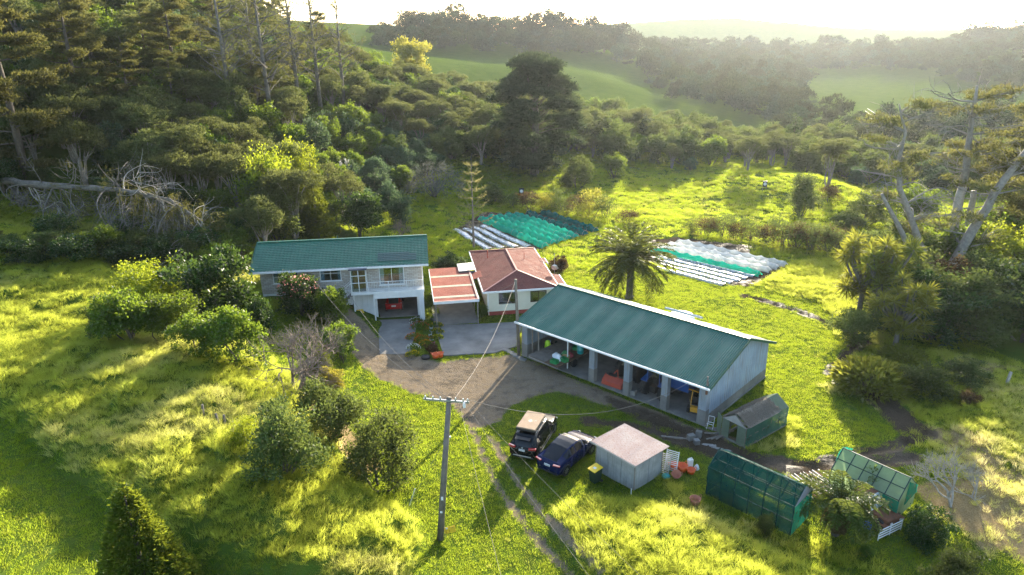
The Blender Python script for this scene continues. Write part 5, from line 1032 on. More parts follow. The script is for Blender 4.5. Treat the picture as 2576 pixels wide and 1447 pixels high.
spot('olive', 0, 840, 1110, 960, 'small leaved dark bush in the middle of the bank row', wide=.95); spot('olive', 1, 955, 1215, 1050, 'spreading small tree at the lawn end of the bank row', 'tree', .95); spot('gold', 1, 830, 985, 928, 'yellow flowered shrub under the little pine', wide=1.1)
spot('slender', 3, 813, 955, 862, 'bushy young pine with upright shoots on the bank', wide=1.7); spot('olive', 2, 720, 1195, 1025, 'broad feathery olive bush on the meadow edge', wide=.98); spot('bright', 0, 620, 1130, 1045, 'light green scruffy bush left of the feathery olive bush', wide=.9)
spot('broad', 3, 860, 905, 820, 'low green shrub at the foot of the balcony shrub')
spot('bright', 1, 385, 800, 650, 'tall yellow green shrub at the left of the bush clump', wide=1.0); spot('broad', 0, 330, 860, 720, 'light green leafy shrub at the lower left of the bush clump', wide=1.0); spot('dark', 1, 545, 815, 632, 'large glossy dark shrub in the centre of the bush clump', wide=1.0); spot('broad', 1, 600, 905, 775, 'yellow green leafy shrub at the lower right of the bush clump', wide=1.05); spot('broad', 2, 500, 880, 790, 'green leafy shrub at the front of the bush clump', wide=1.15); spot('olive', 3, 270, 850, 765, 'small olive bush at the far left of the bush clump', wide=1.0); spot('bright', 2, 560, 690, 610, 'pale leafy shrub behind the bush clump near the house', wide=1.1); spot('dark', 2, 655, 840, 755, 'dark glossy shrub between the bush clump and the camellia', wide=.95); spot('broad', 3, 440, 850, 740, 'green shrub under the cabbage tree in the bush clump', wide=1.1)
spot('cabbage', 0, 452, 780, 668, 'single headed cabbage tree rising out of the bush clump', 'tree', 1.2); spot('cabbage', 0, 592, 625, 525, 'single headed cabbage tree at the forest edge behind the house', 'tree', 1.3)
spot('dark', 3, 905, 600, 490, 'round dark tree on the grass behind the brick house', 'tree', 1.0); spot('slender', 3, 800, 600, 395, 'upright dense conifer at the forest edge behind the brick house', 'tree', 1.15); spot('gold', 0, 1050, 645, 585, 'golden palm-like shrub behind the right end of the brick house', wide=.9); spot('olive', 0, 870, 615, 570, 'low olive shrub behind the brick house ridge', wide=1.1); spot('bright', 3, 712, 600, 535, 'bright lime green bush behind the brick house', wide=1.0)
spot('bright', 1, 680, 560, 375, 'tall bright yellow green tree on the forest edge', 'tree', .8); spot('bright', 0, 740, 520, 345, 'bright leafy tree high on the forest edge', 'tree', .7)
spot('twiggy', 0, 1095, 500, 408, 'grey weeping leafless shrub on the grass', wide=1.0); spot('brown', 0, 1405, 690, 645, 'brown rounded bush beside the cottage', wide=1.1); spot('dark', 0, 1130, 690, 640, 'low dark shrub behind the carport', wide=1.5); spot('bare', 0, 1010, 600, 545, 'small leafless tree behind the brick house', 'tree'); spot('olive', 1, 1240, 510, 460, 'dark low bush left of the long hedge', wide=1.2)
for k, (px, py, tp) in enumerate(((1290,522,478),(1330,526,470),(1372,530,482),(1415,533,470),(1455,537,480),(1490,543,462),(1524,548,488))): spot('gorse', k, px, py, tp, 'gorse bush in the rough hedge behind the green tunnels', wide=1.2, group='hedge bushes behind the green tunnels')
spot('gorse', 1, 1580, 560, 520, 'low scrubby bush at the right end of the tunnel hedge', wide=1.5)
for k, (px, py, tp) in enumerate(((1740,588,545),(1778,594,536),(1815,598,530),(1850,602,548),(1888,606,545),(1930,612,552),(1968,617,538),(2005,622,545),(2040,628,548),(2080,632,552),(2105,640,560))): spot('gorse', k % 2, px, py, tp, 'brownish gorse bush in the hedge right of the white tunnels', wide=1.15, group='hedge bushes right of the white tunnels')
spot('olive', 2, 2015, 545, 440, 'lone small tree on the valley floor', 'tree', .75); spot('gorse', 1, 2082, 510, 450, 'reddish brown bush beside the lone tree', wide=.9)
spot('cabbage', 1, 2250, 880, 700, 'many headed cabbage tree beside the track', 'tree', 1.0); spot('strapclump', 0, 2192, 965, 878, 'big clump of glossy strap leaves by the track'); spot('strapclump', 1, 2275, 905, 860, 'small clump of strap leaves under the cabbage tree', wide=1.2)
spot('cabbage', 1, 2160, 790, 585, 'tall bushy cabbage tree right of the hedge', 'tree', .95); spot('cabbage', 3, 2200, 800, 590, 'second cabbage tree at the edge of the right-hand scrub', 'tree', .95)
spot('white_bare', 0, 2390, 1275, 1085, 'bleached leafless tree on dry grass at the right', 'tree', .95); spot('white_bare', 1, 2450, 1255, 1140, 'thin bleached leafless sapling right of the bare tree', 'tree', .8)
spot('dark', 1, 2330, 1360, 1285, 'low dark green shrub in front of the pale greenhouse', wide=1.2); spot('grey' if False else 'olive', 3, 2400, 1490, 1395, 'greyish small leaved bush at the bottom edge on the right', wide=1.3); spot('broad', 0, 2200, 1262, 1172, 'broad leaved vine sprawling over the pale greenhouse', wide=.8); spot('olive', 0, 1925, 1345, 1290, 'weedy shrub growing against the netted greenhouse', wide=.7)
for k, (px, py, tp, kd, lb) in enumerate(((2150,860,770,'olive','dark scrub bush left of the many headed cabbage tree'),(2330,850,700,'dark','dense dark bush under the dead pines'),(2430,850,690,'olive','broad olive bush right of the dead pines'),(2500,830,670,'dark','dark bush at the right edge behind the bank'),(2380,760,650,'brown','brown bush around the sawn stumps'),(2280,800,640,'olive','tangled scrub at the left of the dead pines'),(2460,760,640,'olive','pale scrub between the dead pine trunks'),(2560,700,560,'bright','light green flowering shrub at the right edge'),(2350,690,560,'broad','bright broadleaf shrub behind the dead pines'),(2240,690,560,'olive','scrub bush beyond the left dead trunk'),(2480,650,520,'broad','leafy bush behind the leaning trunk'),(2570,860,720,'dark','shadowed bush at the far right edge'),(2130,590,530,'olive','low scrub behind the hedge end'),(2180,560,480,'olive','scrubby tree at the right side of the valley'),(2300,560,470,'broad','broadleaf scrub behind the dead pine stand'))):
    spot(kd, k % 4, px, py, tp, lb, 'shrub', 1.25)
spot('olive', 1, 2330, 985, 920, 'low tangled bush on the rough bank', wide=1.8); spot('olive', 2, 2420, 960, 905, 'second low tangled bush further right on the rough bank', wide=1.8); spot('brown', 1, 2440, 1015, 985, 'rusty brown brush heap on the bank', wide=1.6)
# --- palm
def palm(b, H_):
    o = empty('date_palm', b, 0, 'stout date palm with arching fronds behind the farm shed', 'tree'); rs = np.random.RandomState(9); th = H_ * .53
    pr = [(.52, -.3), (.46, .2)] + [(.36 + (.03 if k % 2 else 0), .4 + k * .16) for k in range(int((th - .4) / .16))] + [(.46, th)]; MB().lathe(pr, (0, 0, 0), 12).build('trunk', BK['grey'], o)
    P_, A_ = [], []; rach = MB()
    for k in range(120):
        a = rs.rand() * 6.283; el = R(84 - 112 * (k / 120)) + rs.randn() * .08; ln = 4.3 + .7 * rs.rand(); p = np.array([0, 0, th]); pts = [p.copy()]; e = el; n = 12
        for j in range(n): p = p + ln / n * np.array([math.cos(a) * math.cos(e), math.sin(a) * math.cos(e), math.sin(e)]); e -= .075 + .02 * rs.rand(); pts.append(p.copy())
        rach.tube(pts, [.03] * 6 + [.015] * 7, 4)
        for j in range(1, n + 1):
            d = unit(pts[j] - pts[j - 1]); sd = np.array([-math.sin(a), math.cos(a), 0]); f_ = math.sin(math.pi * (.12 + .8 * j / n)) 
            for s in (-1, 1):
                for q in (0, .33, .66): P_.append(pts[j - 1] + (pts[j] - pts[j - 1]) * q); A_.append((sd * s * .9 + d * .7 + np.array([0, 0, -.12])) * (.35 + f_))
    A_ = np.array(A_); me = leaf_mesh('fronds', np.array(P_), A_, .62, .10, LF['palm'], rs, .1); rach.build('frond_ribs', LF['palm'], o); link(bpy.data.objects.new('fronds', me), o)
b_ = G(1583, 750); palm(b_, top_z(b_, 1590, 566) - b_.z)
# --- young norfolk pine
def norfolk(b, H_):
    o = empty('norfolk_pine', b, 0, 'tall thin young norfolk pine with open tiers behind the cottage', 'tree'); rs = np.random.RandomState(3); w_ = MB().tube([(0, 0, -.3), (0, 0, H_)], [.17, .02], 8); P_, A_ = [], []
    for k in range(9):
        z = H_ * (.22 + .78 * k / 9); ln = 2.7 * (1 - k / 10) * (1 if k > 3 else .95) + .25
        for j in range(6):
            a = j * 1.047 + k * .4 + rs.randn() * .1; pts = [np.array([math.cos(a) * ln * t, math.sin(a) * ln * t, z - .12 * ln * t + .38 * ln * t ** 3]) for t in np.linspace(0, 1, 7)]; w_.tube(pts, [.025, .022, .02, .017, .014, .01, .006], 4)
            for i in range(2, 7):
                for q in range(7): P_.append(pts[i] + rs.randn(3) * .06); A_.append(np.array([math.cos(a), math.sin(a), .5]) + rs.randn(3) * .5)
    w_.build('trunk', BK['twig'], o); link(bpy.data.objects.new('crown', leaf_mesh('norfolk_crown', np.array(P_), np.array(A_), .3, .05, LF['norf'], rs)), o)
b_ = G(1192, 625); norfolk(b_, top_z(b_, 1188, 395) - b_.z)
# --- tree fern
def fern(b, H_):
    o = empty('tree_fern', b, 0, 'tree fern with a skirt of dead fronds between the two netted greenhouses', 'tree'); rs = np.random.RandomState(6); MB().tube([(0, 0, -.2), (0, 0, H_)], [.24, .16], 8).build('trunk', BK['dark'], o)
    for nm, n, e0, e1, m_, l0, dr in (('fronds', 30, 48, -8, 'palm', 2.5, .11), ('dead_fronds', 26, -35, -75, 'brown', 1.9, .10)):
        P_, A_ = [], []; ribs = MB()
        for k in range(n):
            a = rs.rand() * 6.283; e = R(e0 + (e1 - e0) * k / n) + rs.randn() * .1; p = np.array([0, 0, H_]); pts = [p.copy()]
            for j in range(12): p = p + l0 / 12 * np.array([math.cos(a) * math.cos(e), math.sin(a) * math.cos(e), math.sin(e)]); e = max(e - dr, -1.5); pts.append(p.copy())
            ribs.tube(pts, .018, 4)
            for j in range(1, 13):
                sd = np.array([-math.sin(a), math.cos(a), 0]); w = math.sin(math.pi * (.1 + .88 * j / 13)); d = unit(pts[j] - pts[j - 1])
                for s in (-1, 1):
                    for q in (0, .25, .5, .75):
                        for t in (0.0, .12, .24): P_.append(pts[j - 1] + (pts[j] - pts[j - 1]) * q + sd * s * t * 1.4 * w); A_.append(sd * s + d * .45 + rs.randn(3) * .12)
        ribs.build(nm + '_ribs', LF[m_], o); link(bpy.data.objects.new(nm, leaf_mesh(nm, np.array(P_), np.array(A_), .2, .055, LF[m_], rs, .1)), o)
b_ = G(2100, 1345); fern(b_, 2.3)
spot('broad', 1, 2178, 1400, 1372, 'green fern fronds at the foot of the wrecked truck', wide=1.1)
# --- dead pines at the right
def dead_pine(name, label, paths, seed, tufts=(), bark='deadgrey'):
    rs = np.random.RandomState(seed); P0_ = Vector(paths[0][0][0]); o = empty(name, P0_, 0, label, 'tree'); P_, A_ = [], []
    for pts, r0, r1, nb, part in paths:
        pts = [Vector(p) - P0_ for p in pts]; w_ = MB(); k = len(pts); pp = []
        for i in range(k - 1):
            for t in (0, .34, .67): pp.append(pts[i].lerp(pts[i + 1], t) + Vector(tuple(rs.randn(3))) * .05)
        pp.append(pts[-1]); n = len(pp); w_.tube(pp, [r0 + (r1 - r0) * i / (n - 1) for i in range(n)], 9)
        w_.build(part, BK[bark] if part != 'peeled_trunk' else BK['white'], o, True); br = MB()
        for _ in range(nb * 2):
            i = int(n * (.30 + .68 * rs.rand())) - 1; a = rs.rand() * 6.283; ln = 1.6 + 4.2 * rs.rand(); q = pp[max(0, i)]; e = q + Vector((math.cos(a) * ln, math.sin(a) * ln, .2 + 1.2 * rs.rand())); limb(br, q, e, .10, .03, rs, .12, 6, 5)
            for _ in range(8): f_ = e + Vector(tuple(rs.randn(3))) * .95; limb(br, q.lerp(e, .35 + .65 * rs.rand()), f_, .035, .010, rs, .15, 3, 4)
            if tufts and rs.rand() < tufts[0]:
                for _ in range(10): c = np.array(q.lerp(e, .4 + .65 * rs.rand())) + rs.randn(3) * np.array([.6, .6, .2]); p = c + rs.randn(40, 3) * np.array([.34, .34, .11]); P_.append(p); A_.append(rs.randn(40, 3) * .7 + np.array([0, 0, .6]))
        if nb: br.build('branches', BK[bark], o)
    if P_: link(bpy.data.objects.new('crown', leaf_mesh('pine_tufts', np.concatenate(P_), np.concatenate(A_), .40, .10, LF['pine'], rs)), o)
    return o
YD = 72.0; dp = lambda *q: [tuple(aty(x, y, Y)) for x, y, Y in q]
dead_pine('dead_pine', 'slender half dead pine with crooked top, left of the stand', [(dp((2352,712,72),(2310,600,72),(2262,470,72.5),(2262,400,73),(2278,330,73),(2262,262,73)), .42, .07, 13, 'trunk')], 31, (.35,))
dead_pine('dead_pine', 'broken grey trunk leaning left from the sawn stump', [(dp((2325,712,71),(2270,590,71),(2218,488,71)), .38, .16, 0, 'trunk')], 32)
dead_pine('dead_pine', 'tall pine with peeled pale lower trunk at the right', [(dp((2382,668,75),(2405,540,75),(2422,470,75)), .55, .45, 0, 'peeled_trunk'), (dp((2422,470,75),(2440,340,75),(2458,215,75)), .45, .12, 16, 'trunk')], 33, (.5,))
dead_pine('dead_pine', 'thick grey trunk leaning right out of the dead pine stand', [(dp((2385,690,72),(2440,590,72),(2500,490,72),(2590,370,72)), .62, .3, 7, 'trunk')], 34, (.5,))
dead_pine('dead_pine', 'short peeled trunk behind the tall pale pine', [(dp((2400,640,79),(2440,545,79),(2450,480,79)), .45, .3, 3, 'peeled_trunk')], 35)
b_ = aty(2622, 690, 74); plant('pine', 0, on(b_[0], b_[1]), 1.5, 'big pine at the right edge with tufted layered branches', 'tree', sz=.86)
b_ = aty(2560, 640, 88); plant('pine', 1, on(b_[0], b_[1]), .85, 'shadowed pine behind the leaning trunk at the right edge', 'tree')
st = empty('sawn_stump', G(2330, 715), 0, 'pale sawn stump with several cut limbs in the scrub', 'stump'); rs_ = np.random.RandomState(2)
for v_ in ((-.9, .2, 1.3), (.8, -.1, 1.2), (.2, .4, .9), (.6, -.5, .5)): w_ = MB(); limb(w_, (0, 0, .2), v_, .32, .24, rs_, .03, 3, 9); w_.build('cut_limb', BK['white'], st)
# --- fallen pine on the left
fp = [tuple(aty(x, y, Y)) for x, y, Y in ((-60,448,76),(60,462,74),(200,470,72.5),(330,483,71),(430,505,70),(490,545,69.5),(520,600,69))]
FP = empty('fallen_pine', fp[3], 0, 'huge fallen grey pine with broken limbs hanging at the forest edge', 'tree'); w_ = MB(); o_ = Vector(fp[3]); pp = [Vector(p) - o_ for p in fp]; rs_ = np.random.RandomState(17); pq = [pp[i].lerp(pp[i + 1], t) + Vector(tuple(rs_.randn(3))) * .09 for i in range(6) for t in (0, .25, .5, .75)] + [pp[-1]]; w_.tube(pq, [(.38 - .42 * (i / 24) ** 1.3 * .82) * (1 + .16 * rs_.randn()) for i in range(25)], 10); w_.build('trunk', BK['grey'], FP, True)
for k in range(120):
    t = rs_.rand() * 5.6; i = int(t); q = pp[i].lerp(pp[i + 1], t - i); dn = rs_.rand() < .8; e = q + Vector((rs_.randn() * 1.5 + .6, rs_.randn() * 1.2 - .6, -(1.8 + 3.2 * rs_.rand()) if dn else 1.2 + 2.2 * rs_.rand())); b_ = MB(); limb(b_, q, e, .035 + .08 * rs_.rand() ** 2, .018, rs_, .16, 7, 5)
    for _ in range(7): f_ = e + Vector(tuple(rs_.randn(3) * np.array([1.0, .8, .8]))); limb(b_, q.lerp(e, .3 + .65 * rs_.rand()), f_, .028, .010, rs_, .15, 4, 4)
    b_.build('broken_branch', BK['grey'] if k % 6 else BK['white'], FP)
P_, A_ = [], []
for k in range(260): t = 1.0 + 5 * rs_.rand() ** .7; i = min(5, int(t)); q = np.array(pp[i].lerp(pp[i + 1], t - i)) + rs_.randn(3) * np.array([1.6, .9, 1.2]) - np.array([0, 0, 1.0]); P_.append(q + rs_.randn(24, 3) * .22); A_.append(rs_.randn(24, 3) + np.array([.4, 0, -.3]))
link(bpy.data.objects.new('crown', leaf_mesh('fallen_needles', np.concatenate(P_), np.concatenate(A_), .36, .06, LF['pine'], rs_)), FP)

for k, (px, py, tp, kd) in enumerate(((20,640,590,'olive'),(75,660,600,'dark'),(130,640,580,'olive'),(190,655,590,'dark'),(250,640,570,'broad'),(300,668,610,'dark'),(350,650,580,'olive'),(405,672,600,'dark'),(455,660,580,'olive'),(505,655,570,'dark'),(545,640,560,'olive'),(150,600,540,'dark'),(330,600,540,'dark'),(430,610,540,'olive'))):
    spot(kd, k % 4, px, py, tp, 'low dark shrub under the limbs of the fallen pine', 'shrub', 1.5, 'shrubs under the fallen pine')
# ------------------------------------------------------------------ forest on the left hill, belts of trees, far woods
def poisson(poly, spacing, seed, tries=9000):
    r_ = np.random.RandomState(seed); P_ = np.array(poly); lo, hi = P_.min(0), P_.max(0); pts = []
    c = lo + (hi - lo) * r_.rand(tries, 2); c = c[inpoly(c[:, 0], c[:, 1], poly)]; grid = {}
    for x, y in c:
        s = spacing(x, y) if callable(spacing) else spacing; ok = True; gi, gj = int(x // 3), int(y // 3)
        for a in range(gi - 4, gi + 5):
            for b in range(gj - 4, gj + 5):
                for (qx, qy) in grid.get((a, b), ()):
                    if (qx - x) ** 2 + (qy - y) ** 2 < s * s: ok = False; break
                if not ok: break
            if not ok: break
        if ok: pts.append((x, y)); grid.setdefault((gi, gj), []).append((x, y))
    return pts
def inview(p, h, mg=.04):
    for z in (p[2], p[2] + h):
        d = np.array([p[0], p[1], z - CAM_H]); w_ = d @ _f
        if w_ > 0 and abs(d @ CX / w_ * IF / IW) < .5 + mg and abs(d @ CU / w_ * IF / IH) < .5 + mg: return True
    return False
RF = random.Random(77)
def sow(pts, choose):
    n = 0
    for x, y in pts:
        kind, i, s, lab, cat, grp = choose(x, y, float(gz(x, y)))
        if kind is None: continue
        p = on(x, y)
        if not inview(p, KH[kind] * s): continue
        plant(kind, i, p, s, lab, cat, grp); n += 1
    return n
HILL = [(-27,71),(-31,70),(-35,75),(-50,77.5),(-60,74),(-80,70),(-110,70),(-120,130),(-70,180),(-30,172),(-14,158),(-9,138),(-15,116),(-20,100),(-25,84)]
def ch_hill(x, y, z):
    e = RF.random(); gx = x + 28 - (y - 70) * .25
    if x / y < -.38 and y < 80: return RF.choice(('broad', 'dark', 'olive')), RF.randrange(4), RF.uniform(.6, 1.1), 'low green shrub behind the fallen pine', 'shrub', 'shrubs behind the fallen pine'
    lower = (x > -34 and y > 84) or (y < 76 and x > -46)
    if x < -38 and y > 92 and e < .16: return 'pine', RF.choice((0, 1)), RF.uniform(.45, .62), 'tall layered pine ' + ('at the top left of the hillside forest' if x / y < -.55 else ('in the upper forest above the fallen pine' if x / y < -.42 else 'in the upper forest near the ridge pines')), 'tree', 'pines in the left hillside forest'
    if -26 < x and y < 131 and y > 92: return ('blue', RF.randrange(4), RF.uniform(.75, 1.15), 'grey green leafy shrub on the slope behind the brick house', 'shrub', 'grey green shrubs on the slope') if e < .72 else ('broad', RF.randrange(4), RF.uniform(.8, 1.2), 'green leafy shrub among the grey green slope shrubs', 'shrub', 'green shrubs on the slope')
    if lower and e < .5: return ('broad', RF.randrange(4), RF.uniform(.9, 1.4), 'green broadleaf tree at the lower edge of the hillside forest', 'tree', 'broadleaf trees at the forest edge')
    z_ = 'near the ridge crest' if y > 120 else ('on the upper slope' if y > 100 else ('on the middle slope' if y > 82 else 'low on the slope'))
    h_ = 'at the left edge' if x < -62 * y / 90 else ('above the fallen pine' if x < -44 * y / 90 else ('above the bush clump' if x < -31 * y / 90 else 'behind the brick house'))
    if e > .88: return 'broad', RF.randrange(4), RF.uniform(1.2, 1.8), 'green broad crowned tree ' + z_ + ' ' + h_, 'tree', 'green trees in the left hillside forest'
    if e > .82: return 'blue', RF.randrange(4), RF.uniform(1.1, 1.6), 'grey green tree ' + z_ + ' ' + h_, 'tree', 'grey green trees in the left hillside forest'
    if e < .14: return 'olive', RF.randrange(4), RF.uniform(1.1, 1.6), 'olive broad crowned tree ' + z_ + ' ' + h_, 'tree', 'olive trees in the left hillside forest'
    if e < .22: return 'dark', RF.randrange(4), RF.uniform(1.1, 1.6), 'dark green tree ' + z_ + ' ' + h_, 'tree', 'dark trees in the left hillside forest'
    return 'kanuka', RF.randrange(4), RF.uniform(.8, 1.15), 'olive kanuka tree with layered domed crown ' + z_ + ' ' + h_, 'tree', 'kanuka trees ' + z_ + ' ' + h_
n1 = sow(poisson(HILL, lambda x, y: 2.7 + max(0, (y - 75)) * .017, 3, 16000), ch_hill)
# kanuka row on the spur crest with pale stems, and the bush belt along the valley back
SPUR = [(-32,140),(-14,126),(2,134),(16,150),(30,162),(26,176),(0,178),(-22,168)]
def ch_spur(x, y, z):
    e = RF.random(); w_ = 'left of the norfolk pine' if x < -9 else ('between the norfolk pine and the macrocarpa' if x < 4 else 'behind the macrocarpa')
    if e < .62: return 'kanuka', RF.randrange(4), RF.uniform(.85, 1.15), 'kanuka tree with pale stems on the spur ' + w_, 'tree', 'kanuka trees on the spur ' + w_
    if e < .85: return 'olive', RF.randrange(4), RF.uniform(1.0, 1.6), 'olive bushy tree on the spur ' + w_, 'tree', 'bushy trees on the spur ' + w_
    return 'dark', RF.randrange(4), RF.uniform(1.2, 1.7), 'dark evergreen tree on the spur ' + w_, 'tree', 'dark trees on the spur ' + w_
n2 = sow(poisson(SPUR, 3.9, 5), ch_spur)
BELT = PZ([(1230,452),(1450,432),(1600,432),(1740,428),(1900,436),(1990,442),(2110,452),(2250,470),(2400,470),(2640,480)], 0) + PZ([(2640,395),(2300,392),(1950,372),(1700,352),(1450,345),(1300,380),(1200,400)], 0)
def ch_belt(x, y, z):
    e = RF.random(); w_ = 'below the macrocarpa' if x < 14 else ('behind the middle of the valley floor' if x < 42 else ('behind the lone valley tree' if x < 66 else 'behind the dead pines'))
    if e < .34: return 'kanuka', RF.randrange(4), RF.uniform(.6, 1.05), 'kanuka tree in the bush belt ' + w_, 'tree', 'kanuka trees in the valley belt ' + w_
    if e < .75: return 'olive', RF.randrange(4), RF.uniform(1.1, 1.9), 'rounded olive tree in the bush belt ' + w_, 'tree', 'rounded trees in the valley belt ' + w_
    if e < .88: return 'blue', RF.randrange(4), RF.uniform(.9, 1.4), 'grey green shrub in the bush belt ' + w_, 'shrub', 'grey green shrubs in the valley belt ' + w_
    return 'broad', RF.randrange(4), RF.uniform(1.0, 1.6), 'bright green tree in the bush belt ' + w_, 'tree', 'green trees in the valley belt ' + w_
n3 = sow(poisson(BELT, lambda x, y: 4.5 + max(0, x - 50) * .02, 8), ch_belt)
b_ = G(1345, 438); plant('macro', 0, (b_.x, b_.y, b_.z), (top_z(b_, 1345, 128) - b_.z) / 17.5 * .97, 'huge dark spreading macrocarpa in front of the far pasture', 'tree')
b_ = G(1035, 330); plant('gold', 2, on(*(lambda q: (q[0], q[1]))(aty(1040, 200, 190))), 2.4, 'pale golden leafless-looking tree above the kanuka spur', 'tree')
for (px, py, tp, kd, i, lb) in ((1990,395,285,'slender',2,'small conical pine in the bush belt'),(1450,470,395,'olive',1,'domed shrub at the back of the valley by the belt'),(1545,445,388,'broad',2,'round green bush on the valley back edge'),(1690,425,360,'kanuka',1,'rounded kanuka overhanging the valley back edge'),(1880,430,330,'kanuka',2,'broad dark kanuka in front of the conical pine'),(2080,470,345,'kanuka',3,'tall kanuka right of the conical pine'),(1735,430,395,'blue',1,'pale green shrub beside the far white sign'),(1015,430,330,'slender',0,'narrow dark conifer on the slope of shrubs'),(1010,560,490,'blue',2,'grey green shrub at the foot of the slope'),(960,470,400,'blue',0,'broad grey green shrub beside the pampas plumes'),(1520,395,300,'round_far',0,'tall bushy tree at the right of the macrocarpa'),(1630,385,300,'round_far',1,'tall umbrella tree right of the bushy tree')):
    spot(kd, i, px, py, tp, lb, 'tree' if kd in ('slender', 'kanuka', 'round_far') else 'shrub', 1.0 if kd != 'slender' else 1.4)
# tall thin pines on the ridge skyline at upper left
for k, (px, tpy, Y, lb) in enumerate(((575,-90,105,'tall thin pine stem at the left of the ridge group'),(640,-60,112,'forked tall pine on the ridge skyline'),(672,-80,108,'straight tall pine in the middle of the ridge group'),(745,-70,120,'tall pine with spreading branches on the ridge skyline'),(800,-40,125,'half bare pine at the right of the ridge group'),(860,-10,132,'sparse pine at the right end of the ridge group'))):
    q = aty(px, 200, Y); b_ = on(q[0], q[1]); s = (top_z(b_, px, tpy) - b_.z) / 22; plant('bare_pine', k % 2, b_, s, lb, 'tree')
for k, (px, py, Y, tpy, lb) in enumerate(((60,420,78,-40,'very large light green pine at the upper left corner'),(210,300,92,-30,'large pine rising behind the corner pine'),(-40,560,70,345,'leafy pine branch mass at the left edge'),(430,120,108,-20,'broad pine near the top of the hillside'),(20,655,63,575,'low pine boughs at the left edge by the meadow'))):
    q = aty(px, py, Y); b_ = on(q[0], q[1]); s = (top_z(b_, px, tpy) - b_.z) / 19.5; plant('pine', k % 2, b_, s, lb, 'tree', sz=1.0)
# far hillsides: skyline trees one by one, the woods between them as one mass
SKY = [(1040,60,24,395),(1075,60,30,395),(1105,62,22,390),(1140,65,30,395),(1170,66,35,392),(1205,72,30,392),(1240,78,40,395),(1275,85,46,400),(1310,90,42,402),(1350,95,16,405),(1385,98,14,405),(1415,100,20,408),(1445,105,40,410),(1490,112,40,415),(1520,115,42,418),(1555,122,46,420),(1590,128,80,430),(1660,125,96,560),(1710,130,92,560),(1770,128,96,560),(1830,132,90,570),(1890,128,86,580),(1950,130,92,580),(2010,135,100,590),(2070,132,92,590),(2105,130,84,590),(2160,128,98,590),(2215,125,86,585),(2270,122,98,580),(2330,120,96,575),(2390,112,92,570),(2440,105,58,560),(2475,100,50,556),(2520,98,70,552),(2565,92,64,545)]
SKW = lambda px: 'of the far wooded knoll' if px < 1340 else ('just right of the far wooded knoll' if px < 1600 else ('along the low far ridge under the glow' if px < 2120 else 'along the rising far ridge at the right'))
for k, (px, py, tpy, Y) in enumerate(SKY):
    q = aty(px, py, Y); b_ = on(q[0], q[1]); hh = top_z(b_, px, tpy) - b_.z
    plant('round_far', k, b_, max(6, hh) / 6.6, 'hazy tree on the skyline ' + SKW(px), 'tree', 'skyline trees ' + SKW(px), sz=1.0)
def mass(name, polys, sp, seed, smin, smax, label):
    pts = []; 
    for j, pl in enumerate(polys): pts += poisson(pl, sp, seed + j, 14000)
    A2 = np.array(pts); D_ = np.stack([A2[:, 0], A2[:, 1], gz(A2[:, 0], A2[:, 1]) - CAM_H], 1); w_ = D_ @ _f; qx = D_ @ CX / w_ * IF + IW / 2; qy = IH / 2 - D_ @ CU / w_ * IF
    A2 = A2[~np.any([inpoly(qx, qy, q) for q in OPEN], axis=0)]; pts = [tuple(q) for q in A2]
    pts = np.array([p for p in pts if inview(on(*p), 9)]); r_ = np.random.RandomState(seed); n = len(pts); z = gz(pts[:, 0], pts[:, 1]); s = smin + (smax - smin) * r_.rand(n)
    pr = []
    for kd, i in (('round_far', 0), ('round_far', 1), ('round_far', 2), ('kanuka_far', 0), ('kanuka_far', 1), ('round_far', 5)): pr.append(bpy.data.objects.new('far_crown', proto(kd, i)[1]))
    o = scatter_object(name, np.stack([pts[:, 0], pts[:, 1], z - .5], 1), np.stack([0 * z, 0 * z, r_.rand(n) * 6.28], 1), np.stack([s, s, s * (.8 + .5 * r_.rand(n))], 1), pr); tag(o, label, 'forest'); print(name, n)
def FW(pts): return [tuple(aty(a, b, Y)[:2]) for a, b, Y in pts]
# open pasture left free of trees on the far slopes
OPEN = [[(1090,140),(1440,150),(1560,170),(1640,230),(1730,335),(1500,345),(1420,270),(1250,240),(1100,195)], [(2000,185),(2350,190),(2330,270),(2200,350),(2090,330)], [(1590,275),(1880,300),(1890,350),(1600,345)]]
mass('far_woods', [FW([(930,135,345),(1080,120,350),(1250,165,340),(1400,190,330),(1560,215,320),(1600,150,425),(1450,110,430),(1250,90,430),(1040,75,430),(960,90,400)]),
                   FW([(1620,210,330),(1700,270,262),(1790,290,250),(1900,320,232),(2050,330,222),(2010,270,310),(2040,190,420),(2200,190,430),(2420,220,370),(2640,260,300),(2640,90,570),(2300,120,600),(2000,130,620),(1640,125,580),(1610,150,430)])], 6.2, 50, .8, 1.7, 'hazy wooded hillsides beyond the valley')
mass('near_far_woods', [FW([(1560,340,190),(1700,330,205),(1850,345,195),(2000,350,190),(2200,400,165),(2640,420,150),(2640,280,235),(2450,300,235),(2300,335,215),(2200,330,218),(2080,330,220),(1900,345,200),(1760,335,206)])], 5.2, 60, .7, 1.4, 'wooded slope between the bush belt and the far pasture')
print('trees', n1, n2, n3)
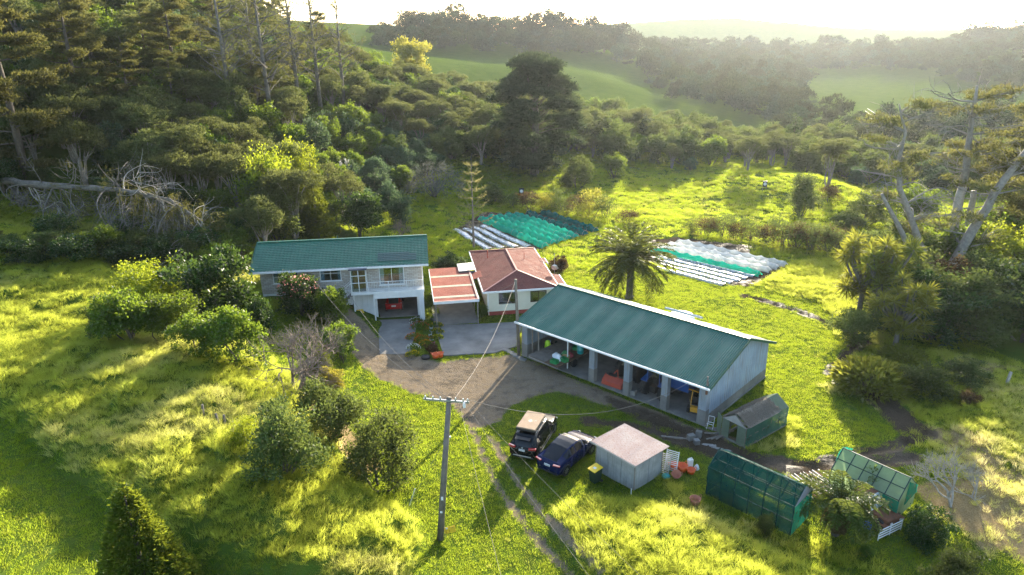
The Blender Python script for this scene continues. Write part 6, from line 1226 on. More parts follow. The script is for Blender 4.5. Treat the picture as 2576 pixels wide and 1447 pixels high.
# ------------------------------------------------------------------ crop tunnels and plastic mulch rows on the valley floor
def tunnel(a, b, w_, h_, m, label, group, seed, hoop=1.6):
    a, b = Vector((*a, 0)), Vector((*b, 0)); d = (b - a); ln = d.length; o = empty('crop_tunnel', (a.x, a.y, float(gz(a.x, a.y))), math.atan2(d.y, d.x), label, 'tunnel', group); r_ = np.random.RandomState(seed)
    n = int(ln / .27); k = 9; vs = []; nh = max(2, round(ln / hoop)); jit = r_.rand(nh + 2)
    for i in range(n + 1):
        x = ln * i / n; ph = x / ln * nh; s = abs(math.sin(math.pi * ph)) ** .6; z0 = float(gz(a.x + d.x * i / n, a.y + d.y * i / n)) - o.location.z
        hh = h_ * (1 - .36 * s) * (.9 + .2 * jit[int(ph + .5)]); ww = w_ * (1 - .10 * s) * .5; off = (jit[int(ph)] - .5) * .12
        end = min(1, (min(x, ln - x) + .05) / .5) ** .5
        for j in range(k + 1): t = math.pi * j / k; vs.append((x, ww * math.cos(t) * (1.0 + .03 * r_.rand()) + off, z0 + hh * end * math.sin(t) ** .8 + .02 + .012 * r_.rand() * math.sin(t)))
    q = k + 1; MB().add(vs, [(i * q + j, (i + 1) * q + j, (i + 1) * q + j + 1, i * q + j + 1) for i in range(n) for j in range(k)]).build('net_cover', m, o, True)
    for i in range(nh + 1):
        x = min(max(.25, ln * i / nh), ln - .25); z0 = float(gz(a.x + d.x * x / ln, a.y + d.y * x / ln)) - o.location.z
        MB().tube([(x, w_ * .49 * math.cos(math.pi * j / 10), z0 - .05 + h_ * .9 * math.sin(math.pi * j / 10)) for j in range(11)], .014, 4).build('hoop', MT['steel'], o)
    cr = np.random.RandomState(seed + 9); P_ = np.stack([cr.rand(420) * ln, (cr.rand(420) - .5) * w_ * .6, .05 + .12 * cr.rand(420)], 1); link(bpy.data.objects.new('crop_leaves', leaf_mesh('crop_leaves', P_, cr.randn(420, 3) * .5 + np.array([0, 0, .8]), .26, .14, LF['broad'], cr)), o); o.children[-1]['kind'] = 'stuff'
    return o
near = [(4.58,86.16),(5.75,87.6),(6.85,88.5),(7.9,89.4),(9.0,90.4),(10.4,91.6),(12.1,93.3)]; far = [(-4.6,100.3),(-3.2,101.3),(-1.9,102.0),(-.6,102.7),(.7,103.2),(2.6,103.6),(4.9,104.4)]
ORD = ('nearest', 'second', 'third', 'fourth', 'fifth')
NETT = net('teal_crop_net', (.02, .42, .30), .16, .55); NETK = net('deep_teal_crop_net', (.01, .13, .12), .18, .5)
for i in range(7): tunnel(near[i], far[i], 1.15, .88, NETT if i < 5 else NETK, (ORD[i] + ' bright green netted crop tunnel counting from the cottage') if i < 5 else ('dark green netted crop tunnel next to the bright ones' if i == 5 else 'outermost dark green netted crop tunnel'), 'green crop tunnels', 100 + i)
wn = [(28.64,74.25),(30.3,75.7),(31.6,76.7),(32.9,77.6)]; wf = [(18.2,84.2),(19.4,85.6),(20.7,86.7),(22.1,87.8)]
for i in range(4): tunnel(wn[i], wf[i], 1.1, .8, NETT if i == 0 else NETW, 'green netted crop tunnel in front of the white ones' if i == 0 else ('front', 'middle', 'rear')[i - 1] + ' of the three white netted crop tunnels', 'white crop tunnels', 120 + i)
def plastic(name):
    m, t, o = _nodes(name); p = t.nodes.new('ShaderNodeBsdfPrincipled'); L(t, p.outputs[0], o.inputs[0]); pos = t.nodes.new('ShaderNodeNewGeometry').outputs['Position']
    n_ = noise(t, 2.5, 5, pos); L(t, ramp(t, n_, (.25, .24, .23), (.60, .60, .60), .35, .6), p.inputs['Base Color']); L(t, ramp(t, noise(t, 1.1, 3, pos), (.10, .10, .10), (.38, .38, .38)), p.inputs['Roughness']); p.inputs['Specular IOR Level'].default_value = .6
    b = t.nodes.new('ShaderNodeBump'); b.inputs['Strength'].default_value = .5; b.inputs['Distance'].default_value = .06; L(t, noise(t, 5, 4, pos), b.inputs['Height']); L(t, b.outputs[0], p.inputs['Normal']); return m
PLM = plastic('plastic_mulch')
def mulch(a, b, w_, label, group, seed):
    a, b = Vector((*a, 0)), Vector((*b, 0)); d = b - a; ln = d.length; o = empty('mulch_row', (a.x, a.y, float(gz(a.x, a.y))), math.atan2(d.y, d.x), label, 'mulch row', group); r_ = np.random.RandomState(seed); n = int(ln / .4); vs = []
    for i in range(n + 1):
        z0 = float(gz(a.x + d.x * i / n, a.y + d.y * i / n)) - o.location.z
        for y, z in ((-.56, -.05), (-.42, .13), (0, .16), (.42, .13), (.56, -.05)): vs.append((ln * i / n, y * w_ + r_.randn() * .02, z0 + z + r_.randn() * .012))
    MB().add(vs, [(i * 5 + j, (i + 1) * 5 + j, (i + 1) * 5 + j + 1, i * 5 + j + 1) for i in range(n) for j in range(4)]).build('plastic_film', PLM, o, True)
    P_ = np.stack([r_.rand(260) * ln, r_.randn(260) * .1 + (r_.rand(260) < .5) * 1.1 - .55, .12 + .05 * r_.rand(260)], 1); x = link(bpy.data.objects.new('seedlings', leaf_mesh('seedlings', P_, r_.randn(260, 3) * .6 + np.array([0, 0, .8]), .16, .08, LF['olive'], r_)), o); x['kind'] = 'stuff'
for i in range(4): t = i / 3; mulch((-2.9 + 5.3 * t, 86.0 + 1.0 * t), (-8.0 + 3.9 * t, 95.2 + 1.8 * t), .95, ORD[i] + ' grey plastic mulch row behind the cottage, counted from the left', 'mulch rows behind the cottage', 200 + i)
for i in range(5): t = i / 4; mulch((23.6 + 4.3 * t, 71.4 + 2.7 * t), (17.3 + 1.4 * t, 77.6 + 5.6 * t), .85, ORD[i] + ' shiny plastic mulch row beside the white tunnels, from the front', 'mulch rows beside the white tunnels', 210 + i)

# ------------------------------------------------------------------ inside the farm shed
SM = SH.matrix_basis; SRZ = SH.rotation_euler.z
def shed(name, x, y, rz, label, cat, z=.062): return empty(name, SM @ Vector((x, y, z)), SRZ + R(rz), label, cat)
def big_wheel(parent, c, r, w_, lugs=14, axis='x', hub=None):
    o = MB().lathe([(r * .5, -w_ / 2), (r * .88, -w_ / 2), (r * .96, -w_ * .35), (r * .96, w_ * .35), (r * .88, w_ / 2), (r * .5, w_ / 2)], (0, 0, 0), 20, axis).build('wheel', MT['rubber'], parent, True); o.location = c
    lg = MB()
    for k in range(lugs):
        for s in (-1, 1): a = 6.283 * (k + (.5 if s > 0 else 0)) / lugs; lg.bar((s * .02, math.cos(a) * r * .985, math.sin(a) * r * .985), (s * w_ * .48, math.cos(a + .22) * r * .96, math.sin(a + .22) * r * .96), .05, .06)
    lg.build('tread', MT['rubber'], o); MB().lathe([(.03, -w_ * .3), (r * .5, -w_ * .38), (r * .52, w_ * .38), (.03, w_ * .3)], (0, 0, 0), 16, axis).build('rim', hub or MT['steel'], o); return o
def tractor(o, paint, cabroof, sc=1.0, cab=True):
    """rear faces -y"""
    for s in (-1, 1): big_wheel(o, (s * .82, 0, .78 * sc), .78 * sc, .42); big_wheel(o, (s * .74, 2.3, .48), .48, .3, 12); 
    MB().box((0, 2.1, 1.0), (.62, 1.9, .62)).box((0, 3.0, .85), (.5, .25, .5)).build('bonnet', paint, o, bevel=.06); MB().box((0, .7, .75), (.5, 2.2, .5)).build('chassis', MT['black'], o)
    for s in (-1, 1): f = MB(); f.slab([(s * .55, -.55, 1.35), (s * 1.02, -.55, 1.35), (s * 1.02, .45, 1.62), (s * .55, .45, 1.62)] if s > 0 else [(s * 1.02, -.55, 1.35), (s * .55, -.55, 1.35), (s * .55, .45, 1.62), (s * 1.02, .45, 1.62)], .06); f.build('mudguard', paint, o)
    if cab:
        for x in (-.58, .58):
            for y in (-.35, .95): MB().bar((x, y, 1.2), (x * .93, y * .93, 2.32), .07).build('cab_post', paint, o)
        MB().box((0, .3, 2.4), (1.4, 1.6, .1)).build('cab_roof', cabroof, o, bevel=.04); MB().lo((-.5, -.32, 1.35), (.5, -.31, 2.25)).build('rear_window', GLZ, o)
    MB().box((0, .2, 1.15), (.45, .45, .12)).box((0, -.02, 1.4), (.45, .1, .45)).build('seat', MT['black'], o); MB().lathe([(.16, -.015), (.18, 0), (.16, .015)], (0, .85, 1.55), 14).build('steering_wheel', MT['black'], o); MB().tube([(.25, 2.3, 1.2), (.25, 2.3, 2.1)], .035, 6).build('exhaust', MT['black'], o)
t1 = shed('tractor', 9.65, 2.3, 0, 'muddy old tractor with huge tyres behind the red rotary hoe', 'tractor'); tractor(t1, mat('dusty_grey_green', (.14, .14, .10), .8), MT['ply'], 1.15, True)
t2 = shed('tractor', 12.6, 1.1, -4, 'blue tractor with pale cab roof in the shed bay', 'tractor'); tractor(t2, MT['blue'], MT['silver'], .92)
ho = shed('rotary_hoe', 9.2, .55, 4, 'faded red rotary hoe standing in the shed opening', 'rotary hoe'); MB().slab([(-.85, -.35, .35), (.85, -.35, .35), (.85, .1, .72), (-.85, .1, .72)], .05).slab([(-.85, -.42, .05), (.85, -.42, .05), (.85, -.36, .35), (-.85, -.36, .35)], .04).build('hood', MT['redpaint'], ho)
for s in (-1, 1): MB().slab([(s * .87, -.42, .05), (s * .87, .35, .1), (s * .87, .25, .75), (s * .87, -.3, .45)], .04, (.05, 0, 0)).build('side_plate', MT['redpaint'], ho)
MB().tube([(-.8, 0, .25), (.8, 0, .25)], .09, 8).build('rotor', MT['rust'], ho); MB().bar((-.3, .1, .7), (0, .5, 1.15), .07).bar((.3, .1, .7), (0, .5, 1.15), .07).build('headstock', MT['redpaint'], ho); MB().box((-.15, .05, .84), (.7, .25, .12)).build('tray_of_tools', MT['black'], ho)
tt = shed('tipping_trailer', 14.2, 3.2, 0, 'dark blue high sided trailer behind the blue tractor', 'trailer')
MB().lo((-.9, -1.6, 1.0), (.9, 2.2, 1.08)).build('deck', MT['blue'], tt)
for a, b in (((-.9, -1.6, 1.08), (-.85, 2.2, 1.9)), ((.85, -1.6, 1.08), (.9, 2.2, 1.9)), ((-.85, -1.6, 1.08), (.85, -1.55, 1.9)), ((-.85, 2.15, 1.08), (.85, 2.2, 1.9))): MB().lo(a, b).build('side_board', MT['blue'], tt)
for s in (-1, 1): big_wheel(tt, (s * .95, -.8, .46), .46, .26, 12, 'x', MT['white'])
MB().box((0, .2, .8), (.8, 3.2, .2)).build('chassis', MT['black'], tt)
ym = shed('ride_on_roller', 16.0, 1.25, 14, 'yellow ride-on machine with roll bar in the right end bay', 'machine'); MB().box((0, -.55, .45), (.55, .35, .4)).build('rear_guard', MT['yellowpaint'], ym, bevel=.04); MB().box((0, .25, .5), (.75, 1.3, .4)).build('body', MT['black'], ym, bevel=.05)
for s in (-1, 1): MB().tube([(s * .3, -.45, .6), (s * .34, -.2, 1.1), (s * .34, .0, 1.55)], .035, 6).build('roll_bar', MT['yellowpaint'], ym); big_wheel(ym, (s * .45, -.35, .28), .28, .2, 10); big_wheel(ym, (s * .42, .75, .22), .22, .16, 10)
MB().box((-.05, .02, 1.6), (1.15, .1, .06), 0, R(6)).build('top_bar', MT['yellowpaint'], ym); MB().box((0, .1, .78), (.45, .4, .1)).box((0, -.12, 1.0), (.45, .08, .4)).build('seat', MT['black'], ym); MB().lathe([(.14, -.01), (.16, .01)], (0, .55, 1.0), 12).build('steering_wheel', MT['black'], ym)
fd = shed('flat_deck_trailer', 3.5, 1.4, -3, 'flat deck trailer sticking out of the left shed bay', 'trailer')
for k in range(7): MB().lo((-1.65 + k * .47, -2.75, .86), (-1.2 + k * .47, 3.0, .92)).build('deck_board', MT['ply'] if k < 4 else MT['clay'], fd)
MB().lo((-1.62, -2.72, .72), (1.62, -2.6, .855)).lo((-.5, -2.6, .7), (-.35, 3.0, .855)).lo((.35, -2.6, .7), (.5, 3.0, .855)).build('frame', MT['steel'], fd)
for s in (-1, 1): big_wheel(fd, (s * 1.3, -.3, .36), .36, .24, 12)
MB().slab([(-.1, 1.6, .92), (1.4, 1.6, .92), (1.4, 1.65, 1.7), (-.1, 1.65, 1.7)], .03).build('ply_board', MT['brownboard'], fd)
DZ = .985
def on_deck(name, x, y, rz, label, cat): return empty(name, fd.matrix_basis @ Vector((x, y, .925)), SRZ + R(rz), label, cat)
def crate(o, w_, d_, h_, m):
    for a, b in (((-w_ / 2, -d_ / 2, 0), (w_ / 2, d_ / 2, .02)), ((-w_ / 2, -d_ / 2, .02), (-w_ / 2 + .02, d_ / 2, h_)), ((w_ / 2 - .02, -d_ / 2, .02), (w_ / 2, d_ / 2, h_)), ((-w_ / 2 + .02, -d_ / 2, .02), (w_ / 2 - .02, -d_ / 2 + .02, h_)), ((-w_ / 2 + .02, d_ / 2 - .02, .02), (w_ / 2 - .02, d_ / 2, h_))): MB().lo(a, b).build('side' if b[2] > .03 else 'bottom', m, o)
for x, y, rz, lb, m in ((.95, -2.3, 5, 'green plastic crate at the corner of the flat deck trailer', 'greenplastic'), (1.3, -1.5, -8, 'green plastic crate behind the draped cloth on the trailer', 'greenplastic'), (.6, .9, 10, 'large green crate against the ply board on the trailer', 'greenplastic'), (1.0, -1.0, 20, 'brown carton on the flat deck trailer', 'brownboard')):
    crate(on_deck('crate', x, y, rz, lb, 'crate'), .62, .45, .3 if m != 'brownboard' else .25, MT[m])
br_ = on_deck('plastic_drum', 1.25, .6, 0, 'turquoise plastic drum on the flat deck trailer', 'drum'); MB().lathe([(.26, 0), (.29, .05), (.29, .3), (.31, .33), (.29, .36), (.29, .75), (.25, .82), (.2, .83)], (0, 0, 0), 18).build('drum', MT['teal'], br_, True); MB().lathe([(.05, .82), (.05, .86)], (.1, 0, 0), 8).build('bung', MT['white'], br_)
def heap(name, x, y, sx, sy, sz, m, lb, cat, seed, host=None):
    r_ = np.random.RandomState(seed); vs = []; n, k = 12, 6
    for j in range(k + 1):
        for i in range(n): a = 6.283 * i / n; q = (1 - j / k) ** .6; f_ = 1 + .35 * (r_.rand() - .5); vs.append((sx * q * f_ * math.cos(a), sy * q * f_ * math.sin(a), sz * (j / k) ** .8 * (1 + .3 * (r_.rand() - .5))))
    fs = [(j * n + i, j * n + (i + 1) % n, (j + 1) * n + (i + 1) % n, (j + 1) * n + i) for j in range(k) for i in range(n)]
    o = MB().add(vs, fs).build(name, m, None, True); o.location = (host or fd).matrix_basis @ Vector((x, y, .925 if host is None else .065)); o.rotation_euler.z = SRZ; tag(o, lb, cat); return o
heap('cloth_pile', .75, -1.6, .38, .4, .5, MT['clothwhite'], 'crumpled white cloth heaped on the flat deck trailer', 'cloth', 41); heap('cloth_pile', .2, -1.3, .36, .34, .36, MT['clothwhite'], 'pale sacks beside the white cloth on the trailer', 'sacks', 42); heap('cloth_pile', .95, -.4, .4, .34, .36, mat('dark_red_cloth', (.25, .03, .04), .8), 'dark red bundle on the flat deck trailer', 'bundle', 43); heap('cloth_pile', .5, -.5, .34, .34, .4, MT['greenplastic'], 'green bundle in the middle of the trailer load', 'bundle', 44)
heap('floor_clutter', 2.6, 5.2, 1.0, .7, 1.1, mat('mixed_brown', (.14, .10, .07), .9), 'brown heap of gear in the back of the left shed bay', 'gear', 45, SH); heap('floor_clutter', 4.6, 6.4, .9, .8, 1.3, mat('mixed_blue_grey', (.10, .12, .16), .9), 'blue grey heap of gear at the back of the shed', 'gear', 46, SH); heap('floor_clutter', 1.3, 3.0, .4, .4, .6, MT['darkgreen'], 'dark green sacks by the left shed wall', 'sacks', 47, SH)
hv = shed('hi_vis_vest', 1.55, 1.5, 0, 'yellow hi-vis vest hanging over a stand in the shed', 'vest'); MB().lathe([(.02, .55), (.3, .6), (.26, .95), (.2, 1.25), (.06, 1.3)], (0, 0, 0), 12).build('vest', MT['hivis'], hv, True); MB().tube([(0, 0, 0), (0, 0, .6)], .03, 6).build('stand', MT['timber'], hv)
bb = shed('blue_tub', .95, 2.3, 0, 'blue tub on dark green boxes by the left shed wall', 'tub'); MB().lathe([(.2, .55), (.26, .8), (.23, .8), (.18, .6)], (0, 0, 0), 14).build('tub', mat('bright_blue', (.03, .16, .5), .4), bb); MB().lo((-.3, -.3, 0), (.35, .3, .54)).build('box', MT['darkgreen'], bb)
cb = shed('concrete_block', 11.15, .35, 10, 'pale concrete block beside the shed post', 'block'); MB().lo((-.2, -.2, -.03), (.2, .2, .35)).build('block', MT['concrete'], cb, bevel=.02)
for k in range(4): o = shed('work_clothes', 1.9 + .5 * k, 9.6, 0, ('green overalls', 'dark jacket', 'brown coat', 'grey coat')[k] + ' hanging on the back wall of the shed', 'clothing'); MB().box((0, 0, 2.0), (.4, .12, .9), taper=.75).build('garment', (MT['greenplastic'], MT['blue'], MT['clay'], MT['curtain'])[k], o, bevel=.04); MB().lo((-.02, 0, 2.44), (.02, .3, 2.48)).build('peg', MT['timber'], o)

# ------------------------------------------------------------------ yard clutter
def tub(px, py, m, label, r0, r1, h, rz=0, tilt=0, cat='tub'):
    b = G(px, py); o = empty('garden_tub', b, R(rz), label, cat); q = MB().lathe([(r0, 0), (r1, h), (r1 - .03, h), (r0 - .02, .05), (.02, .05)], (0, 0, 0), 16).build('tub', m, o, True); q.rotation_euler = (tilt, 0, 0); q.location.z = .12 if tilt else .0
    for s in (-1, 1): MB().tube([(s * (r1 - .01), -.1, h - .04), (s * (r1 + .05), -.06, h + .1), (s * (r1 + .05), .06, h + .1), (s * (r1 - .01), .1, h - .04)], .02, 5).build('handle', m, q)
    return o
tub(1694, 1180, MT['orange'], 'orange rubber tub nearest the leaning racks', .24, .33, .42); tub(1716, 1184, MT['orange'], 'orange rubber tub beside the white jerrycan', .26, .34, .42, 40); tub(1738, 1190, MT['orange'], 'orange tub half hidden below the white jerrycan', .22, .28, .3, 10)
tub(1699, 1201, MT['terracotta'], 'faded terracotta pot tipped near the orange tubs', .2, .3, .34, 0, R(35), 'pot'); tub(1748, 1268, MT['terracotta'], 'faded terracotta square pot on the grass before the net house', .24, .33, .42, 20, 0, 'pot')
jc = empty('jerrycan', G(1735, 1178), R(20), 'white plastic jerrycan standing by the orange tubs', 'jerrycan'); MB().box((0, 0, .42), (.34, .26, .55)).build('can', MT['white'], jc, bevel=.05); MB().lathe([(.05, .69), (.05, .76)], (.08, 0, 0), 8).build('cap', MT['white'], jc); MB().tube([(-.12, 0, .69), (-.1, 0, .78), (.0, 0, .78), (.02, 0, .7)], .02, 5).build('handle', MT['white'], jc); MB().lo((-.2, -.16, 0), (.2, .16, .14)).build('stand', MT['timber'], jc)
for k, (px, py, rz, lb) in enumerate(((1666, 1193, -38, 'grey slatted rack leaning against the hut wall'), (1686, 1186, -30, 'white slatted rack leaning on the grey rack'))):
    o = empty('slatted_rack', G(px, py), R(rz), lb, 'rack'); m_ = MT['steel'] if k == 0 else MT['white']; tl = .35
    for s in (-1, 1): MB().bar((s * .38, 0, 0), (s * .38, tl, 1.35), .05).build('stile', m_, o)
    for j in range(11): z = .1 + j * .12; MB().bar((-.36, z * tl / 1.35, z), (.36, z * tl / 1.35, z), .03, .04).build('slat', m_, o)
tag(MB().lathe([(.28, 0), (.26, .12), (.12, .2), (.02, .22)], tuple(G(1675, 1200)), 12).build('teal_basin', MT['teal'], None, True), 'upturned teal basin lying on the grass by the racks', 'basin')
tag(heap('fertiliser_bag', 0, 0, .2, .2, .35, MT['clothwhite'], 'small red and white bag beside the jerrycan', 'bag', 48), None).location = G(1752, 1180)
# broken concrete, planks and a folding chair by the reed-roofed house
for k, (px, py, d_, rz, m_, lb) in enumerate(((1700, 1103, (2.0, .16, .1), -12, 'timber', 'grey timber beam lying across the mud'), (1738, 1106, (.5, .35, .4), 20, 'concrete', 'broken concrete block in the mud by the beam'), (1757, 1100, (.4, .3, .5), -30, 'concrete', 'upright concrete block behind the broken one'), (1752, 1117, (.35, .35, .35), 12, 'steel', 'grey metal box in front of the concrete blocks'), (1800, 1128, (2.2, .22, .06), -20, 'silver', 'flat metal strip lying on the muddy track'), (1775, 1120, (1.4, .3, .05), -12, 'silver', 'short metal sheet beside the strip'))):
    p = G(px, py); tag(MB().box((0, 0, d_[2] / 2), d_).build('scrap', MT[m_], None, False, p, R(rz), .015), lb, 'scrap')
ch = empty('garden_chair', G(1786, 1078), R(-30), 'white metal folding chair frame beside the shed corner', 'chair')
for s in (-1, 1): MB().tube([(s * .2, -.2, 0), (s * .2, .15, .45), (s * .2, .25, .85)], .018, 5).build('leg', MT['white'], ch); MB().tube([(s * .2, .25, 0), (s * .2, -.2, .45)], .018, 5).build('leg', MT['white'], ch)
MB().bar((-.2, .25, .85), (.2, .25, .85), .03).build('back_rail', MT['white'], ch); MB().bar((-.2, -.18, .44), (.2, -.18, .44), .03).bar((-.2, .1, .44), (.2, .1, .44), .03).build('seat', MT['white'], ch)
for k in range(9):
    p = G(1800 + (k % 3) * 9, 1085 + (k // 3) * 8); tag(MB().box((0, 0, .05), (1.5, .1, .06)).build('plank', MT['timber'], None, False, (p.x, p.y, p.z + .06 * (k % 3)), R(-35 + 9 * k)), 'weathered plank in the stack between shed and reed-roofed greenhouse', 'plank', 'planks by the reed-roofed greenhouse')
# pipes, wrecked truck and gate by the tree fern
for k in range(14):
    a = Vector(atz(1960 + k * 7.5, 1203 - k * 1.5, .35)); b = Vector(atz(2035 + k * 8, 1262 - k * 2.0, .3)); p = empty('scrap_pipe', a, 0, 'long metal pipe in the pile between the netted greenhouses', 'pipe', 'pipes in the scrap pile'); MB().tube([(0, 0, .05 * (k % 3)), (b - a) * (.9 + .02 * (k % 4)) + Vector((0, 0, .05 * ((k + 1) % 3)))], .05 if k % 2 else .035, 6).build('tube', MT['silver'] if k % 3 else MT['rust'], p)
for k in range(4): a = Vector(atz(1995 + k * 35, 1232 + k * 5, .0)); tag(MB().lo((a.x - .1, a.y - .1, 0), (a.x + .1, a.y + .1, .27)).build('timber_bearer', MT['timber']), 'timber bearer under the scrap pipes, number ' + ('one', 'two', 'three', 'four')[k] + ' from the left', 'bearer')
wt = empty('wrecked_truck', G(2192, 1300), R(-62), 'rusty old truck cab overgrown between the tree fern and greenhouse', 'truck'); RU = MT['rust']
MB().add([(-1.0, -.75, .7), (.3, -.75, .7), (.3, .75, .7), (-1.0, .75, .7), (-.9, -.62, 1.6), (-.1, -.62, 1.6), (-.1, .62, 1.6), (-.9, .62, 1.6)], [(3, 2, 1, 0), (4, 5, 6, 7), (0, 1, 5, 4), (2, 3, 7, 6), (3, 0, 4, 7)]).build('cab', RU, wt, bevel=.05); MB().slab([(.3, -.66, .86), (.3, .66, .86), (-.07, .56, 1.55), (-.07, -.56, 1.55)], .02).build('windscreen', mat('dusty_glass', (.45, .50, .53), .15, 0, (.35, .4, .43), 3), wt); MB().slab([(.32, -.72, .72), (.32, .72, .72), (-.1, .62, 1.6), (-.1, -.62, 1.6)], .01).build('screen_frame', RU, wt)
MB().add([(.3, -.72, .5), (1.35, -.62, .5), (1.35, .62, .5), (.3, .72, .5), (.3, -.7, .84), (1.3, -.55, .76), (1.3, .55, .76), (.3, .7, .84)], [(3, 2, 1, 0), (4, 5, 6, 7), (0, 1, 5, 4), (1, 2, 6, 5), (2, 3, 7, 6)]).build('bonnet', RU, wt, bevel=.04)
for s in (-1, 1): big_wheel(wt, (.9, s * .7, .36), .36, .2, 10, 'y', RU); MB().slab([(.4, s * .62, .62), (1.4, s * .62, .6), (1.4, s * .9, .55), (.4, s * .9, .6)] if s > 0 else [(.4, s * .9, .6), (1.4, s * .9, .55), (1.4, s * .62, .6), (.4, s * .62, .62)], .04).build('mudguard', RU, wt); MB().lathe([(.02, 0), (.1, .05), (.1, .08)], (1.35, s * .4, .62), 10, 'x').build('headlamp', MT['alu'], wt)
gt_ = empty('pipe_gate', G(2208, 1360), face(atz(2204, 1361), atz(2262, 1334)), 'white pipe gate propped in front of the wrecked truck', 'gate')
for j in range(4): MB().tube([(0, 0, .12 + j * .17), (1.9, 0, .14 + j * .17)], .03, 6).build('rail', MT['white'], gt_)
for x in (0, .95, 1.9): MB().tube([(x, 0, 0), (x, 0, .75)], .03, 6).build('upright', MT['white'], gt_)
tag(MB().lathe([(.2, 0), (.25, .35), (.22, .35), (.18, .05)], tuple(G(2180, 1330)), 14).build('blue_bucket', mat('bucket_blue', (.03, .1, .5), .4), None, True), 'blue bucket by the bonnet of the wrecked truck', 'bucket')
# water tank and pipe behind the shed
wk = empty('water_tank', on(*aty(1714, 800, 60.5)[:2]), 0, 'white domed water tank behind the farm shed roof', 'tank'); MB().lathe([(1.2, -.1), (1.25, .8), (1.1, 1.05), (.6, 1.2), (.05, 1.24)], (0, 0, 0), 24).build('tank', MT['white'], wk, True); MB().lathe([(.22, 1.16), (.22, 1.26)], (.3, 0, 0), 12).build('lid', MT['white'], wk)
tag(MB().tube([SM @ Vector((7.6, 10.6, 3.25)), SM @ Vector((11.2, 10.75, 3.2))], .11, 8).build('downpipe_run', MT['alu']), 'pale pipe running along the back eave of the shed', 'pipe')
# meadow fence posts, bottom of the picture, far markers
for k, (px, py, h_, tl) in enumerate(((513,1085,.8,4),(549,1105,.7,-6),(567,1112,.8,3),(586,1132,.5,10),(619,1148,.8,-8))): o = MB().box((0, 0, h_ / 2 - .1), (.11, .11, h_ + .2), 0, R(tl)).build('fence_post', BK['grey'], None, False, G(px, py * .965)); tag(o, ('first', 'second', 'third', 'fourth', 'last')[k] + ' old fence post sticking out of the meadow, from the left', 'fence post', 'old posts in the meadow')
for px, py, lb in ((2533, 968, 'leaning weathered post on the right-hand bank'),): tag(MB().box((0, 0, .5), (.16, .16, 1.2), 0, R(6)).build('fence_post', BK['white'], None, False, G(px, py)), lb, 'fence post')
for px, py, lb in ((1312, 498, 'black sign board with white ring standing behind the tunnels'), (1923, 478, 'small dark sign with white ring on the far valley floor')):
    b = G(px, py); o = empty('marker_sign', b, 0, lb, 'sign'); s = 1.0 if px < 1500 else .9; MB().lo((-.42 * s, 0, .5), (.42 * s, .05, 1.7 * s)).build('board', MT['black'], o); MB().lathe([(.17, 0), (.28, -.006), (.28, .0), (.17, .003)], (0, -.006, 1.15 * s), 18, 'y').build('ring', MT['white'], o)
    for x in (-.3, .3): MB().lo((x - .04, .06, 0), (x + .04, .12, 1.5)).build('leg', MT['timber'], o)
# garden strip between the drives: pots, flowers, shrubs, buckets, tyre
MT['pinkpot'] = mat('pink_glaze', (.5, .08, .2), .4)
def pot(px, py, m, label, s=1.0): b = G(px, py); o = empty('flower_pot', b, 0, label, 'pot', 'pots in the garden strip'); MB().lathe([(.14 * s, 0), (.2 * s, .28 * s), (.22 * s, .3 * s), (.19 * s, .3 * s), (.17 * s, .22 * s), (.02, .22 * s)], (0, 0, 0), 12).build('pot', m, o, True); r_ = np.random.RandomState(int(px)); link(bpy.data.objects.new('plant', leaf_mesh('pot_plant', r_.randn(50, 3) * .05 + np.array([0, 0, .25 * s]), sph(r_, 50, .1), .22 * s, .07, LF['broad'], r_)), o)
for k, (px, py, m, lb) in enumerate(((1087,806,'concrete','grey square pot by the garage column'),(1085,829,'clothwhite','white pot nearest the top of the garden strip'),(1086,838,'curtain','pale blue pot in the upper garden strip'),(1082,846,'clothwhite','white pot in the middle of the garden strip'),(1085,853,'terracotta','terracotta pot in the middle of the garden strip'),(1086,860,'bluecurtain','light blue pot in the lower garden strip'),(1090,866,'pinkpot','pink pot in the lower garden strip'),(1089,873,'clothwhite','white pot low in the garden strip'))): pot(px, py, MT[m], lb, .9)
def flowers(px, py, kd, label, s=.5, n=260):
    b = G(px, py); o = empty('flower_patch', b, 0, label, 'flowers'); r_ = np.random.RandomState(int(px * 3 + py)); d = sph(r_, n, 0); link(bpy.data.objects.new('leaves', leaf_mesh('patch_leaves', d * np.array([.6, .5, .35]) * s * 1.6 * (.5 + .5 * r_.rand(n))[:, None], d + np.array([0, 0, .6]) + r_.randn(n, 3) * .4, .2, .06, LF['broad'], r_)), o); d = sph(r_, n // 3, .1); link(bpy.data.objects.new('blooms', leaf_mesh('patch_blooms', d * np.array([.62, .52, .42]) * s * 1.7, d + np.array([0, 0, .4]), .1, .09, LF[kd], r_)), o)
    for c_ in o.children: c_['kind'] = 'stuff'
for px, py, kd, lb, s in ((1048,812,'white','low leafy plants at the top of the garden strip',.7),(1056,827,'flower','orange flowers in the upper garden strip',.9),(1040,852,'flower','orange flowers at the left edge of the garden strip',.7),(1062,858,'flower','orange flowers in the middle of the garden strip',.7),(1098,822,'yel','yellow flowers at the top right of the strip',.6),(1100,838,'yel','yellow flowers by the parking apron',.6),(1101,852,'yel','small yellow flowers by the parking apron edge',.5),(1072,868,'flower','orange flowers near the bottom of the strip',.6),(1040,878,'white','low green edging at the lower left of the strip',.6),(1038,895,'yel','green edging plants at the bottom of the strip',.6)): flowers(px, py, kd, lb, s)
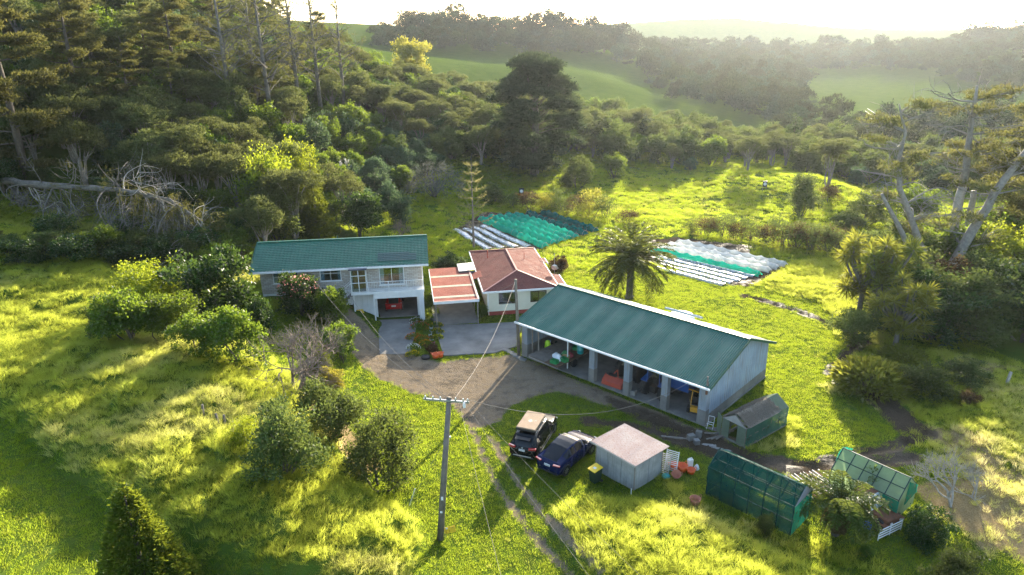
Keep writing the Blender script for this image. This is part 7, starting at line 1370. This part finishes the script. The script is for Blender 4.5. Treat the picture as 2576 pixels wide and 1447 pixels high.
spot('brown', 2, 1086, 888, 866, 'brownish clipped bush at the bottom of the garden strip', wide=1.4); spot('broad', 3, 1212, 800, 768, 'leafy plants between the carport and the cottage wall', wide=.9); spot('broad', 1, 1082, 790, 742, 'green shrub squeezed between the house and carport', wide=.8); spot('bright', 3, 1312, 870, 838, 'yellow leafed shrub behind the timber pole', wide=.7)
tub(1096, 900, MT['orange'], 'orange tub in front of the clipped bush', .26, .34, .4, 0); tub(1108, 898, MT['orange'], 'orange tub at the corner of the parking apron', .22, .28, .42, 0)
tag(MB().lathe([(.22, 0), (.36, .02), (.4, .12), (.36, .22), (.22, .24)], tuple(G(1071, 902)), 18).build('old_tyre', MT['rubber'], None, True), 'old black tyre lying at the end of the garden strip', 'tyre')
for k in range(7): p = G(1268 + k * 8, 878 + k * 4.6); tag(MB().box((0, 0, .04), (.55, .42, .1)).build('paving_slab', MT['concrete'], None, False, p, R(-30 + 5 * (k % 3)), .01), 'grey paving slab in the row beside the timber pole', 'slab', 'paving slabs by the pole')
# pampas plumes on the slope
b = G(875, 470); o = empty('pampas_grass', b, 0, 'pampas clump with pale plumes on the shrub slope', 'pampas'); r_ = np.random.RandomState(5); d = sph(r_, 380, .0); link(bpy.data.objects.new('leaves', leaf_mesh('pampas_leaves', d * .3, d + np.array([0, 0, .8]), 1.9, .05, LF['straw'], r_, .3)), o)
for k in range(9): a = r_.rand() * 6.28; e = np.array([math.cos(a) * .8, math.sin(a) * .8, 2.6 + r_.rand()]); MB().tube([(0, 0, .2), tuple(e)], .02, 4).build('stalk', MT['timber'], o); P_ = e + r_.randn(60, 3) * np.array([.07, .07, .28]); link(bpy.data.objects.new('plume', leaf_mesh('plume', P_, r_.randn(60, 3) * .4 + np.array([0, 0, .8]), .3, .05, LF['white'], r_)), o)
# ------------------------------------------------------------------ haze: one box of even air
hz = MB().lo((-1330, -90, float(ZZ.min()) - 1.5), (1330, 1780, 92)).me('haze', []) if False else None
HZM, t, o_ = _nodes('haze'); pv = t.nodes.new('ShaderNodeVolumePrincipled'); pv.inputs['Color'].default_value = (.82, .90, 1.0, 1); pv.inputs['Density'].default_value = .000085; pv.inputs['Anisotropy'].default_value = .62; L(t, pv.outputs[0], o_.inputs['Volume'])
tag(MB().lo((-1600, -120, float(ZZ.min()) - 1.5), (1600, 1950, 92)).build('haze', HZM), kind='stuff')
def grow():
    rs = np.random.RandomState(5)
    gm_l = grassmat('lawn_grass', (.045, .085, .006), (.10, .15, .010), (.60, .72, .05), (.36, .27, .10), .66)
    gm_m = grassmat('meadow_grass', (.07, .10, .012), (.15, .175, .028), (.80, .86, .10), (.62, .54, .25), .70)
    lawn = [tuft('lawn_tuft', 40, .24, .055, .012, 1.1, 10 + i, gm_l) for i in range(3)]
    mead = [tuft('meadow_tuft', 60, .26, .34, .014, .9, 20 + i, gm_m) for i in range(3)]
    past = [tuft('pasture_tuft', 46, .42, .20, .026, .8, 30 + i, gm_l) for i in range(3)]
    def blocked(x, y):
        b = np.zeros(x.shape, bool)
        for p in NOGRASS: b |= inpoly(x, y, p)
        return b
    def seen(x, y, z, mg=.06):
        d = np.stack([x, y, z - CAM_H], 1); w_ = d @ _f; u = (d @ CX) / w_ * IF / IW; v = (d @ CU) / w_ * IF / IH
        return (np.abs(u) < .5 + mg) & (np.abs(v) < .5 + mg) & (w_ > 0)
    def emit(name, x, y, keep, protos, smin, smax, hvar, dryf):
        k = keep & ~blocked(x, y); x, y, dryf = x[k], y[k], dryf[k]; z = gz(x, y); k = seen(x, y, z); x, y, z, dryf = x[k], y[k], z[k], dryf[k]; n = len(x)
        if n == 0: return
        s = smin + (smax - smin) * rs.rand(n); hs = s * (1 + hvar * (rs.rand(n) - .5) * 2)
        o = scatter_object(name, np.stack([x, y, z], 1), np.stack([rs.randn(n) * .12, rs.randn(n) * .12, rs.rand(n) * 6.28], 1), np.stack([s, s, hs], 1), protos, dryf)
        print(name, n); return o
    def cand(x0, x1, y0, y1, dens): n = int((x1 - x0) * (y1 - y0) * dens); return x0 + (x1 - x0) * rs.rand(n), y0 + (y1 - y0) * rs.rand(n)
    # near: meadow banks with long grass, mown lawn and yard edge with short grass
    x, y = cand(-56, 42, 22, 82, 15)
    m = np.maximum(np.maximum(softpoly(x, y, MEADOW, .5), softpoly(x, y, MEADOW2, .5)), .8 * np.maximum(softpoly(x, y, ROUGH_R, .8), softpoly(x, y, FIELD_ROUGH, .8)))
    edge = sum(sstep(1.0, .2, segdist(x, y, q)) for q in (PZ([(1660,1200),(1760,1290),(1960,1370),(2200,1420)]), PZ([(1870,1130),(2000,1100),(1990,1060)]))); m = np.maximum(m, .55 * np.clip(edge, 0, 1))
    hillm = sstep(78, 70, y) * (x < -22) * (y > 56); m = np.maximum(m, .8 * hillm)
    g, mud, dry = zones(x, y); clear = (1 - np.clip(g * 1.15, 0, 1)) * (1 - np.clip(mud * 1.1, 0, 1))
    pat = fbm(x * .16, y * .16, 70); dr = np.clip(.05 + sstep(.48, .68, pat) * .5 + dry * .9, 0, 1) * rs.rand(len(x)) ** .6
    r1 = rs.rand(len(x))
    tag(emit('meadow_grass', x, y, (r1 < m * (.8 - .68 * dry)) & (rs.rand(len(x)) < clear), mead, .55, 1.25, .35, dr), 'long backlit yellow green grass covering the humped banks', 'grass')
    # weedy tufts thinly spread over lawn
    keep = (r1 > m) & (rs.rand(len(x)) < 0.015 + .2 * sstep(.58, .78, fbm(x * .3, y * .3, 81))) & (rs.rand(len(x)) < clear)
    emit('weed_tufts', x, y, keep & (rs.rand(len(x)) < .35), mead, .25, .55, .3, dr * .5)
    x, y = cand(-56, 42, 22, 80, 26)
    mm = np.maximum(softpoly(x, y, MEADOW, .5), softpoly(x, y, MEADOW2, .5)); g, mud, dry = zones(x, y); clear = (1 - np.clip(g * 1.1, 0, 1)) * (1 - np.clip(mud * 1.0, 0, 1)) * (1 - .95 * dry)
    thin = .55 + .45 * sstep(.3, .55, fbm(x * .35, y * .35, 90))
    tag(emit('lawn_grass', x, y, (rs.rand(len(x)) > mm) & (rs.rand(len(x)) < clear * thin), lawn, .8, 1.5, .5, np.clip(dry, 0, 1) * .8 * rs.rand(len(x)) + .25 * (rs.rand(len(x)) < .12)), 'short green lawn around the sheds and driveway', 'grass')
    # far pasture: larger tufts, thinning with distance
    x, y = cand(-45, 95, 76, 175, 5.5)
    g, mud, dry = zones(x, y); clear = (1 - np.clip(mud * 1.1, 0, 1)); dist = np.hypot(x, y)
    keep = (rs.rand(len(x)) < clear * sstep(190, 95, dist) ** .5) & (gz(x, y) < 4.5) & (rs.rand(len(x)) < .35 + .65 * sstep(.35, .6, fbm(x * .25, y * .25, 95)))
    tag(emit('pasture_grass', x, y, keep, past, .7, 1.7, .5, .4 * (rs.rand(len(x)) < .2) + 0 * x), 'rough tufted pasture on the valley floor', 'grass')
    # loose stones on the gravel yard
    peb = []
    for i in range(3):
        r_ = np.random.RandomState(i); d = sph(r_, 9); me = bpy.data.meshes.new('pebble'); import bmesh
        bm = bmesh.new(); [bm.verts.new(tuple(q * np.array([1, .8, .5]))) for q in d]; bmesh.ops.convex_hull(bm, input=bm.verts); bm.to_mesh(me); bm.free(); me.materials.append(mat('stone_%d' % i, ((.20, .18, .15), (.30, .26, .21), (.12, .11, .10))[i], .9)); peb.append(bpy.data.objects.new('pebble', me))
    x, y = cand(-16, 22, 34, 62, 40); g, mud, dry = zones(x, y); k = (rs.rand(len(x)) < g * (.3 + .9 * fbm(x * .6, y * .6, 33))) & ~blocked(x, y); x, y = x[k], y[k]; n = len(x); s = .012 + .04 * rs.rand(n) ** 3
    tag(scatter_object('gravel', np.stack([x, y, gz(x, y)], 1), rs.rand(n, 3) * 6, np.stack([s, s, s], 1), peb), 'loose gravel stones on the yard', 'gravel'); print('stones', n)
grow()
